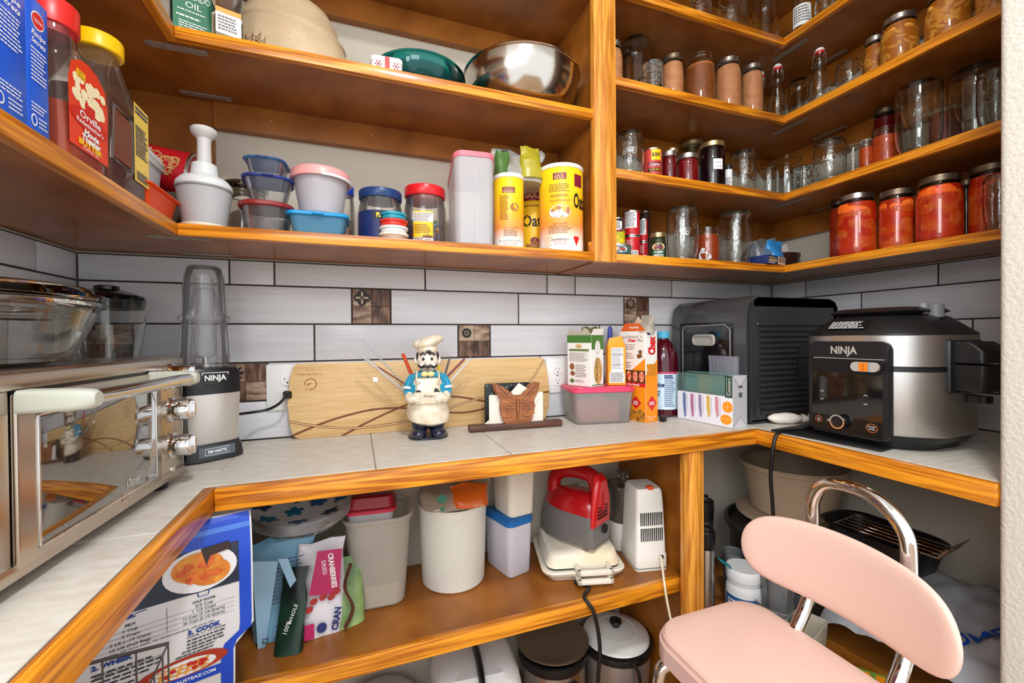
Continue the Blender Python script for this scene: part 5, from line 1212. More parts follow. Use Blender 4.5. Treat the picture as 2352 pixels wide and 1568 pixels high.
for zz in (.169, .156): ob('button', sph((-.022 if zz < .16 else 0, -.0425 if zz < .16 else -.036, zz), .0018, 6), cblk, ch)
b = lathe([(0, .232), (.027, .232), (.028, .245), (.025, .252)], 28); sph((.004, 0, .263), .033, 22, b, (1.22, 1.0, .55), Matrix.Rotation(-.38, 3, 'Y')); sph((-.02, 0, .257), .018, 14, b, (1.1, 1.1, .8)); sph((.026, 0, .273), .016, 14, b, (1.2, 1.2, .7))
ob('hat', b, cer, ch, ang=180)
strw = film('clear_straw', (236, 238, 240), .8, .15, .3)
def stick(name, label, cat, p0, p1, r, m, extra=None):
    a_, b_ = P(*p0, y=1.235), P(*p1, y=p1[2] if len(p1) > 2 else 1.235) if False else P(*p1, y=1.24)
    t = thing(name, label, cat, a_)
    o = ob('shaft', tube([(0, 0, 0), tuple(b_ - a_)], r, 8), m, t)
    return t, b_ - a_
stick('drinking_straw', 'thick clear straw leaning left out of the chef', 'straw', (938, 905), (826, 812), .0048, strw)
t, d_ = stick('straw_brush', 'long thin straw brush leaning left behind the chef', 'brush', (944, 900), (866, 815), .0016, M('brush_wire', (186, 186, 186), .4, .6))
b = NB(); dn = d_.normalized(); sd = dn.cross(Vector((0, 1, 0)))
p_far = P(830, 778, y=1.24) - t.location; dn = p_far.normalized(); sd = dn.cross(Vector((0, 1, 0)))
tube([(0, 0, 0), tuple(p_far)], .0014, 6, b)
for i in range(60):
    q = dn * p_far.length * (.3 + .7 * i / 60); an = i * 1.3; s_ = (sd * math.cos(an) + Vector((0, 1, 0)) * math.sin(an)) * .0042; tube([tuple(q - s_), tuple(q + s_)], .0004, 3, b)
ob('bristles', b, strw, t, kind='stuff')
stick('skewer', 'striped brown and green skewer leaning left with a tag', 'skewer', (934, 884), (868, 842), .002, M('brown_stick', (120, 50, 34), .4))
stick('red_marker', 'orange-red tipped stick standing left of the chef head', 'stick', (946, 862), (925, 812), .005, M('marker_orange', (206, 72, 30), .35))
stick('yellow_stick', 'yellow stick right of the chef head', 'stick', (1010, 862), (1008, 838), .004, M('stick_yellow', (232, 214, 60), .4))
stick('dark_stick', 'slim dark grey stick right of the chef', 'stick', (1018, 876), (1034, 818), .003, M('stick_grey', (84, 80, 82), .3))
stick('purple_straw', 'maroon and purple straw leaning right of the chef', 'straw', (1020, 872), (1067, 824), .0034, M('straw_maroon', (122, 40, 50), .35))
stick('spiral_brush', 'clear bristled brush leaning furthest right of the chef', 'brush', (1026, 884), (1082, 822), .004, strw)
t = thing('hanging_tag', 'little white paper tag hanging on the left straws', 'tag', P(862, 866, y=1.225))
ob('tag_paper', box(-.006, .006, -.0004, .0004, -.012, 0), wht, t); ob('tag_string', tube(spline([(0, 0, 0), (.006, 0, .012), (.004, 0, .028)], 4), .0006, 4), tan, t)
# ------------------------------------------------------------------ butterfly napkin holder
bfw = wood('carved_wood', (176, 106, 56), (124, 66, 30), 'x', .45, 1.5, .8, .1)
nh = thing('napkin_holder', 'carved wooden butterfly napkin holder on a dark wooden base', 'holder', (.452, 1.205, ZC + .0005), -.06)
ob('base', box(-.145, .145, -.013, .022, 0, .019, .003), wood('dark_carved', (104, 62, 40), (66, 36, 24), 'x', .5, 1.5), nh)
half = [(0, .1), (.006, .104), (.004, .094), (.02, .112), (.045, .13), (.066, .139), (.071, .136), (.068, .12), (.06, .103), (.05, .088), (.052, .075), (.056, .066), (.05, .056), (.053, .046), (.045, .04), (.047, .03), (.04, .027), (.04, .0185), (0, .0185)]
outl = half + [(-x, z) for x, z in half[-2:0:-1]]
ob('butterfly', prism([(x, z) for x, z in outl], .008, .0015, mtx=T(0, -.013, 0)), bfw, nh)
ob('butterfly_back', prism([(x, z) for x, z in outl], .006, .001, mtx=T(0, .016, 0)), bfw, nh)
a = Art()
for s in (-1, 1):
    a.line([(s * (.028 + .011 * math.cos(k * .5)), .062 + .011 * math.sin(k * .5)) for k in range(13)], .0012).line([(s * (.03 + .005 * math.cos(k * .6)), .06 + .006 * math.sin(k * .6)) for k in range(11)], .001)
    a.line([(s * .008, .086), (s * .025, .096), (s * .045, .118), (s * .062, .13)], .0012).line([(s * .01, .08), (s * .03, .088), (s * .052, .11)], .001).line([(s * .012, .045), (s * .024, .036), (s * .038, .036)], .0012).line([(s * .01, .055), (s * .02, .046), (s * .036, .046)], .001).line([(s * .004, .03), (s * .005, .09)], .0012)
    for q in range(4): a.line([(s * (.035 + .006 * q), .1 + .007 * q), (s * (.032 + .007 * q), .106 + .007 * q), (s * (.036 + .007 * q), .11 + .006 * q)], .001)
a.put('carving', M('carving_dark', (62, 30, 14), .6), nh, front(0, -.013, 0, .0003))
ob('body_rib', tube([(0, -.014, .03), (0, -.0155, .06), (0, -.014, .094)], .004, 8), bfw, nh)
t = thing('napkin', 'folded white paper napkins standing in the butterfly holder', 'napkin', (.45, 1.2055, ZC + .0198), -.06)
np_ = M('napkin_paper', (236, 226, 212), .8)
ob('napkin_sheet', box(-.082, .05, .001, .004, 0, .085), np_, t)
ob('napkin_sheet', prism([(-.095, .0), (.03, .0), (.06, .1), (-.02, .06)][::-1], .003, mtx=T(.0, .005, 0)), np_, t)
ob('napkin_sheet', prism([(.0, .05), (.05, .02), (.088, .075), (.02, .118), (-.012, .085)][::-1], .003, mtx=T(-.01, -.003, 0)), np_, t)
ob('napkin_sheet', box(.02, .088, .0015, .0045, .0, .088), np_, t)
t = thing('granite_trivet', 'small dark speckled square trivet behind the napkins', 'trivet', (.435, 1.2345, ZC + .001), -.06)
ob('trivet_slab', box(-.072, .072, 0, .007, 0, .135, .006), M('granite', (34, 40, 40), .25, col2=(14, 18, 20), vscale=120), t)
a = Art()
for i in range(60): a.disc(-.065 + .13 * random.random(), .07 + .06 * random.random(), .0012 + .001 * random.random(), n=5)
a.put('speckles', M('speckle_white', (206, 206, 200), .4), t, front(0, 0, 0, .0003))
# ------------------------------------------------------------------ tub, crackers, snack boxes
tb = thing('lidded_tub', 'clear square tub with a pink lid, under the cracker boxes', 'tub', (.745, 1.232, ZC + .0005), -.17)
ob('tub_body', shell([(0, .089, .064, .018), (.004, .092, .067, .02), (.106, .102, .076, .022)], .002, 6), film('tub_clear', (222, 222, 216), .7, .25, .3), tb)
ob('lid', loft([(.1, .1035, .0775, .024), (.102, .1055, .0795, .025), (.111, .1055, .0795, .025), (.1115, .1, .074, .022), (.109, .098, .072, .022), (.116, .094, .068, .02)], 6), M('hot_pink_lid', (224, 66, 104), .35), tb)
b = pouch(.15, .1, .07, 21, .012, 20, 10, mtx=T(0, 0, .004)); ob('pink_packet', b, M('pink_packet', (226, 122, 116), .5), tb)
ztub = ZC + .1175
cbm = M('carton_white', (238, 236, 230), .5)
def carton(name, label, corner, d1, l1, d2, l2, h, z, mat, cat='box'):
    """upright carton: corner nearest the camera, left face runs along d1, right face along d2"""
    ang = math.atan2(d1[1], d1[0])
    t = thing(name, label, cat, (corner[0], corner[1], z), ang - PI)
    # local: left face lies on y = 0 from x = -l1 to 0, right face on x = 0 going +y
    ob('carton_body', box(-l1, 0, 0, l2, 0, h, .001, seg=1), mat, t)
    return t
c_ = P(1359, 890, y=1.168)
t = carton('cracker_carton', 'tall green and white cracker carton with ragged open top', (c_.x, c_.y), (-.375, .927), .098, None, .062, .163, ztub, cbm)
L_ = front(0, 0, 0); R_ = rightf(0, 0, 0)
Art().rect(-.098, .139, 0, .163).put('green_band', grn, t, front(0, 0, 0, .0005)); Art().rect(-.09, .112, -.01, .119).put('green_strip', M('olive_print', (104, 120, 60), .5), t, front(0, 0, 0, .0005))
Art().disc(-.05, .128, .013, .007).put('crest', tan, t, front(0, 0, 0, .0005)); Art().text('La Panzanella', -.05, .128, .0035, .02, shear=.2).lines(-.088, -.012, .108, .078, 8, .3).lines(-.064, -.016, .07, .028, 8, .3).lines(-.09, -.02, .022, .012, 2, .3).put('small_print', brn, t, front(0, 0, 0, .0009))
Art().disc(-.078, .062, .01, .011).disc(-.076, .04, .01, .008).put('cracker_picture', M('cracker_brown', (150, 90, 54), .5, var=.3, vscale=150), t, front(0, 0, 0, .0006)); Art().disc(-.078, .016, .007).put('green_seal', grn, t, front(0, 0, 0, .0006))
Art().rect(0, .118, .062, .163).put('green_band', grn, t, rightf(0, 0, 0, .0005)); Art().disc(.031, .124, .014, .022).put('crest', wht, t, rightf(0, 0, 0, .0009)); Art().text('La Panzanella', .031, .124, .0042, .034, shear=.2, rot=PI / 2).ring(.031, .124, .0125, .0205, .0008).put('lettering', brn, t, rightf(0, 0, 0, .0013))
Art().disc(.033, .05, .021, .043, 24).put('cracker_picture', M('cracker_pale', (218, 178, 112), .5, col2=(176, 128, 66), vscale=120), t, rightf(0, 0, 0, .0006)); Art().text('Croccantini', .024, .055, .012, .075, shear=.3, rot=PI / 2).put('lettering', M('dark_green_print', (40, 70, 30), .5), t, rightf(0, 0, 0, .001))
Art().rect(0, .004, .062, .007).put('green_strip', grn, t, rightf(0, 0, 0, .0006))
ob('open_flap', prism([(-.098, 0), (-.09, .018), (-.08, .024), (-.07, .012), (-.035, .014), (-.028, .024), (-.015, .02), (0, 0)][::-1], .0008, mtx=T(0, .001, .163) @ RX(.15)), M('flap_grey', (186, 178, 160), .6), t)
ob('open_flap', prism([(0, 0), (.006, .02), (.056, .022), (.062, 0)], .0008, mtx=T(-.001, 0, .163) @ RZ(PI / 2) @ RX(.3)), cbm, t)
ob('open_flap', prism([(-.09, 0), (-.085, .026), (-.065, .03), (-.05, .022), (-.03, .03), (-.01, .02), (-.005, 0)][::-1], .0008, mtx=T(0, .06, .163)), M('olive_flap', (110, 100, 60), .6), t)
c_ = P(1401, 886, y=1.18)
t = carton('cheese_cracker_bag', 'small orange snack packet with white nutrition panel beside crackers', (c_.x + .06, c_.y), (-.96, .28), .058, None, .03, .128, ztub, M('orange_packet', (250, 156, 30), .4), 'packet')
Art().rect(-.048, .045, -.008, .122).poly([(-.05, .045), (-.054, .038), (-.054, .008), (-.004, .008), (-.004, .038), (-.007, .045)]).put('nutrition_panel', wht, t, front(0, 0, 0, .0005)); Art().lines(-.046, -.01, .12, .052, 15, .4, .3).rect(-.046, .098, -.01, .1005).rect(-.046, .066, -.01, .068).lines(-.051, -.007, .042, .011, 7, .6, .1).put('small_print', gry, t, front(0, 0, 0, .0009))
b = loft([(0, .029, .015, .004), (.01, .026, .011, .004), (.022, .022, .005, .003), (.03, .02, .002, .001)], 3, mtx=T(-.029, .015, .127)); jig(b, .006, 40, 4, .128); ob('crumpled_top', b, MATS['orange_packet'], t)
t = thing('blue_brush', 'blue-handled brush standing behind the cracker carton', 'brush', P(1398, 800, y=1.295) * 1)
t.location.z = ZC + .001
ob('handle', lathe([(0, 0), (.007, .002), (.007, .14), (.005, .22), (.0085, .27), (.0085, .3), (.005, .31), (0, .312)], 16, mtx=RY(.02)), M('handle_blue', (70, 80, 170), .35), t)
t = thing('brown_packet', 'small brown packet tops behind the orange snack packet', 'packet', (P(1424, 800, y=1.29).x, 1.295, ZC + .001))
ob('packet', pouch(.06, .05, .255, 31, .008, 16, 10), M('kraft_packet', (156, 118, 78), .5), t)
# snack mix carton
c_ = P(1482, 971, z=ZC)
t = carton('snack_mix_carton', 'tall orange and white snack mix carton with torn open top', (.862, 1.13), (-.2, .98), .11, None, .056, .292, ZC + .0005, cbm)
t.rotation_euler[2] = math.atan2(.98, -.2) - PI
sf = lambda o: sc(front(0, 0, 0, o), 1.122)
sr = lambda o: sc(rightf(0, 0, 0, o), 1.555)
orp = M('orange_print2', (246, 146, 20), .45)
Art().poly([(-.098, .0), (0, .0), (0, .205), (-.05, .165), (-.098, .165)]).put('orange_panel', orp, t, sf(.0005))
Art().rect(-.098, .112, 0, .124).put('red_band', red, t, sf(.0009)); Art().rect(-.098, .124, 0, .165).put('dark_panel', M('chex_brown', (96, 54, 26), .5), t, sf(.0009))
a = Art()
for k in range(4): a.disc(-.085 + .024 * k, .145, .009, .017)
a.put('packet_picture', M('packet_picture', (240, 190, 150), .5, col2=(206, 60, 40), vscale=90), t, sf(.0012)); Art().text('Chex', -.085, .15, .006).text('Chex', -.061, .15, .006).text('Chex', -.037, .15, .006).put('lettering', red, t, sf(.0016))
Art().text('for the family', -.05, .118, .006, .06, bold=.03).put('lettering', wht, t, sf(.0016))
Art().text('and Peanut \'n', -.05, .274, .009, .075, rot=.02).text('Mix', -.018, .262, .009, .02).lines(-.09, -.03, .25, .23, 4, .3).lines(-.09, -.04, .222, .2, 4, .3).lines(-.09, -.05, .192, .17, 4, .3).put('lettering', brn, t, sf(.0006)); Art().text('Chex', -.05, .262, .0095, .032, bold=.05).put('lettering', red, t, sf(.0006))
Art().disc(-.018, .225, .0065).rect(-.03, .205, -.012, .218, rot=.3).put('mix_picture', brn, t, sf(.0007))
Art().poly([(-.055, .06), (-.035, .082), (-.015, .06), (-.035, .038)]).put('red_diamond', red, t, sf(.0009)); Art().lines(-.045, -.025, .066, .052, 3).put('small_print', wht, t, sf(.0013))
Art().disc(-.06, .02, .03, .018).disc(-.02, .018, .02, .022).put('mix_picture', M('mix_brown', (120, 66, 22), .5, col2=(220, 150, 40), vscale=80), t, sf(.0007))
Art().poly([(0, 0), (.036, 0), (.036, .2), (0, .15)]).put('orange_panel', orp, t, sr(.0005)); Art().text('Chex', .019, .245, .019, .06, bold=.06, rot=PI / 2).put('lettering', red, t, sr(.0006))
Art().disc(.01, .284, .005).put('black_dot', nvy, t, sr(.0006)); Art().poly([(.004, .06), (.018, .085), (.033, .06), (.018, .035)]).put('red_diamond', red, t, sr(.0009)); Art().lines(.01, .028, .066, .054, 3).text('White Cheddar', .018, .017, .005, .028).lines(.008, .026, .01, .006, 1).put('lettering', wht, t, sr(.0013))
for k in range(4): Art().rect(.004 + .014 * (k % 2), .148 + .02 * (k // 2), .018 + .014 * (k % 2), .166 + .02 * (k // 2), rot=.15).put('cereal_square', M('cereal_gold', (226, 150, 40), .5, col2=(200, 116, 20), vscale=260), t, sr(.0008 + k * .0002))
ob('open_flap', prism([(-.094, 0), (-.075, .026), (-.02, .024), (0, 0)][::-1], .0008, mtx=Matrix.Diagonal((1.12, 1, 1, 1)) @ T(0, .0, .292) @ RX(.1)), M('flap_orange', (226, 96, 30), .5), t)
Art().text('Gluten Free', -.045, .011, .007, .04, bold=.03, rot=PI).put('lettering', wht, t, lambda u, v, w=0: T(0, 0, .292) @ RX(.1) @ Vector((u, -.0006 - w, v)))
ob('open_flap', prism([(-.07, .0), (-.04, .05), (0, .0)][::-1], .0008, mtx=T(0, .012, .292)), M('flap_tan', (214, 186, 160), .6), t)
ob('inner_bag', pouch(.055, .04, .06, 41, .012, 18, 10, mtx=T(-.012, .02, .285)), film('bag_clear', (240, 232, 214), .8, .15, .45), t)
# juice bottle
cx, cy, r_, _h = cyl(1488, 1558, 775, ZC, y=1.175)
t = thing('juice_bottle', 'big dark red juice bottle with a sky blue cap', 'bottle', (cx, cy, ZC + .0005), -math.atan2(cx, cy))
pf = [(0, 0), (r_ * .9, 0), (r_, .006), (r_, .15), (r_ * .97, .17), (r_ * .97, .2), (r_ * .85, .225), (r_ * .62, .25), (r_ * .4, .262), (r_ * .38, .272), (0, .272)]
ob('bottle_body', lathe(pf, 36), M('cranberry', (86, 10, 28), .1, trans=.3, coat=.6), t)
ob('cap', lathe([(0, .268), (r_ * .42, .268), (r_ * .43, .27), (r_ * .43, .289), (r_ * .4, .291), (0, .291)], 28), M('cap_blue', (86, 176, 214), .4), t)
ob('label', lathe([(r_ + .0003, .026), (r_ + .0006, .026), (r_ + .0006, .15), (r_ + .0003, .15)], 36, close=True), M('juice_label', (206, 226, 240), .4), t)
Art().rect(-r_, .147, r_ * 1.2, .154, 10).put('label_edge', M('label_rose', (196, 60, 90), .4), t, wrap(r_ + .001)); Art().lines(.004, .04, .142, .035, 17, .4).lines(.004, .04, .145, .13, 2, .6).put('small_print', nvy, t, wrap(r_ + .001, 0, 0, .0005)); Art().text('juice', -.016, .11, .014, .04, shear=.3, bold=.04).lines(-.03, -.006, .09, .07, 3).put('lettering', nvy, t, wrap(r_ + .001, 0, 0, .0005))
# plug lying on the worktop
p_ = P(1523, 968, z=ZC)
t = thing('power_plug', 'loose black power plug lying before the juice bottle', 'plug', (p_.x, p_.y, ZC + .0005), .3)
ob('plug_body', box(-.012, .01, -.009, .009, 0, .018, .004), kplastic, t)
for s in (-.005, .005): ob('prong', box(.01, .026, s - .0008, s + .0008, .006, .012), steel, t)
# knife set carton
t = thing('knife_carton', 'white knife set carton with window, green label and orange slices', 'box', (1.0404, .9604, ZC + .0005), math.atan2(.9604 - 1.1564, 1.0404 - 1.0135))
kl, kd, kh = .2, .068, .155
silver_c = M('carton_silver', (206, 206, 210), .35, .2)
ob('carton_body', box(-kl, 0, 0, kd, 0, kh * .6, .0008, seg=1), silver_c, t)
ob('carton_body', box(-.022, 0, 0, kd, kh * .6, kh, .0008, seg=1), silver_c, t); ob('carton_body', box(-kl, -.022, kd * .5, kd, kh * .6, kh, .0005, seg=1), M('window_back', (120, 170, 160), .4), t)
ob('carton_window', box(-kl, -.0225, .0, .0006, kh * .6, kh), film('teal_film', (190, 228, 220), .9, .1, .12), t); ob('carton_window', box(-kl, -.0225, .0, kd * .5, kh - .0006, kh), film('teal_film', (190, 228, 220), .9, .1, .12), t)
Art().rect(-kl, .002, 0, kh * .6).put('print_panel', M('carton_lilac', (232, 230, 238), .4), t, front(0, 0, 0, .0005)); Art().rect(-.024, kh * .58, 0, kh).put('green_label', M('deep_green', (14, 60, 44), .4), t, front(0, 0, 0, .0008))
Art().text('Cuisinart', -.012, kh * .79, .0085, .05, rot=PI / 2).line([(-.019, kh * .62), (-.005, kh * .62), (-.005, kh * .97), (-.019, kh * .97), (-.019, kh * .615)], .0008).put('lettering', wht, t, front(0, 0, 0, .0013)); Art().text('Cuisinart', -.15, kh * .93, .0045, .03).put('lettering', nvy, t, front(0, 0, 0, .0013))
for k, c in enumerate(((120, 140, 190), (200, 130, 170), (160, 150, 190), (222, 196, 90), (220, 160, 170))):
    u = -kl + .022 + k * .03; hh = kh * (.53 - .03 * k)
    Art().poly([(u, kh * .57), (u + .011, kh * .57), (u + .012, kh * .34), (u + .013, kh * .57 - hh * .9), (u + .006, kh * .57 - hh), (u, kh * .33)]).put('knife_picture', M('knife%d' % k, c, .3, .3), t, front(0, 0, 0, .0008)); Art().lines(u + .016, u + .018, kh * .55, kh * .2, 9, .6, .1).put('small_print', gry, t, front(0, 0, 0, .0008))
Art().disc(-.016, .062, .019).disc(-.021, .024, .021, .017).put('orange_slice', wht, t, front(0, 0, 0, .0007)); Art().disc(-.016, .062, .017).disc(-.021, .024, .019, .015).put('orange_slice', M('slice_orange', (248, 150, 30), .45), t, front(0, 0, 0, .0011)); Art().line([(-.03, .062), (-.002, .062)], .0012).line([(-.016, .048), (-.016, .076)], .0012).line([(-.038, .026), (-.004, .026)], .0014).put('orange_slice', M('slice_pale', (252, 206, 130), .45), t, front(0, 0, 0, .0015))
Art().bars(.028, .09, .045, .105, 16).bars(.026, .118, .046, .126, 18).put('barcode', blk, t, rightf(0, 0, 0, .0006)); Art().poly([(0, 0), (kd, 0), (kd / 2, .034)]).put('end_fold', M('fold_light', (222, 222, 226), .3, .2), t, rightf(0, 0, 0, .0004)); Art().poly([(0, kh), (kd / 2, kh - .034), (kd, kh)]).put('end_fold', MATS['fold_light'], t, rightf(0, 0, 0, .0004))
Art().line([(0, 0), (kd / 2, .034), (kd, 0)], .0012).line([(0, kh), (kd / 2, kh - .034), (kd, kh)], .0012).put('fold_line', gry, t, rightf(0, 0, 0, .0007))
# ------------------------------------------------------------------ food dehydrator
dh = thing('dehydrator', 'black ribbed food dehydrator with a smoky clear door', 'dehydrator', (1.125, .985, ZC + .0005), 0)
dbk = M('dehydrator_black', (46, 46, 48), .36, bump=.12, bscale=900, spec=.7); DW, DD, DH = .41, .325, .395
b = loft([(0, DW / 2, DD / 2, .012, DW / 2, DD / 2), (DH - .06, DW / 2, DD / 2, .012, DW / 2, DD / 2), (DH - .04, DW / 2 - .003, DD / 2, .012, DW / 2 + .003, DD / 2), (DH - .014, DW / 2 - .018, DD / 2, .012, DW / 2, DD / 2), (DH, DW / 2 - .04, DD / 2 - .004, .012, DW / 2, DD / 2)], 3)
body_bm = prism([(.0, .012), (.0, DH - .05), (.008, DH - .022), (.03, DH - .004), (.05, DH), (DW - .04, DH), (DW - .012, DH - .01), (DW, DH - .03), (DW, .012), (DW - .01, 0), (.01, 0)], DD, .004)
b.free()
# body walls round a hollow front so the trays show
b = NB()
prism([(.03, DH - .012), (.05, DH), (DW - .04, DH), (DW - .012, DH - .01), (DW, DH - .03), (DW, .012), (DW - .01, 0), (.02, 0), (.02, .012), (DW - .02, .012), (DW - .02, DH - .03), (.03, DH - .03)], DD, 0, b)
body_bm.free()
ob('casing', b, dbk, dh)
for y0 in (0, DD - .008):
    ob('side_wall', prism([(.012, .006), (.012, DH - .045), (.03, DH - .008), (.05, DH - .001), (DW - .04, DH - .001), (DW - .012, DH - .011), (DW - .001, DH - .03), (DW - .001, .006)], .008, .001, mtx=T(0, y0, 0)), dbk, dh)
for k in range(17):
    z = .03 + k * .0172
    ob('side_rib', box(.052, DW - .006, -.0075, .001, z, z + .0095, .0022), dbk, dh)
ob('rib_frame', box(.03, .042, -.006, .001, .02, DH - .085, .002), dbk, dh); ob('rib_frame', box(.045, .05, -.004, .001, .02, DH - .085, .001), dbk, dh)
ob('hinge_knob', sph((.036, -.007, DH - .085), .007, 12), dbk, dh)
for k in range(9): ob('tray', box(.03, DW - .03, .01, DD - .01, .03 + k * .034, .033 + k * .034), M('tray_grey', (70, 70, 74), .4), dh)
smoke = film('smoky_door', (96, 96, 98), .9, .06, .06)
dfr = M('smoky_frame', (66, 66, 68), .18, coat=.6)
b = NB(); pr2 = [(-.004, .006), (-.004, DH - .05), (.006, DH - .02), (.028, DH - .001), (.05, DH + .004), (.05, DH - .002), (.03, DH - .007), (.012, DH - .026), (.004, DH - .052), (.004, .006)]
prism(pr2, .045, 0, b, T(0, 0, 0)); prism(pr2, .04, 0, b, T(0, DD - .04, 0))
ob('door_frame', b, dfr, dh, kind='stuff')
ob('door_frame_rail', prism([(-.004, DH - .075), (-.004, DH - .05), (.006, DH - .02), (.028, DH - .001), (.05, DH + .004), (.05, DH - .002), (.03, DH - .007), (.012, DH - .026), (.004, DH - .052), (.004, DH - .075)], DD - .085, 0, mtx=T(0, .045, 0)), dfr, dh)
ob('door_window', box(-.001, .001, .045, DD - .04, .006, DH - .075), smoke, dh)
ob('door_outline', tube([(-.003, y, z) for y, z in ((.06, .02), (.06, DH - .1), (.08, DH - .085), (DD - .07, DH - .085), (DD - .055, DH - .1), (DD - .055, .02))], .0016, 6), M('outline_pale', (150, 150, 152), .3), dh)
hnd = loft([(0, .05, .02, .016), (.006, .048, .018, .016), (.006, .043, .014, .013), (0.001, .043, .014, .013)], 6, mtx=T(-.003, .17, DH - .135) @ RZ(-PI / 2) @ RX(PI / 2))
ob('door_handle', hnd, M('handle_smoke', (168, 164, 156), .25), dh)
tp = ob('top_trim', box(.06, .2, .12, DD - .04, DH, DH + .006, .003), M('dehydrator_gloss', (40, 40, 42), .15), dh)
t = thing('plastic_tray', 'clear ridged plastic tray leaning against the dehydrator door', 'tray', (1.103, 1.05, ZC + .001), 0)
b = loft([(0, .05, .008, .006), (.21, .055, .01, .006)], 3, mtx=RZ(PI / 2) @ RX(-.02)); ob('tray_body', b, film('tray_film', (214, 214, 228), .8, .2, .32), t)
for i in range(7): ob('ridge', tube([(-.009, -.04 + i * .013, .02), (-.0115, -.042 + i * .014, .2)], .0022, 6), film('tray_film', (214, 214, 228), .8, .2, .32), t)
# ------------------------------------------------------------------ multi-cooker
mk = thing('multi_cooker', 'steel and black multi-cooker with control panel and big side handles', 'cooker', (1.318, .722, ZC + .0052), 0)
R0 = .157
mst = M('cooker_steel', (206, 204, 200), .4, 1.0, bump=.04, bscale=260, stretch=(40, 40, 1)); mbk = M('cooker_black', (26, 26, 27), .38, bump=.08, bscale=900); mgl = M('cooker_gloss', (8, 8, 9), .05, coat=1.0)
def oct(r, z, k=.0): return (z, r, r * .97, r * .52)
ob('base', loft([(0, .125, .122, .09), (.012, .128, .125, .09), (.014, .138, .134, .1), (.032, .152, .148, .115)], 12), mbk, mk)
ob('lower_body', loft([(.032, .153, .149, .12), (.036, .155, .151, .12), (.182, .157, .153, .12)], 12), mst, mk)
ob('seam_band', loft([(.182, .154, .15, .119), (.195, .154, .15, .119)], 12), mbk, mk)
ob('upper_body', loft([(.195, .157, .153, .12), (.266, .158, .154, .12), (.269, .156, .152, .12)], 12), mst, mk)
ob('lid', loft([(.269, .158, .154, .12), (.272, .157, .153, .12), (.312, .112, .108, .085), (.316, .1, .096, .07)], 12), mbk, mk)
ob('lid_cap', loft([(.312, .08, .08, .05), (.322, .098, .094, .055), (.326, .104, .1, .05), (.335, .094, .09, .045), (.337, .08, .076, .04)], 7), mbk, mk)
ob('valve', lathe([(0, .31), (.016, .31), (.016, .34), (.013, .343), (0, .343)], 20, mtx=T(.0, -.1, 0)), M('valve_grey', (118, 118, 120), .4), mk); ob('valve_tab', box(-.03, -.012, -.094, -.084, .318, .345, .003), M('valve_pale', (150, 150, 150), .4), mk)
# panel on the -X side
def pan(u, v, w=0, o=0.0): return Vector((-(R0 + .0035 + o + w) if abs(u) < .088 else -(R0 + .0035 + o + w) + (abs(u) - .088) ** 2 * 4, -u, v))
b = loft([(0, .103, .005, .004), (.225, .103, .005, .004)], 4)
pl_ = bmesh.new(); pl_ = prism(arcp(.075, .035, .018, 0, -PI / 2) [::-1][::-1] + arcp(-.075, .035, .018, -PI / 2, -PI) + arcp(-.075, .235, .018, PI, PI / 2) + arcp(.075, .235, .018, PI / 2, 0), .016, .003, mtx=T(-(R0 + .006), 0, 0) @ RZ(-PI / 2))
b.free()
ob('panel_frame', pl_, mbk, mk)
fx = -(R0 + .0062)
def pf_(off=.0004): return flat((fx, 0, 0), (0, -1, 0), (0, 0, 1), off)
Art().rect(-.083, .062, .08, .172).put('display', mgl, mk, pf_(.0006)); Art().rect(-.083, .025, .08, .062).put('display', M('panel_black', (14, 14, 15), .25), mk, pf_(.0006))
Art().text('NINJA', -.005, .231, .018, .062, bold=.03).line([(-.08, .21), (.085, .21)], .0016).put('lettering', M('logo_silver', (206, 204, 200), .3, .5), mk, pf_(.0005))
ob('slot_recess', loft([(0, .083, .014, .013), (.004, .083, .014, .013)], 5, mtx=T(fx, 0, .192) @ RZ(-PI / 2) @ RX(PI / 2)), M('slot_dark', (9, 9, 10), .5), mk)
sl_ = ob('slider', loft([(0, .03, .0115, .011), (.008, .03, .0115, .011)], 5, mtx=T(fx - .003, -.047, .192) @ RZ(-PI / 2) @ RX(PI / 2)), M('slider_grey', (176, 170, 164), .35), mk)
Art().rect(.036, .1815, .056, .2025).put('orange_flag', M('flag_orange2', (240, 130, 30), .4), sl_, flat((fx - .0112, 0, 0), (0, -1, 0), (0, 0, 1), .0004)); Art().text('AIR FRY', .046, .192, .0035, .017, rot=PI / 2).put('lettering', brn, sl_, flat((fx - .0112, 0, 0), (0, -1, 0), (0, 0, 1), .0012)); Art().rect(.057, .1815, .0585, .2025).put('blue_edge', M('edge_blue', (90, 150, 190), .4), sl_, flat((fx - .0112, 0, 0), (0, -1, 0), (0, 0, 1), .0004))
for k in range(4): ob('vent_slit', box(fx - .001, fx + .001, -.091, -.083, .178 + k * .0075, .1815 + k * .0075), M('slot_dark', (9, 9, 10), .5), mk)
kn = ob('dial', lathe([(0, 0), (.017, 0), (.017, .012), (.0155, .014), (0, .0145)], 32, mtx=T(fx, .012, .05) @ RY(-PI / 2)), mbk, mk); ob('dial_ring', lathe([(.0145, .0125), (.0178, .0125), (.0178, .0155), (.0145, .0155)], 32, close=True, mtx=T(fx, .012, .05) @ RY(-PI / 2)), chrome, kn)
Art().ring(-.066, .048, .0085, .0085, .0012).ring(.058, .046, .0125, .0105, .0012).put('button_ring', M('copper_ring', (214, 116, 60), .4), mk, pf_(.0011)); Art().text('START', .058, .049, .004).text('STOP', .058, .0432, .004).text('KEEP', -.04, .05, .0028).text('WARM', -.04, .0465, .0028).ring(-.066, .047, .0032, .0032, .0008).rect(-.0664, .047, -.0656, .052)
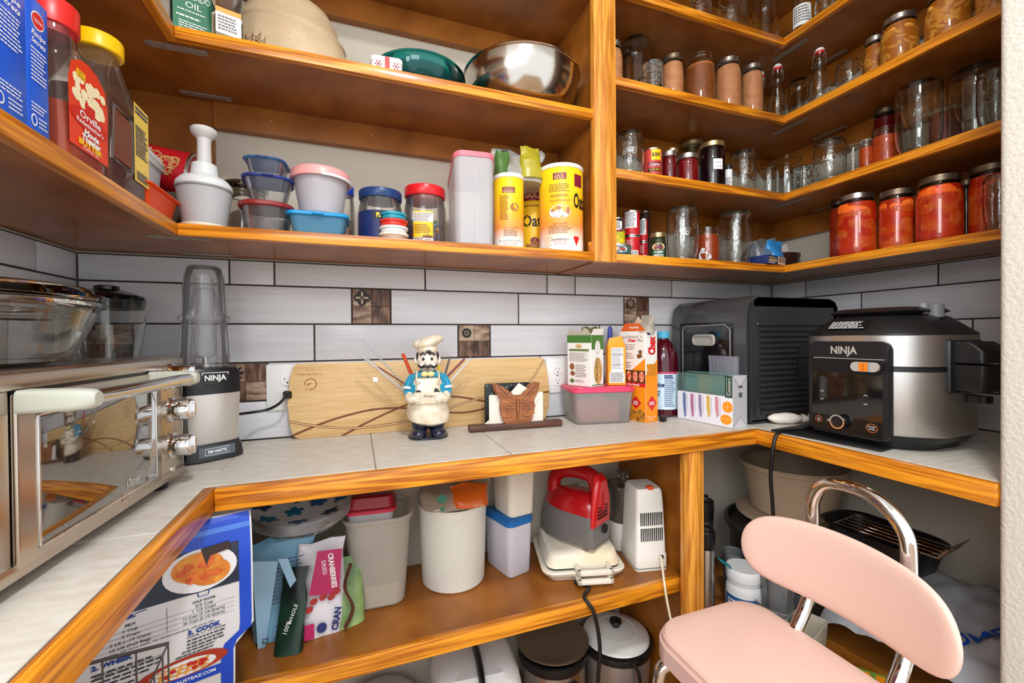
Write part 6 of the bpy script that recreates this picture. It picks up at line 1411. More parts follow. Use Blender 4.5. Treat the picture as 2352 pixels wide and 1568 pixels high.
a = Art().text('START', .058, .049, .004).text('STOP', .058, .0432, .004).text('KEEP', -.04, .05, .0028).text('WARM', -.04, .0465, .0028).ring(-.066, .047, .0032, .0032, .0008).rect(-.0664, .047, -.0656, .052)
for u in (-.058, .045):
    for s in (-1, 1): a.line([(u - .004, .112 + s * .012 - s * .003), (u, .112 + s * .012), (u + .004, .112 + s * .012 - s * .003)], .0012)
a.put('lettering', wht, mk, pf_(.0012))
Art().lines(-.042, .042, .014, -.014, 6, .45).put('warning_print', wht, mk, flat((-.1345, .012, .293), (0, -1, 0), (.75, 0, .66), .0022)); Art().rect(-.046, -.017, .046, .017).put('warning_label', M('label_black', (18, 18, 19), .4), mk, flat((-.1345, .012, .293), (0, -1, 0), (.75, 0, .66), .0016))
# side handles with a ledge, on the +Y and -Y sides
for s in (-1, 1):
    ob('handle', loft([(.205, .055, .034, .01, 0, 0), (.232, .055, .034, .012, 0, 0), (.252, .048, .02, .01, 0, -s * .012)], 4, mtx=T(0, s * (R0 + .02), 0)), mbk, mk)
    ob('handle', loft([(.142, .05, .03, .01, 0, 0), (.15, .055, .034, .012, 0, 0), (.2, .055, .036, .012, 0, 0)], 4, mtx=T(0, s * (R0 + .02), 0)), mbk, mk)
    ob('handle_plate', box(-.066, .066, s * (R0 - .004) - .006, s * (R0 - .004) + .006, .135, .256, .006), mbk, mk)
ob('latch_nub', loft([(.112, .016, .02, .008), (.128, .016, .02, .008)], 3, mtx=T(.02, -(R0 + .012), 0)), kplastic, mk)
a = Art().line([(-.02, 0), (0, .03), (.02, 0), (-.0205, 0)], .0012).line([(-.005, .004), (-.003, .009), (-.005, .014)], .001).line([(0, .004), (.002, .009), (0, .014)], .001).line([(.005, .004), (.007, .009), (.005, .014)], .001)
a.put('hot_mark', M('mark_grey', (120, 118, 114), .4, .5), mk, flat((-.123, -.139, .055), (.7, -.72, 0), (0, 0, 1), .012))
t = thing('black_mat', 'thin black mat under the multi-cooker', 'mat', (1.3, .79, ZC + .0005), .12)
ob('mat_sheet', box(-.17, .17, -.13, .13, 0, .0045, .0015), M('mat_black', (30, 30, 31), .5), t)
# tied white packet
t = thing('white_packet', 'lumpy white tied plastic packet between dehydrator and multi-cooker', 'packet', (1.248, .955, ZC + .0005), -.42)
b = sph((0, 0, .017), .03, 20, None, (1.8, .65, .56)); tube([(.05, 0, .018), (.068, 0, .016), (.085, .004, .024)], .012, 10, b, taper=lambda q: 1.1 - .7 * q + (.8 if q > .9 else 0)); jig(b, .003, 45, 3)
for v in b.verts: v.co.z = max(0, v.co.z)
ob('packet', b, M('thin_white_bag', (232, 224, 212), .4, sss=.2), t, ang=180)
# cooker cord over the worktop edge
pts = [P(1866, 960, x=1.21), P(1832, 965, x=1.17), P(1806, 975, x=1.135)]
cz = ZC + .0055
pts = [Vector((1.245, .865, cz + .006)), Vector((1.2, .86, cz)), Vector((1.16, .862, cz + .001)), Vector((1.118, .865, cz + .001)), Vector((1.09, .862, cz - .01)), Vector((1.078, .862, cz - .05))]
pts += [P(1770, 1090, x=1.076), P(1774, 1150, x=1.08), P(1778, 1230, x=1.085)]
ob('cord', tube(local(mk, spline(pts, 6)), .0048, 10), kplastic, mk)
# ================================================================== under the worktop
base_s = thing('floor_shelf', 'dark low platform under the lower shelf holding slow cookers', 'shelf', (.3, 1.1, .0))
wb(base_s, 'board', ply, XL, .854, .99, D + .006, .055, .075); wb(base_s, 'toe_board', ply, XL, .854, .99, 1.01, 0, .055)
rs = thing('low_shelf', 'low shelf against the right wall behind the pink chair', 'shelf', (1.3, .9, .28))
wb(rs, 'board', ply, .98, XR + .006, .431, D + .006, .28, .30); wb(rs, 'edge_trim', pineY, .96, .98, .431, D + .006, .262, .3005, .002); wb(rs, 'support_board', ply, .99, XR, 1.30, D + .005, 0, .28); wb(rs, 'support_board', ply, .99, XR, .431, .45, 0, .28)
# pancake mix bag
bag_blue = M('bag_blue', (14, 70, 190), .28); bag_wht = M('bag_white', (214, 212, 212), .3)
pb = thing('pancake_mix_bag', 'big blue-edged pancake mix bag with food pictures and printed recipe', 'bag', (-.333, .905, ZM + .001), .3)
BW, BH = .29, .372
def bagp(u, v, off=0.0):
    """front of the bag: u from -BW/2 to BW/2, v up; a fold runs across it"""
    y = -.028 * math.sin(PI * min(1, max(0, v / BH))) ** .7 + .012 * math.sin(v * 30 + u * 9) * .3
    x = u
    if v < .165: x = u - .03 * min(1, (.165 - v) / .02) * (1 if u > 0 else .2)
    return Vector((x, y - off, v))
b = bmesh.new(); NU, NV = 16, 24; g0 = [[b.verts.new(bagp(-BW / 2 + BW * i / NU, BH * j / NV)) for i in range(NU + 1)] for j in range(NV + 1)]
g1_ = [[b.verts.new(bagp(-BW / 2 + BW * i / NU, BH * j / NV) * 1 + Vector((0, .012 + .05 * math.sin(PI * i / NU) * max(0, 1 - j / NV) ** .6, 0))) for i in range(NU + 1)] for j in range(NV + 1)]
for g_, fl in ((g0, 0), (g1_, 1)):
    for j in range(NV):
        for i in range(NU): b.faces.new((g_[j][i], g_[j][i + 1], g_[j + 1][i + 1], g_[j + 1][i]))
for j in range(NV):
    b.faces.new((g0[j][0], g0[j + 1][0], g1_[j + 1][0], g1_[j][0])); b.faces.new((g0[j][NU], g0[j + 1][NU], g1_[j + 1][NU], g1_[j][NU]))
for i in range(NU):
    b.faces.new((g0[NV][i], g0[NV][i + 1], g1_[NV][i + 1], g1_[NV][i])); b.faces.new((g0[0][i], g0[0][i + 1], g1_[0][i + 1], g1_[0][i]))
ob('bag_body', b, bag_wht, pb, ang=80)
def bf(off): return lambda u, v, w=0: bagp(u, BH - (BH - v) * .74, off + w)
def grid(a, u0, v0, u1, v1, n=8):
    for k in range(n): a.rect(u0, v0 + (v1 - v0) * k / n, u1, v0 + (v1 - v0) * (k + 1) / n, 6)
    return a
ed = grid(Art(), BW / 2 - .022, -.11, BW / 2 - .003, BH, 24); grid(ed, -BW / 2, BH - .062, BW / 2 - .02, BH, 6); grid(ed, -BW / 2, .0, BW / 2 - .02, .026, 3); ed.put('blue_edge', bag_blue, pb, bf(.0008))
grid(Art(), -BW / 2, BH - .034, BW / 2 - .003, BH - .022, 1).put('zip_strip', M('zip_blue', (70, 120, 210), .3), pb, bf(.0016))
grid(Art(), -BW / 2, .21, BW / 2 - .022, BH - .062, 8).put('picture_panel', M('picture_navy', (36, 48, 72), .35, col2=(20, 30, 50), vscale=30), pb, bf(.0012))
Art().disc(.066, .262, .054, .05, 28).put('plate_picture', M('plate_white', (226, 226, 228), .4), pb, bf(.002))
Art().disc(.062, .27, .038, .034, 24).disc(.08, .252, .03, .03, 20).put('pancake_picture', M('pancake', (232, 160, 60), .5, col2=(206, 112, 34), vscale=60), pb, bf(.0028))
a = Art()
for i in range(16): a.disc(.036 + .06 * random.random(), .238 + .05 * random.random(), .009, .006, 8, random.random() * 3)
a.put('berry_picture', M('peach_slice', (196, 72, 34), .4, col2=(226, 120, 50), vscale=100), pb, bf(.0034))
Art().poly([(.066, .312), (.108, .316), (.112, .298), (.08, .292), (.074, .27), (.07, .292)]).put('syrup_picture', M('syrup_dark', (46, 20, 12), .3), pb, bf(.004))
pt_ = Art(); pt_.text('COLD WATER', .07, .19, .005, .034, bold=.03)
for k, s_ in enumerate(('2/3 Cup', '1 1/2 Cups', '13 Cups (3 1/4 Quarts)', '26 Cups (6 1/2 Quarts)')): pt_.text(s_, .07, .181 - .0105 * k, .0055, None if k < 2 else .06, bold=.01)
for k, s_ in enumerate(('MIX', '1 Cup', '2 Cups', '5 LB (~19 Cups)', '10 LB (Full Bag)')): pt_.text(s_, -.028, .186 - .0105 * k, .0055, None if k < 3 else .05, bold=.01)
pt_.rect(.018, .145, .0186, .196)
for k in range(4): pt_.rect(-.09, .175 - .0105 * k, .115, .1755 - .0105 * k, 6)
pt_.text('For thin pancakes, add more water. For thicker pancakes, add more mix.', .0, .136, .0042, .17, bold=.01)
pt_.lines(-.075, .02, .108, .072, 4, .4).text('pancake mix and water. Do not', -.028, .1, .0055, .085).lines(-.07, -.01, .068, .05, 2, .4).lines(.045, .1, .112, .074, 5, .4).text('COOK 1-1 1/2 minutes', .073, .1165, .0046, .056, bold=.02)
pt_.lines(-.12, -.03, .046, .03, 3, .4)
pt_.put('lettering', M('ink', (44, 44, 54), .5), pb, bf(.0016))
Art().text('2. WHISK', -.05, .12, .009, .05, bold=.06).text('3. COOK', .07, .126, .009, .048, bold=.06).text('FLUFFY WAFFLES', -.07, .052, .006, .06, bold=.04).line([(-.05, .2), (-.022, .2), (-.022, .206), (-.008, .207)], .0018).disc(-.036, .203, .012, .0055).line([(.06, .214), (.062, .2), (.076, .2), (.078, .214), (.082, .21)], .0018).put('blue_lettering', M('ink_blue', (24, 60, 140), .5), pb, bf(.0018))
Art().disc(.072, .05, .062, .024, 24).put('picture_panel', M('picture_red', (166, 50, 30), .4), pb, bf(.0014)); Art().disc(.07, .048, .046, .019, 24).put('plate_picture', M('plate_white', (226, 226, 228), .4), pb, bf(.002))
a = Art()
for k in range(6): a.line([(.036 + .012 * k, .034), (.044 + .012 * k, .06)], .004)
for k in range(3): a.line([(.034, .039 + .009 * k), (.106, .039 + .009 * k)], .0035)
a.put('waffle_picture', M('waffle', (222, 150, 60), .5), pb, bf(.0028)); a = Art()
for i in range(8): a.disc(.04 + .06 * random.random(), .038 + .02 * random.random(), .0045, n=8)
a.put('berry_picture', M('berry_red', (190, 30, 34), .4), pb, bf(.0036))
Art().text('MORE RECIPES AT KRUSTEAZ.COM', .05, .016, .0075, .13, bold=.03).put('white_lettering', wht, pb, bf(.0016))
# wire basket in front of it
wk = thing('wire_basket', 'grey wire basket with hooped handle before the pancake bag', 'basket', (-.382, .77, ZM + .001), .1)
wm = M('basket_wire', (104, 100, 96), .4, .7)
b = NB(); bw, bd, bh = .1, .05, .215
for z in (.004, .05, .1, bh): tube([(-bw, -bd, z), (bw, -bd, z), (bw, bd, z), (-bw, bd, z)], .0016 if z < bh else .0026, 6, b, closed=True)
for i in range(6):
    x = -bw + 2 * bw * i / 5; tube([(x, -bd, bh), (x, -bd, .004), (x, bd, .004), (x, bd, bh)], .0013, 6, b)
for y in (-.02, .02): tube([(-bw, y, bh), (-bw, y, .004), (bw, y, .004), (bw, y, bh)], .0013, 6, b)
ob('wire_frame', b, wm, wk, kind='stuff')
ob('basket_handle', tube(spline([(bw * .45, -bd - .003, .0), (bw * .5, -bd - .008, .09), (bw * .72, -bd - .01, .135), (bw * .95, -bd - .008, .1), (bw * .85, -bd - .003, .0)], 6), .0034, 8), wm, wk)
# pale tub behind the bag
t = thing('storage_tub', 'tall translucent white tub behind the pancake mix bag', 'tub', (-.325, 1.235, ZM + .001), .05)
ob('tub_body', shell([(0, .062, .062, .02), (.3, .072, .072, .024)], .002, 5), M('tub_grey', (206, 202, 200), .35, sss=.2), t); ob('lid', loft([(.296, .075, .075, .026), (.31, .075, .075, .026), (.313, .07, .07, .024)], 5), M('tub_lid_grey', (176, 176, 176), .4), t)
# baking bags
t = thing('blue_flour_bag', 'crumpled pale blue paper bag under the plate stack', 'bag', (-.17, 1.165, ZM + .001), .25)
b = pouch(.135, .085, .225, 51, .014, 26, 16, top=.12, pinch=2.2); ob('bag_body', b, M('pale_blue_bag', (128, 180, 208), .45), t)
b = NB(); prism([(-.06, .0), (-.045, .0), (-.02, .2), (-.07, .215)], .004, 0, b, T(0, -.05, 0) @ RX(.12)); prism([(.045, .0), (.06, .0), (.0, .2), (-.02, .205)], .004, 0, b, T(0, -.055, 0) @ RX(.1)); ob('bag_flap', b, M('pale_blue_flap', (150, 190, 216), .4), t, kind='stuff')
Art().lines(-.03, .045, .19, .09, 12, .35).text('FLOUR', -.0, .05, .012, .05, rot=.5).put('lettering', M('bag_ink', (50, 66, 96), .5), t, flat((0, -.062, 0), (1, -.05, 0), (0, .1, 1), .002)); Art().line([(-.05, .012), (-.04, .012), (-.04, .02), (-.05, .02), (-.05, .011)], .002).line([(-.03, .012), (-.022, .02), (-.016, .012)], .002).put('recycle_mark', blk, t, flat((0, -.055, 0), (1, -.05, 0), (0, .1, 1), .004))
t = thing('dried_fruit_bag', 'magenta and white cranberry bag slumped on the lower shelf', 'bag', (-.083, 1.13, ZM + .001), .12)
ob('bag_body', pouch(.105, .07, .2, 61, .01, 24, 14, top=.14, pinch=2.4, lean=.03), M('fruit_bag_white', (214, 208, 212), .25), t)
fb = flat((0, -.0385, 0), (1, 0, 0), (0, .16, 1), .004)
Art().poly([(-.03, .1), (.035, .09), (.045, .19), (-.01, .195)]).put('magenta_panel', M('magenta', (176, 16, 84), .3), t, fb); Art().rect(-.048, .005, -.02, .038, 3).put('magenta_panel', MATS['magenta'], t, fb); Art().text('CRANBERRIES', .022, .145, .011, .08, rot=-PI / 2 + .1, bold=.03).text('DRIED', .004, .155, .009, .032, rot=-PI / 2 + .1).put('lettering', wht, t, flat((0, -.0385, 0), (1, 0, 0), (0, .16, 1), .0048)); Art().text('CRAN', .028, .035, .014, .05, rot=PI / 2 - .2, bold=.05).disc(-.004, .024, .011).put('navy_lettering', nvy, t, flat((0, -.0385, 0), (1, 0, 0), (0, .16, 1), .0048))
a = Art()
for u, v in ((-.02, .085), (.0, .09), (.018, .086), (-.03, .07), (.03, .095)): a.disc(u, v, .009, .007, 12, .4)
a.put('berry_picture', M('cranberry_red', (156, 28, 30), .35), t, flat((0, -.0385, 0), (1, 0, 0), (0, .16, 1), .0048))
t = thing('green_packet', 'dark green and black slim packet between the blue and magenta bags', 'packet', (-.15, 1.07, ZM + .001), -.25)
ob('packet_body', pouch(.06, .03, .165, 71, .008, 18, 12, top=.3, lean=.05), M('forest_packet', (24, 62, 44), .3, col2=(12, 20, 18), vscale=12), t)
Art().text('100%', 0, .06, .009, rot=1.3).text('WHOLE', .01, .085, .008, rot=1.3).put('lettering', wht, t, flat((0, -.02, 0), (1, 0, 0), (0, .3, 1), .003))
t = thing('avocado_packet', 'pale green packet with brown stripe leaning behind the cranberry bag', 'packet', (-.022, 1.128, ZM + .001), .3)
ob('packet_body', pouch(.075, .04, .15, 81, .008, 18, 12, top=.25, lean=.03), M('lime_packet', (150, 176, 108), .3, col2=(88, 120, 70), vscale=14), t)
ob('brown_stripe', tube(spline([(-.02, -.03, .01), (.0, -.028, .05), (-.015, -.015, .1), (.005, .0, .145)], 4), .008, 8, flat=.4), M('stripe_brown', (92, 48, 30), .4), t)
# paper plates in film
t = thing('plate_stack', 'stack of blue flowered paper plates in clear wrap', 'plates', (-.13, 1.2, ZM + .258), 0); t.rotation_euler = (.16, 0, 0)
for k in range(7): ob('plate', lathe([(0, k * .004), (.075, k * .004), (.098, k * .004 + .011), (.117, k * .004 + .014), (.118, k * .004 + .0155), (.097, k * .004 + .0125), (.074, k * .004 + .0015), (0, k * .004 + .0015)], 40), M('plate_paper', (232, 232, 234), .5), t)
def pz(u, v, w=0):
    r = math.hypot(u, v); z = .0265 + (0 if r < .074 else (r - .074) / .024 * .011 if r < .098 else .011 + (r - .098) * .14)
    return Vector((u, v, z + w))
pcols = (M('petal_blue', (40, 96, 150), .5), M('petal_navy', (44, 60, 96), .5), M('petal_teal', (24, 120, 160), .5))
for q in range(11):
    an = q * 2 * PI / 8 if q < 8 else q * 2.1; rr = .092 if q < 8 else .035; a = Art(); c_ = (rr * math.cos(an), rr * math.sin(an))
    for k in range(5): aa = k * 2 * PI / 5 + q; a.disc(c_[0] + .012 * math.cos(aa), c_[1] + .012 * math.sin(aa), .011, .008, 10, aa)
    a.put('flower', pcols[q % 3], t, lambda u, v, w=0: pz(u, v, w + .0006))
b = lathe([(.05, -.016), (.09, -.012), (.119, .012), (.121, .04), (.112, .043)], 40); jig(b, .006, 30, 2); ob('wrap', b, film('plate_wrap', (240, 244, 248), .9, .06, .06), t)
# bins
b1_ = thing('storage_bin', 'large translucent rounded bin with flour in the bottom', 'bin', (.052, 1.222, ZM + .001), -.04)
ob('bin_body', shell([(0, .062, .062, .03), (.006, .067, .067, .034), (.225, .083, .082, .045), (.228, .089, .088, .05), (.238, .089, .088, .05)], .0022, 8), film('bin_cloudy', (226, 220, 208), .5, .35, .42), b1_)
ob('flour', loft([(.004, .063, .063, .03), (.05, .067, .067, .034), (.062, .067, .066, .034)], 6), M('flour', (226, 214, 190), .9), b1_); ob('plastic_packet', pouch(.1, .08, .1, 91, .014, 18, 10, mtx=T(0, 0, .06)), film('packet_cloudy', (224, 220, 214), .8, .25, .5), b1_)
t = thing('red_lid_container', 'small square container with dark red lid inside the open bin', 'container', (.035, 1.215, ZM + .165), -.08)
ob('container_body', loft([(0, .05, .05, .016), (.09, .058, .058, .02)], 5), milky, t); ob('lid', loft([(.086, .06, .06, .022), (.088, .064, .064, .024), (.097, .064, .064, .024), (.099, .06, .06, .022), (.125, .055, .055, .02), (.128, .05, .05, .018)], 5), M('dark_red_lid', (148, 18, 34), .35), t); ob('lid_rim', loft([(.087, .0655, .0655, .024), (.0945, .0655, .0655, .024)], 5), M('rose_rim', (196, 40, 70), .35), t)
t = thing('white_bin', 'tall straight white bin with an orange bag stuffed in its top', 'bin', (.262, 1.236, ZM + .001), 0)
ob('bin_body', lathe([(0, 0), (.086, 0), (.09, .004), (.098, .222), (.1, .224), (.1, .228), (.096, .228), (.088, .006), (0, .005)], 48), M('bin_white', (226, 218, 206), .4, sss=.15, var=.05, vscale=200), t)
t = thing('snack_bag', 'crumpled orange and clear snack bag in the top of white bin', 'bag', (.262, 1.222, ZM + .2305), 0)
ob('bag_body', pouch(.2, .15, .06, 101, .018, 30, 12), film('snack_film', (232, 206, 180), .9, .15, .45), t); ob('orange_print', pouch(.11, .1, .056, 104, .014, 22, 10, mtx=T(.035, -.032, .004)), M('snack_orange', (206, 92, 24), .3), t)
Art().disc(-.05, .04, .014, .011).disc(-.05, .014, .006).put('green_badge', M('badge_green', (30, 110, 80), .4), t, flat((0, -.088, 0), (1, 0, 0), (0, .2, 1), .004)); Art().text('PRETZEL', .05, .012, .005, .03).put('lettering', tan, t, flat((0, -.092, 0), (1, 0, 0), (0, .2, 1), .004))
t = thing('blue_lid_container', 'narrow frosted container with a blue lid under a white tub', 'container', (.432, 1.235, ZM + .001), .28)
ob('container_body', loft([(0, .038, .062, .014), (.004, .04, .065, .016), (.155, .045, .07, .018)], 5), M('frosted_lilac', (206, 204, 214), .4, sss=.2), t); ob('lid', loft([(.15, .047, .072, .02), (.165, .048, .073, .02), (.168, .043, .068, .018)], 5), M('lid_blue', (20, 104, 176), .35), t)
t = thing('flour_tub', 'white flour tub with torn label on the blue lid', 'tub', (.45, 1.232, ZM + .1705), .2)
ob('tub_body', loft([(0, .04, .05, .016), (.004, .043, .053, .018), (.17, .05, .058, .02)], 5), M('tub_cream', (226, 216, 198), .45), t); Art().poly([(-.042, .17), (-.042, .13), (-.03, .128), (-.02, .132), (-.008, .126), (.004, .131), (.02, .127), (.042, .131), (.042, .17)]).put('torn_label', M('label_grey', (190, 182, 170), .6), t, front(0, -.0578, 0, .0006))
# waffle maker and iron
wf = thing('waffle_maker', 'cream square waffle maker with looped handles under the iron', 'appliance', (.638, 1.185, ZM + .001), -.25)
wcr = M('waffle_cream', (232, 224, 206), .35)
ob('lower_shell', loft([(0, .1, .1, .025), (.012, .108, .108, .03), (.022, .12, .12, .034), (.03, .123, .123, .036), (.033, .12, .12, .034)], 6), wcr, wf)
ob('grid_gap', loft([(.031, .108, .108, .028), (.04, .108, .108, .028)], 6), kplastic, wf)
ob('upper_shell', loft([(.038, .109, .109, .03), (.046, .108, .108, .03), (.072, .1, .1, .028), (.078, .092, .092, .026)], 6), M('waffle_yellowed', (232, 216, 180), .35, col2=(238, 232, 220), vscale=6), wf)
for z0, z1, yb in ((.012, .026, -.155), (.034, .05, -.15)):
    h_ = NB(); lo = .052
    for x0, x1, y0, y1 in ((-lo, -lo + .014, yb, -.1), (lo - .014, lo, yb, -.1), (-lo, lo, yb, yb + .014), (-lo, lo, -.112, -.1)): box(x0 + .02, x1 + .02, y0, y1, z0, z1, .004, h_)
    ob('handle', h_, wcr, wf, kind='stuff')
pts = [(-.02, -.11, .01), (.0, -.15, .004), (.035, -.195, .003), (.06, -.235, .002)]
wp = [Vector((.575, 1.075, ZM + .0065)), Vector((.6, 1.04, ZM + .0065)), P(1342, 1368, y=1.005), P(1362, 1402, y=.982), P(1374, 1450, y=.98), P(1378, 1500, y=.978), P(1374, 1560, y=.978), P(1376, 1640, y=.978)]
wp[2].z = ZM + .0068
ob('cord', tube(local(wf, spline(wp, 6)), .0052, 10), kplastic, wf)
ir = thing('steam_iron', 'red and grey steam iron standing on the waffle maker', 'iron', (.625, 1.195, ZM + .0805), .5)
# nose points along +y, heel towards -y
ig = M('iron_grey', (112, 108, 106), .35); irr = M('iron_red', (178, 14, 22), .28, coat=.4)
def boat(L, W): return [(W * .42, -L * .5), (W * .5, -L * .42), (W * .5, 0), (W * .36, L * .28), (W * .14, L * .46), (0, L * .52)]
def boat_loft(rows, bm=None):
    b = bmesh.new(); rings = []
    for z, L, W, sh in rows:
        pts = boat(L, W); pts = pts + [(-x, y) for x, y in pts[-2::-1]]
        rings.append([b.verts.new((x, y + sh, z)) for x, y in pts])
    n = len(rings[0])
    for A, B in zip(rings, rings[1:]):
        for i in range(n): b.faces.new((A[i], A[(i + 1) % n], B[(i + 1) % n], B[i]))
    b.faces.new(rings[0][::-1]); b.faces.new(rings[-1]); return join(bm, b)
ob('soleplate', boat_loft([(0, .2, .1, 0), (.006, .2, .1, 0)]), steel, ir)
ob('tank', boat_loft([(.004, .195, .098, 0), (.03, .2, .104, 0), (.075, .185, .1, -.004), (.085, .18, .096, -.006)]), ig, ir)
ob('red_cover', boat_loft([(.083, .18, .096, -.006), (.11, .165, .088, -.01), (.13, .12, .066, -.02), (.137, .08, .045, -.03)]), irr, ir)
ob('handle', tube(spline([(0, .055, .115), (0, .05, .155), (0, .02, .178), (0, -.03, .186), (0, -.07, .18), (0, -.085, .15), (0, -.088, .1)], 6), .02, 14, flat=.9), irr, ir)
ob('heel_panel', loft([(.06, .046, .006, .01, 0, -.094), (.12, .042, .008, .012, 0, -.096), (.175, .026, .012, .012, 0, -.094), (.19, .018, .01, .01, 0, -.085)], 4), M('iron_red_bright', (206, 18, 24), .3, coat=.4), ir)
for k in range(4): ob('vent_slit', box(-.026, .026, -.1042, -.1, .078 + k * .009, .081 + k * .009), blk, ir)
ob('heel_socket', lathe([(0, 0), (.012, 0), (.012, .004), (.009, .004), (.009, .002), (0, .002)], 20, mtx=T(.01, -.1015, .045) @ RX(PI / 2)), blk, ir)
ir.scale = (1.12, 1.12, 1.12)
t = thing('hand_mixer', 'cream hand mixer with black coiled cord behind the iron', 'mixer', (.742, 1.292, ZM + .001), .3)
b = loft([(0, .03, .035, .02), (.1, .034, .038, .02), (.16, .03, .036, .02), (.19, .02, .03, .015)], 5); ob('mixer_body', b, wcr, t); ob('mixer_handle', tube(spline([(0, -.035, .18), (.015, -.06, .17), (.02, -.07, .13), (.012, -.055, .09)], 5), .012, 10), wcr, t)
ob('cord_loop', tube(spline([(.02, -.02, .17), (.05, -.05, .18), (.07, -.06, .155), (.05, -.055, .13), (.02, -.05, .13)], 6), .0055, 8), kplastic, t)
# food processor seen from the back
fp = thing('food_processor', 'white food processor with slotted back vents and clear bowl', 'processor', (.836, 1.112, ZM + .001), -.2)
fpm = M('processor_white', (230, 226, 216), .35)
ob('motor_body', loft([(0, .05, .06, .012), (.045, .05, .06, .012), (.05, .048, .058, .012), (.2, .044, .052, .012), (.232, .042, .048, .012), (.24, .038, .044, .012)], 3), fpm, fp)
ob('base_band', loft([(.006, .0508, .0608, .012), (.01, .0508, .0608, .012)], 3), M('processor_line', (150, 146, 138), .5), fp)
for r_ in range(2):
    for k in range(12): ob('vent_slit', box(-.034 + k * .006, -.0312 + k * .006, -.0625, -.05, .088 + r_ * .046, .126 + r_ * .046, mtx=None) if False else box(-.034 + k * .006, -.0312 + k * .006, -.0588 + .0 * r_ + (.088 + r_ * .046 - .05) * .04 - .0005, -.05, .088 + r_ * .046, .126 + r_ * .046), blk, fp)
ob('orange_tab', box(-.006, .012, -.05, -.03, .238, .248, .003), M('tab_orange', (220, 84, 30), .4), fp)
ob('cord_hole', lathe([(0, 0), (.006, 0), (.006, .001), (0, .001)], 14, mtx=T(.03, -.0612, .04) @ RX(PI / 2)), blk, fp)
ob('bowl', lathe([(.06, .09), (.066, .1), (.068, .2), (.066, .2), (.064, .1), (.058, .092)], 32, close=True, mtx=T(-.02, .105, 0) @ Matrix.Diagonal((.8, .8, 1, 1))), film('bowl_smoke', (150, 140, 128), .8, .1, .2), fp)
ob('bowl_lid', lathe([(0, .2), (.07, .2), (.07, .21), (.024, .214), (.024, .25), (.02, .252), (0, .252)], 32, mtx=T(-.02, .105, 0) @ Matrix.Diagonal((.8, .8, 1, 1))), film('bowl_smoke', (150, 140, 128), .8, .1, .2), fp); ob('bowl_base', lathe([(0, 0), (.06, 0), (.06, .09), (0, .09)], 28, mtx=T(-.02, .105, 0) @ Matrix.Diagonal((.8, .8, 1, 1))), fpm, fp)
wp = [P(1518, 1277, y=1.04), P(1521, 1300, y=1.025), P(1526, 1340, y=.985), P(1532, 1380, y=.98), P(1542, 1430, y=.978), P(1550, 1480, y=.978)]
ob('cord', tube(local(fp, spline(wp, 6)), .0035, 8), M('cord_cream', (230, 218, 190), .5), fp)
# pots on the floor platform
FZ = .0755
t = thing('slow_cooker', 'round slow cooker with a glossy white lid and black speckled rim', 'cooker', (.785, 1.19, FZ), 0)
ob('pot_body', lathe([(0, 0), (.095, 0), (.1, .004), (.112, .13), (.112, .134), (0, .134)], 44), M('pot_silver', (176, 172, 168), .3, .8), t); ob('pot_rim', lathe([(.1, .13), (.114, .13), (.118, .14), (.116, .152), (.106, .156), (.1, .15)], 44, close=True), M('enamel_black', (22, 24, 24), .2, var=.4, vscale=300), t)
ob('lid', lathe([(0, .15), (.104, .15), (.107, .154), (.104, .162), (.09, .17), (.062, .178), (.06, .177), (.03, .183), (0, .184)], 48), M('lid_white', (222, 220, 214), .12, coat=.6), t); ob('lid_knob', lathe([(0, .18), (.012, .182), (.02, .198), (.018, .204), (0, .206)], 24), kplastic, t)
ob('pot_cord', tube(spline([(-.02, -.122, .15), (-.005, -.13, .12), (.0, -.128, .06), (.002, -.125, .0)], 5), .005, 8), kplastic, t)
t = thing('steel_pot', 'round steel pot with dished dark lid and black control panel', 'pot', (.565, 1.205, FZ), 0)
ob('pot_body', lathe([(0, 0), (.095, 0), (.1, .004), (.1, .14), (0, .14)], 40), steel, t); ob('pot_rim', lathe([(.094, .138), (.104, .138), (.108, .148), (.107, .165), (.1, .168), (.094, .16)], 40, close=True), kplastic, t)
ob('lid', lathe([(0, .166), (.08, .166), (.108, .186), (.112, .186), (.112, .19), (.106, .19), (.078, .172), (0, .172)], 48), M('lid_bronze', (122, 104, 84), .35, .6), t)
ob('control_panel', loft([(.03, .032, .006, .006, 0, -.1), (.118, .032, .006, .006, 0, -.1)], 3), M('panel_dark', (24, 28, 30), .25), t)
t = thing('roaster_oven', 'white rectangular electric roaster with a wide black handle', 'roaster', (.315, 1.205, FZ), -.1)
ob('roaster_body', loft([(0, .1, .09, .03), (.09, .125, .1, .04), (.12, .125, .1, .04)], 6), M('roaster_white', (216, 212, 208), .3), t); ob('lid', loft([(.118, .128, .104, .042), (.13, .128, .104, .042), (.18, .118, .094, .045), (.198, .1, .08, .045), (.203, .07, .05, .04)], 7), M('roaster_lid', (222, 218, 214), .25), t)
ob('handle', tube(spline([(.005, -.105, .12), (.005, -.112, .15), (.005, -.094, .195), (.005, -.04, .214), (.005, .02, .212)], 6), .02, 10, flat=.45), kplastic, t)
t = thing('round_pot', 'grey domed pot lid showing under the lower shelf at left', 'pot', (.055, 1.21, FZ), 0)
ob('pot_body', lathe([(0, 0), (.1, 0), (.11, .1), (0, .1)], 36), M('pot_grey', (150, 146, 142), .4), t); ob('lid', lathe([(0, .1), (.114, .1), (.116, .108), (.1, .135), (.06, .155), (0, .162)], 40), M('lid_grey', (170, 166, 162), .2), t); ob('lid_rim', lathe([(.112, .099), (.119, .1), (.119, .108), (.112, .11)], 40, close=True), M('rim_black', (40, 40, 40), .3), t)
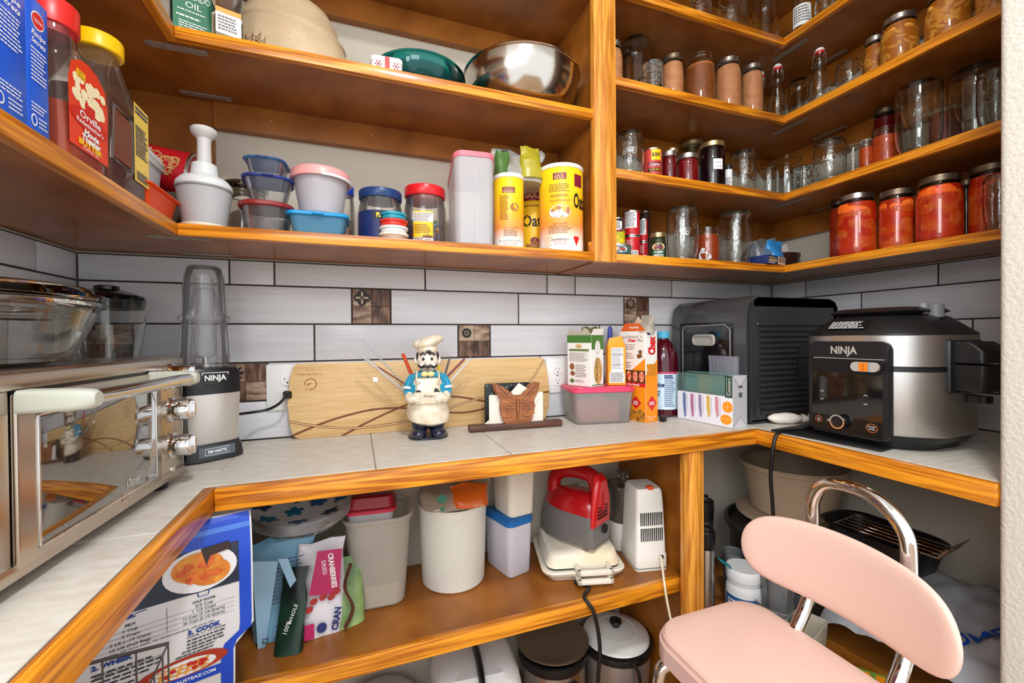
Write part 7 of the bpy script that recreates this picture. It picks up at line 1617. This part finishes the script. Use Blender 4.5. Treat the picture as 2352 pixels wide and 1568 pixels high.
# ------------------------------------------------------------------ right-hand low shelf
RZ0 = .3005
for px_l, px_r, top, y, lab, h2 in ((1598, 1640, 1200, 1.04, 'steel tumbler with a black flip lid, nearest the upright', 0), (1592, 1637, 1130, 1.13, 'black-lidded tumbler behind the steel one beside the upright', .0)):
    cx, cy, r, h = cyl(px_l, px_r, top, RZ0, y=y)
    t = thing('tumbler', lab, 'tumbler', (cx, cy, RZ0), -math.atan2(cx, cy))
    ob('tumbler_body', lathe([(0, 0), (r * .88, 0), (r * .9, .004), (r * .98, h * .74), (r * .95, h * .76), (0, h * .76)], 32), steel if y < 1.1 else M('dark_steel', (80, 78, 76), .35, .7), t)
    ob('tumbler_lid', lathe([(0, h * .76), (r, h * .76), (r * 1.03, h * .78), (r * 1.08, h * .9), (r * 1.06, h * .94), (r * .95, h * .95), (0, h * .95)], 32), kplastic, t)
    ob('flip_tab', box(-r * .5, r * .5, -r * .9, r * .2, h * .94, h, .006), kplastic, t)
cx, cy, r, h = cyl(1664, 1750, 1315, RZ0, y=.96)
t = thing('lidded_jar', 'white plastic jar with white screw lid and blue label', 'jar', (cx, cy, RZ0), -math.atan2(cx, cy))
h = .175
ob('jar_body', lathe([(0, 0), (r * .94, 0), (r, .006), (r, h * .62), (r * .94, h * .7), (r * .86, h * .74), (r * .86, h * .8), (0, h * .8)], 36), wplastic, t); ob('jar_ring', lathe([(r * .86, h * .76), (r * .95, h * .765), (r * .95, h * .78), (r * .86, h * .785)], 36, close=True), wplastic, t)
ob('jar_lid', lathe([(0, h * .8), (r * .96, h * .8), (r * .98, h * .82), (r * .98, h * .98), (r * .94, h), (0, h)], 44), M('jar_lid_white', (238, 238, 238), .35), t); Art().rect(-r * 1.2, .02, r * .8, h * .55, 10).put('label', M('jar_label', (40, 90, 150), .4), t, wrap(r)); Art().lines(-r, r * .4, h * .5, .03, 6).put('lettering', wht, t, wrap(r, 0, 0, .0012))
# clear cups and teal forks
def cup(name, label, x, y, z, r1, r2, h, mat, group=None):
    t = thing(name, label, 'cup', (x, y, z), 0, group)
    ob('cup_body', lathe([(0, 0), (r1, 0), (r2, h), (r2 + .003, h), (r2 + .003, h + .004), (r2 - .001, h + .004), (r1 - .0015, .002), (0, .002)], 32), mat, t); return t
ccl = film('cup_clear', (238, 242, 244), .9, .08, .12)
cup('plastic_cup', 'clear plastic bowl behind the white screw-lid jar', 1.188, 1.098, RZ0, .025, .034, .17, ccl)
cup('plastic_tub', 'wide clear plastic tub right of the white jar', 1.19, .93, RZ0, .052, .07, .1, ccl)
cup('plastic_cup', 'tall clear plastic cup standing in the wide clear tub', 1.186, .932, RZ0 + .004, .035, .05, .2, ccl)
fm = M('fork_teal', (20, 136, 146), .3)
def fork(label, p, q):
    d = (q - p); L = d.length; rot = d.to_track_quat('Z', 'Y').to_matrix().to_4x4()
    t = thing('plastic_fork', label, 'fork', p, 0, 'teal plastic forks')
    ob('fork_handle', box(-.005, .005, -.0012, .0012, 0, L * .62, .001, mtx=None) if False else join(None, box(-.005, .005, -.0012, .0012, 0, L * .62, .001), rot), fm, t)
    ob('fork_head', join(None, prism([(-.005, L * .6), (.005, L * .6), (.0125, L * .7), (.0125, L * .8), (-.0125, L * .8), (-.0125, L * .7)], .0024, mtx=T(0, -.0012, 0)), rot), fm, t)
    for k in range(4): ob('tine', join(None, prism([(-.0125 + k * .0069, L * .79), (-.0083 + k * .0069, L * .79), (-.0096 + k * .0069, L), (-.0114 + k * .0069, L)], .0022, mtx=T(0, -.0011, 0)), rot), fm, t)
for i, (a_, b_, lab) in enumerate((((1740, 1345), (1650, 1282), 'teal plastic fork leaning furthest left over the white jar'), ((1752, 1350), (1678, 1290), 'teal plastic fork second from the left in the cup'), ((1762, 1345), (1706, 1264), 'tallest teal plastic fork beside the chair back'), ((1770, 1350), (1722, 1280), 'teal plastic fork touching the pink chair back'), ((1765, 1360), (1716, 1296), 'lowest teal plastic fork in the clear cup'))):
    fork(lab, P(*a_, y=.985 + .012 * i), P(*b_, y=1.04 + .01 * i))
# roaster with beige tubs
t = thing('black_roaster', 'big dark round roaster pot behind the pink chair', 'pot', (1.432, 1.075, RZ0), 0)
ob('pot_body', lathe([(0, 0), (.17, 0), (.185, .01), (.195, .2), (.205, .215), (.212, .225), (.212, .24), (.2, .245), (.19, .22), (.18, .02), (0, .015)], 48), M('roaster_black', (40, 36, 32), .35), t)
tbg = M('beige_tub', (176, 152, 126), .5)
ob('pot_filler', lathe([(0, .2), (.188, .2), (.188, .225), (0, .225)], 36), M('roaster_inside', (50, 40, 34), .6), t)
t = thing('beige_tub', 'lower beige plastic tub nested in the dark roaster', 'tub', (1.45, 1.085, RZ0 + .226), 0)
ob('tub_body', lathe([(0, 0), (.13, 0), (.15, .03), (.172, .036), (.178, .042), (.176, .05), (.165, .054), (.15, .056), (0, .057)], 44), tbg, t)
t = thing('beige_tub', 'upper beige plastic tub with flared rim below the worktop', 'tub', (1.45, 1.085, RZ0 + .284), 0)
ob('tub_body', lathe([(0, 0), (.125, 0), (.13, .004), (.155, .148), (.166, .152), (.168, .162), (.164, .168), (.152, .164), (.126, .01), (0, .008)], 44), tbg, t)
t = thing('roasting_pan', 'black oval roasting pan resting on the white bag behind the chair hoop', 'pan', (1.41, .79, RZ0 + .265), 0)
ob('pan_body', shell([(0, .075, .11, .05), (.07, .085, .13, .06), (.075, .092, .138, .065)], .004, 8), M('pan_black', (24, 22, 22), .3), t)
t = thing('wire_rack', 'small chrome wire roasting rack lying on the black pan', 'rack', (1.385, .765, RZ0 + .345), .1)
b = NB()
for k in range(5): tube([(-.05 + .025 * k, -.13, 0), (-.05 + .025 * k, .1, 0)], .0022, 6, b)
tube([(-.055, -.13, 0), (-.06, -.15, .03), (-.05, -.155, .036), (.045, -.155, .036), (.055, -.15, .03), (.05, -.13, 0)], .0022, 6, b); tube([(-.055, .1, 0), (.05, .1, 0)], .0022, 6, b); tube([(-.05, -.13, 0), (.05, -.13, 0)], .0022, 6, b)
ob('rack_wires', b, chrome, t, kind='stuff')
# white bag, green carton, beige tote
t = thing('white_bag', 'big crumpled white plastic bag with blue lettering behind the chair', 'bag', (1.455, .645, RZ0), 0)
BWX, BWY = .38, .46
def bagz(x, y):
    u, v = x / BWX, y / BWY; e_ = max(0, 1 - (abs(2 * u) ** 4 + abs(2 * v) ** 4) * .5); p = Vector((x, y, 0)); q = noise.noise(p * 9) * .03 + noise.noise(p * 24 + Vector((3, 1, 0))) * .012 + abs(noise.noise(p * 14 + Vector((1, 7, 0)))) * .02
    return max(.001, (.17 + .1 * (u + .3)) * e_ ** .6 + q * e_ ** .3)
b = bmesh.new(); n = 34; gv = []
for j in range(n + 1): gv.append([b.verts.new(((i / n - .5) * BWX, (j / n - .5) * BWY, bagz((i / n - .5) * BWX, (j / n - .5) * BWY))) for i in range(n + 1)])
for j in range(n):
    for i in range(n): b.faces.new((gv[j][i], gv[j][i + 1], gv[j + 1][i + 1], gv[j + 1][i]))
bmesh.ops.solidify(b, geom=list(b.faces), thickness=.0015)
ob('bag_sheet', b, M('bag_plastic', (222, 226, 232), .22, coat=.3), t)
def bagtop(u, v, w=0): return Vector((u, v, bagz(u, v) + .004 + w))
def fitp(px, py):
    for k in range(400):
        z = .75 - k * .0011; p = P(px, py, z=z) - t.location
        if abs(p.x) < BWX / 2 and abs(p.y) < BWY / 2 and p.z <= bagz(p.x, p.y): break
    return p.x, p.y
for s_, u, v, h_, rot_, nm in (('Save', -.1, .02, .026, 2.6, 'navy_lettering'), ('HOME', -.09, -.06, .036, -.7, 'blue_band'), ('EMPL', -.03, -.14, .034, 2.5, 'navy_lettering')):
    Art().text(s_, u, v, h_, None, bold=.02 if s_ != 'EMPL' else 0, rot=rot_).put(nm, nvy if nm[0] == 'n' else blu, t, bagtop)
t = thing('green_carton', 'green and orange food carton lying under the chair back', 'carton', (1.155, .72, RZ0), 2.2)
ob('carton_body', box(-.09, .09, -.06, .06, 0, .035, .001), M('carton_green', (120, 170, 60), .4), t)
Art().rect(-.02, -.055, .08, .055).put('panel', wht, t, flat((0, 0, .035), (1, 0, 0), (0, 1, 0))); Art().disc(.04, .0, .03, .026).put('food_picture', M('food_tan', (200, 160, 110), .5), t, flat((0, 0, .035), (1, 0, 0), (0, 1, 0), .001)); Art().rect(-.08, -.05, -.06, .05).rect(-.05, -.05, -.035, .05).put('orange_stripe', org, t, flat((0, 0, .035), (1, 0, 0), (0, 1, 0), .0006)); Art().text('Tray', -.0, .03, .014).put('lettering', grn, t, flat((0, 0, .035), (1, 0, 0), (0, 1, 0), .0014))
t = thing('beige_tote', 'small beige open plastic tote below the chair back', 'tote', (1.28, .83, RZ0), .3)
t.location = (1.17, .845, RZ0)
ob('tote_body', shell([(0, .07, .035, .012), (.085, .08, .04, .014)], .0025, 5), M('tote_beige', (206, 196, 178), .45), t)
# ------------------------------------------------------------------ pink step-stool chair
pk = M('pink_vinyl', (228, 190, 174), .42, var=.02, vscale=300, bump=.06, bscale=500); pk2 = M('pink_enamel', (214, 176, 166), .32, coat=.3)
cs = thing('pink_chair', 'pink vinyl chair with a curved back pad and chrome hoop', 'chair', (.712, .55, 0), 0)
sx0, sx1, sy0, sy1 = -.136, .136, -.195, .19
def seatsec(z, o): return (z, .137 + o, .193 + o, .062 + o * .5)
ob('seat', loft([seatsec(.574, -.004), seatsec(.578, .0), seatsec(.592, .001), seatsec(.5985, -.004), seatsec(.6005, -.012), seatsec(.6015, -.03)], 7), pk, cs)
ob('seat_skirt', loft([seatsec(.545, .004), seatsec(.547, .006), seatsec(.58, .006), seatsec(.582, .0)], 7), pk2, cs)
# back pad: curved across, rounded ends
b = bmesh.new(); rows = []
def padx(y): return .158 - 1.15 * y * y
NY, NR = 36, 10
outline = []
for i in range(NY + 1):
    s_ = math.sin(PI / 2 * (-1 + 2 * i / NY)); y = .19 * s_; e_ = (1 - abs(s_) ** 7) ** .5
    half = .079 * (1 - .12 * s_ * s_) * max(.0, e_) + .0005
    ring = []
    for k in range(NR * 2):
        a = 2 * PI * k / (NR * 2); ring.append(b.verts.new((padx(y) + .0105 * math.copysign(abs(math.cos(a)) ** .6, math.cos(a)) * min(1, e_ + .25), y, .728 + .012 * (1 - s_ * s_) + half * math.copysign(abs(math.sin(a)) ** .75, math.sin(a)))))
    rows.append(ring)
for A, B in zip(rows, rows[1:]):
    for k in range(NR * 2): b.faces.new((A[k], A[(k + 1) % (NR * 2)], B[(k + 1) % (NR * 2)], B[k]))
b.faces.new(rows[0][::-1]); b.faces.new(rows[-1])
ob('back_pad', b, pk, cs, ang=60)
hoop = [(.118, .075, .52), (.125, .075, .58), (.172, .075, .66), (.182, .074, .8), (.18, .07, .86), (.18, .045, .897), (.18, .0, .906), (.18, -.045, .897), (.18, -.085, .86), (.182, -.092, .8), (.172, -.094, .66), (.125, -.094, .58), (.118, -.094, .52)]
ob('chrome_hoop', tube(spline(hoop, 8), .0125, 16), chrome, cs)
for sx_, sy_, nm in ((-1, 1, 'leg'), (-1, -1, 'leg'), (1, 1, 'leg'), (1, -1, 'leg')):
    ob(nm, tube(spline([(sx_ * .08, sy_ * .13, .55), (sx_ * .125, sy_ * .155, .535), (sx_ * .142, sy_ * .165, .48), (sx_ * .165, sy_ * .185, .2), (sx_ * .18, sy_ * .2, .01)], 6), .0125, 12), chrome, cs)
    ob('foot_cap', lathe([(0, 0), (.015, 0), (.016, .004), (.016, .02), (0, .02)], 14, mtx=T(sx_ * .18, sy_ * .2, 0)), kplastic, cs)
for y_ in (-.15, .15): ob('pad_bolt', lathe([(0, 0), (.006, 0), (.005, .003), (0, .004)], 12, mtx=T(.17, y_ * .55, .73) @ RY(PI / 2)), chrome, cs)
ob('stretcher', tube([(-.155, -.178, .3), (-.155, .178, .3)], .009, 10), chrome, cs); ob('stretcher', tube([(.155, -.178, .3), (.155, .178, .3)], .009, 10), chrome, cs)
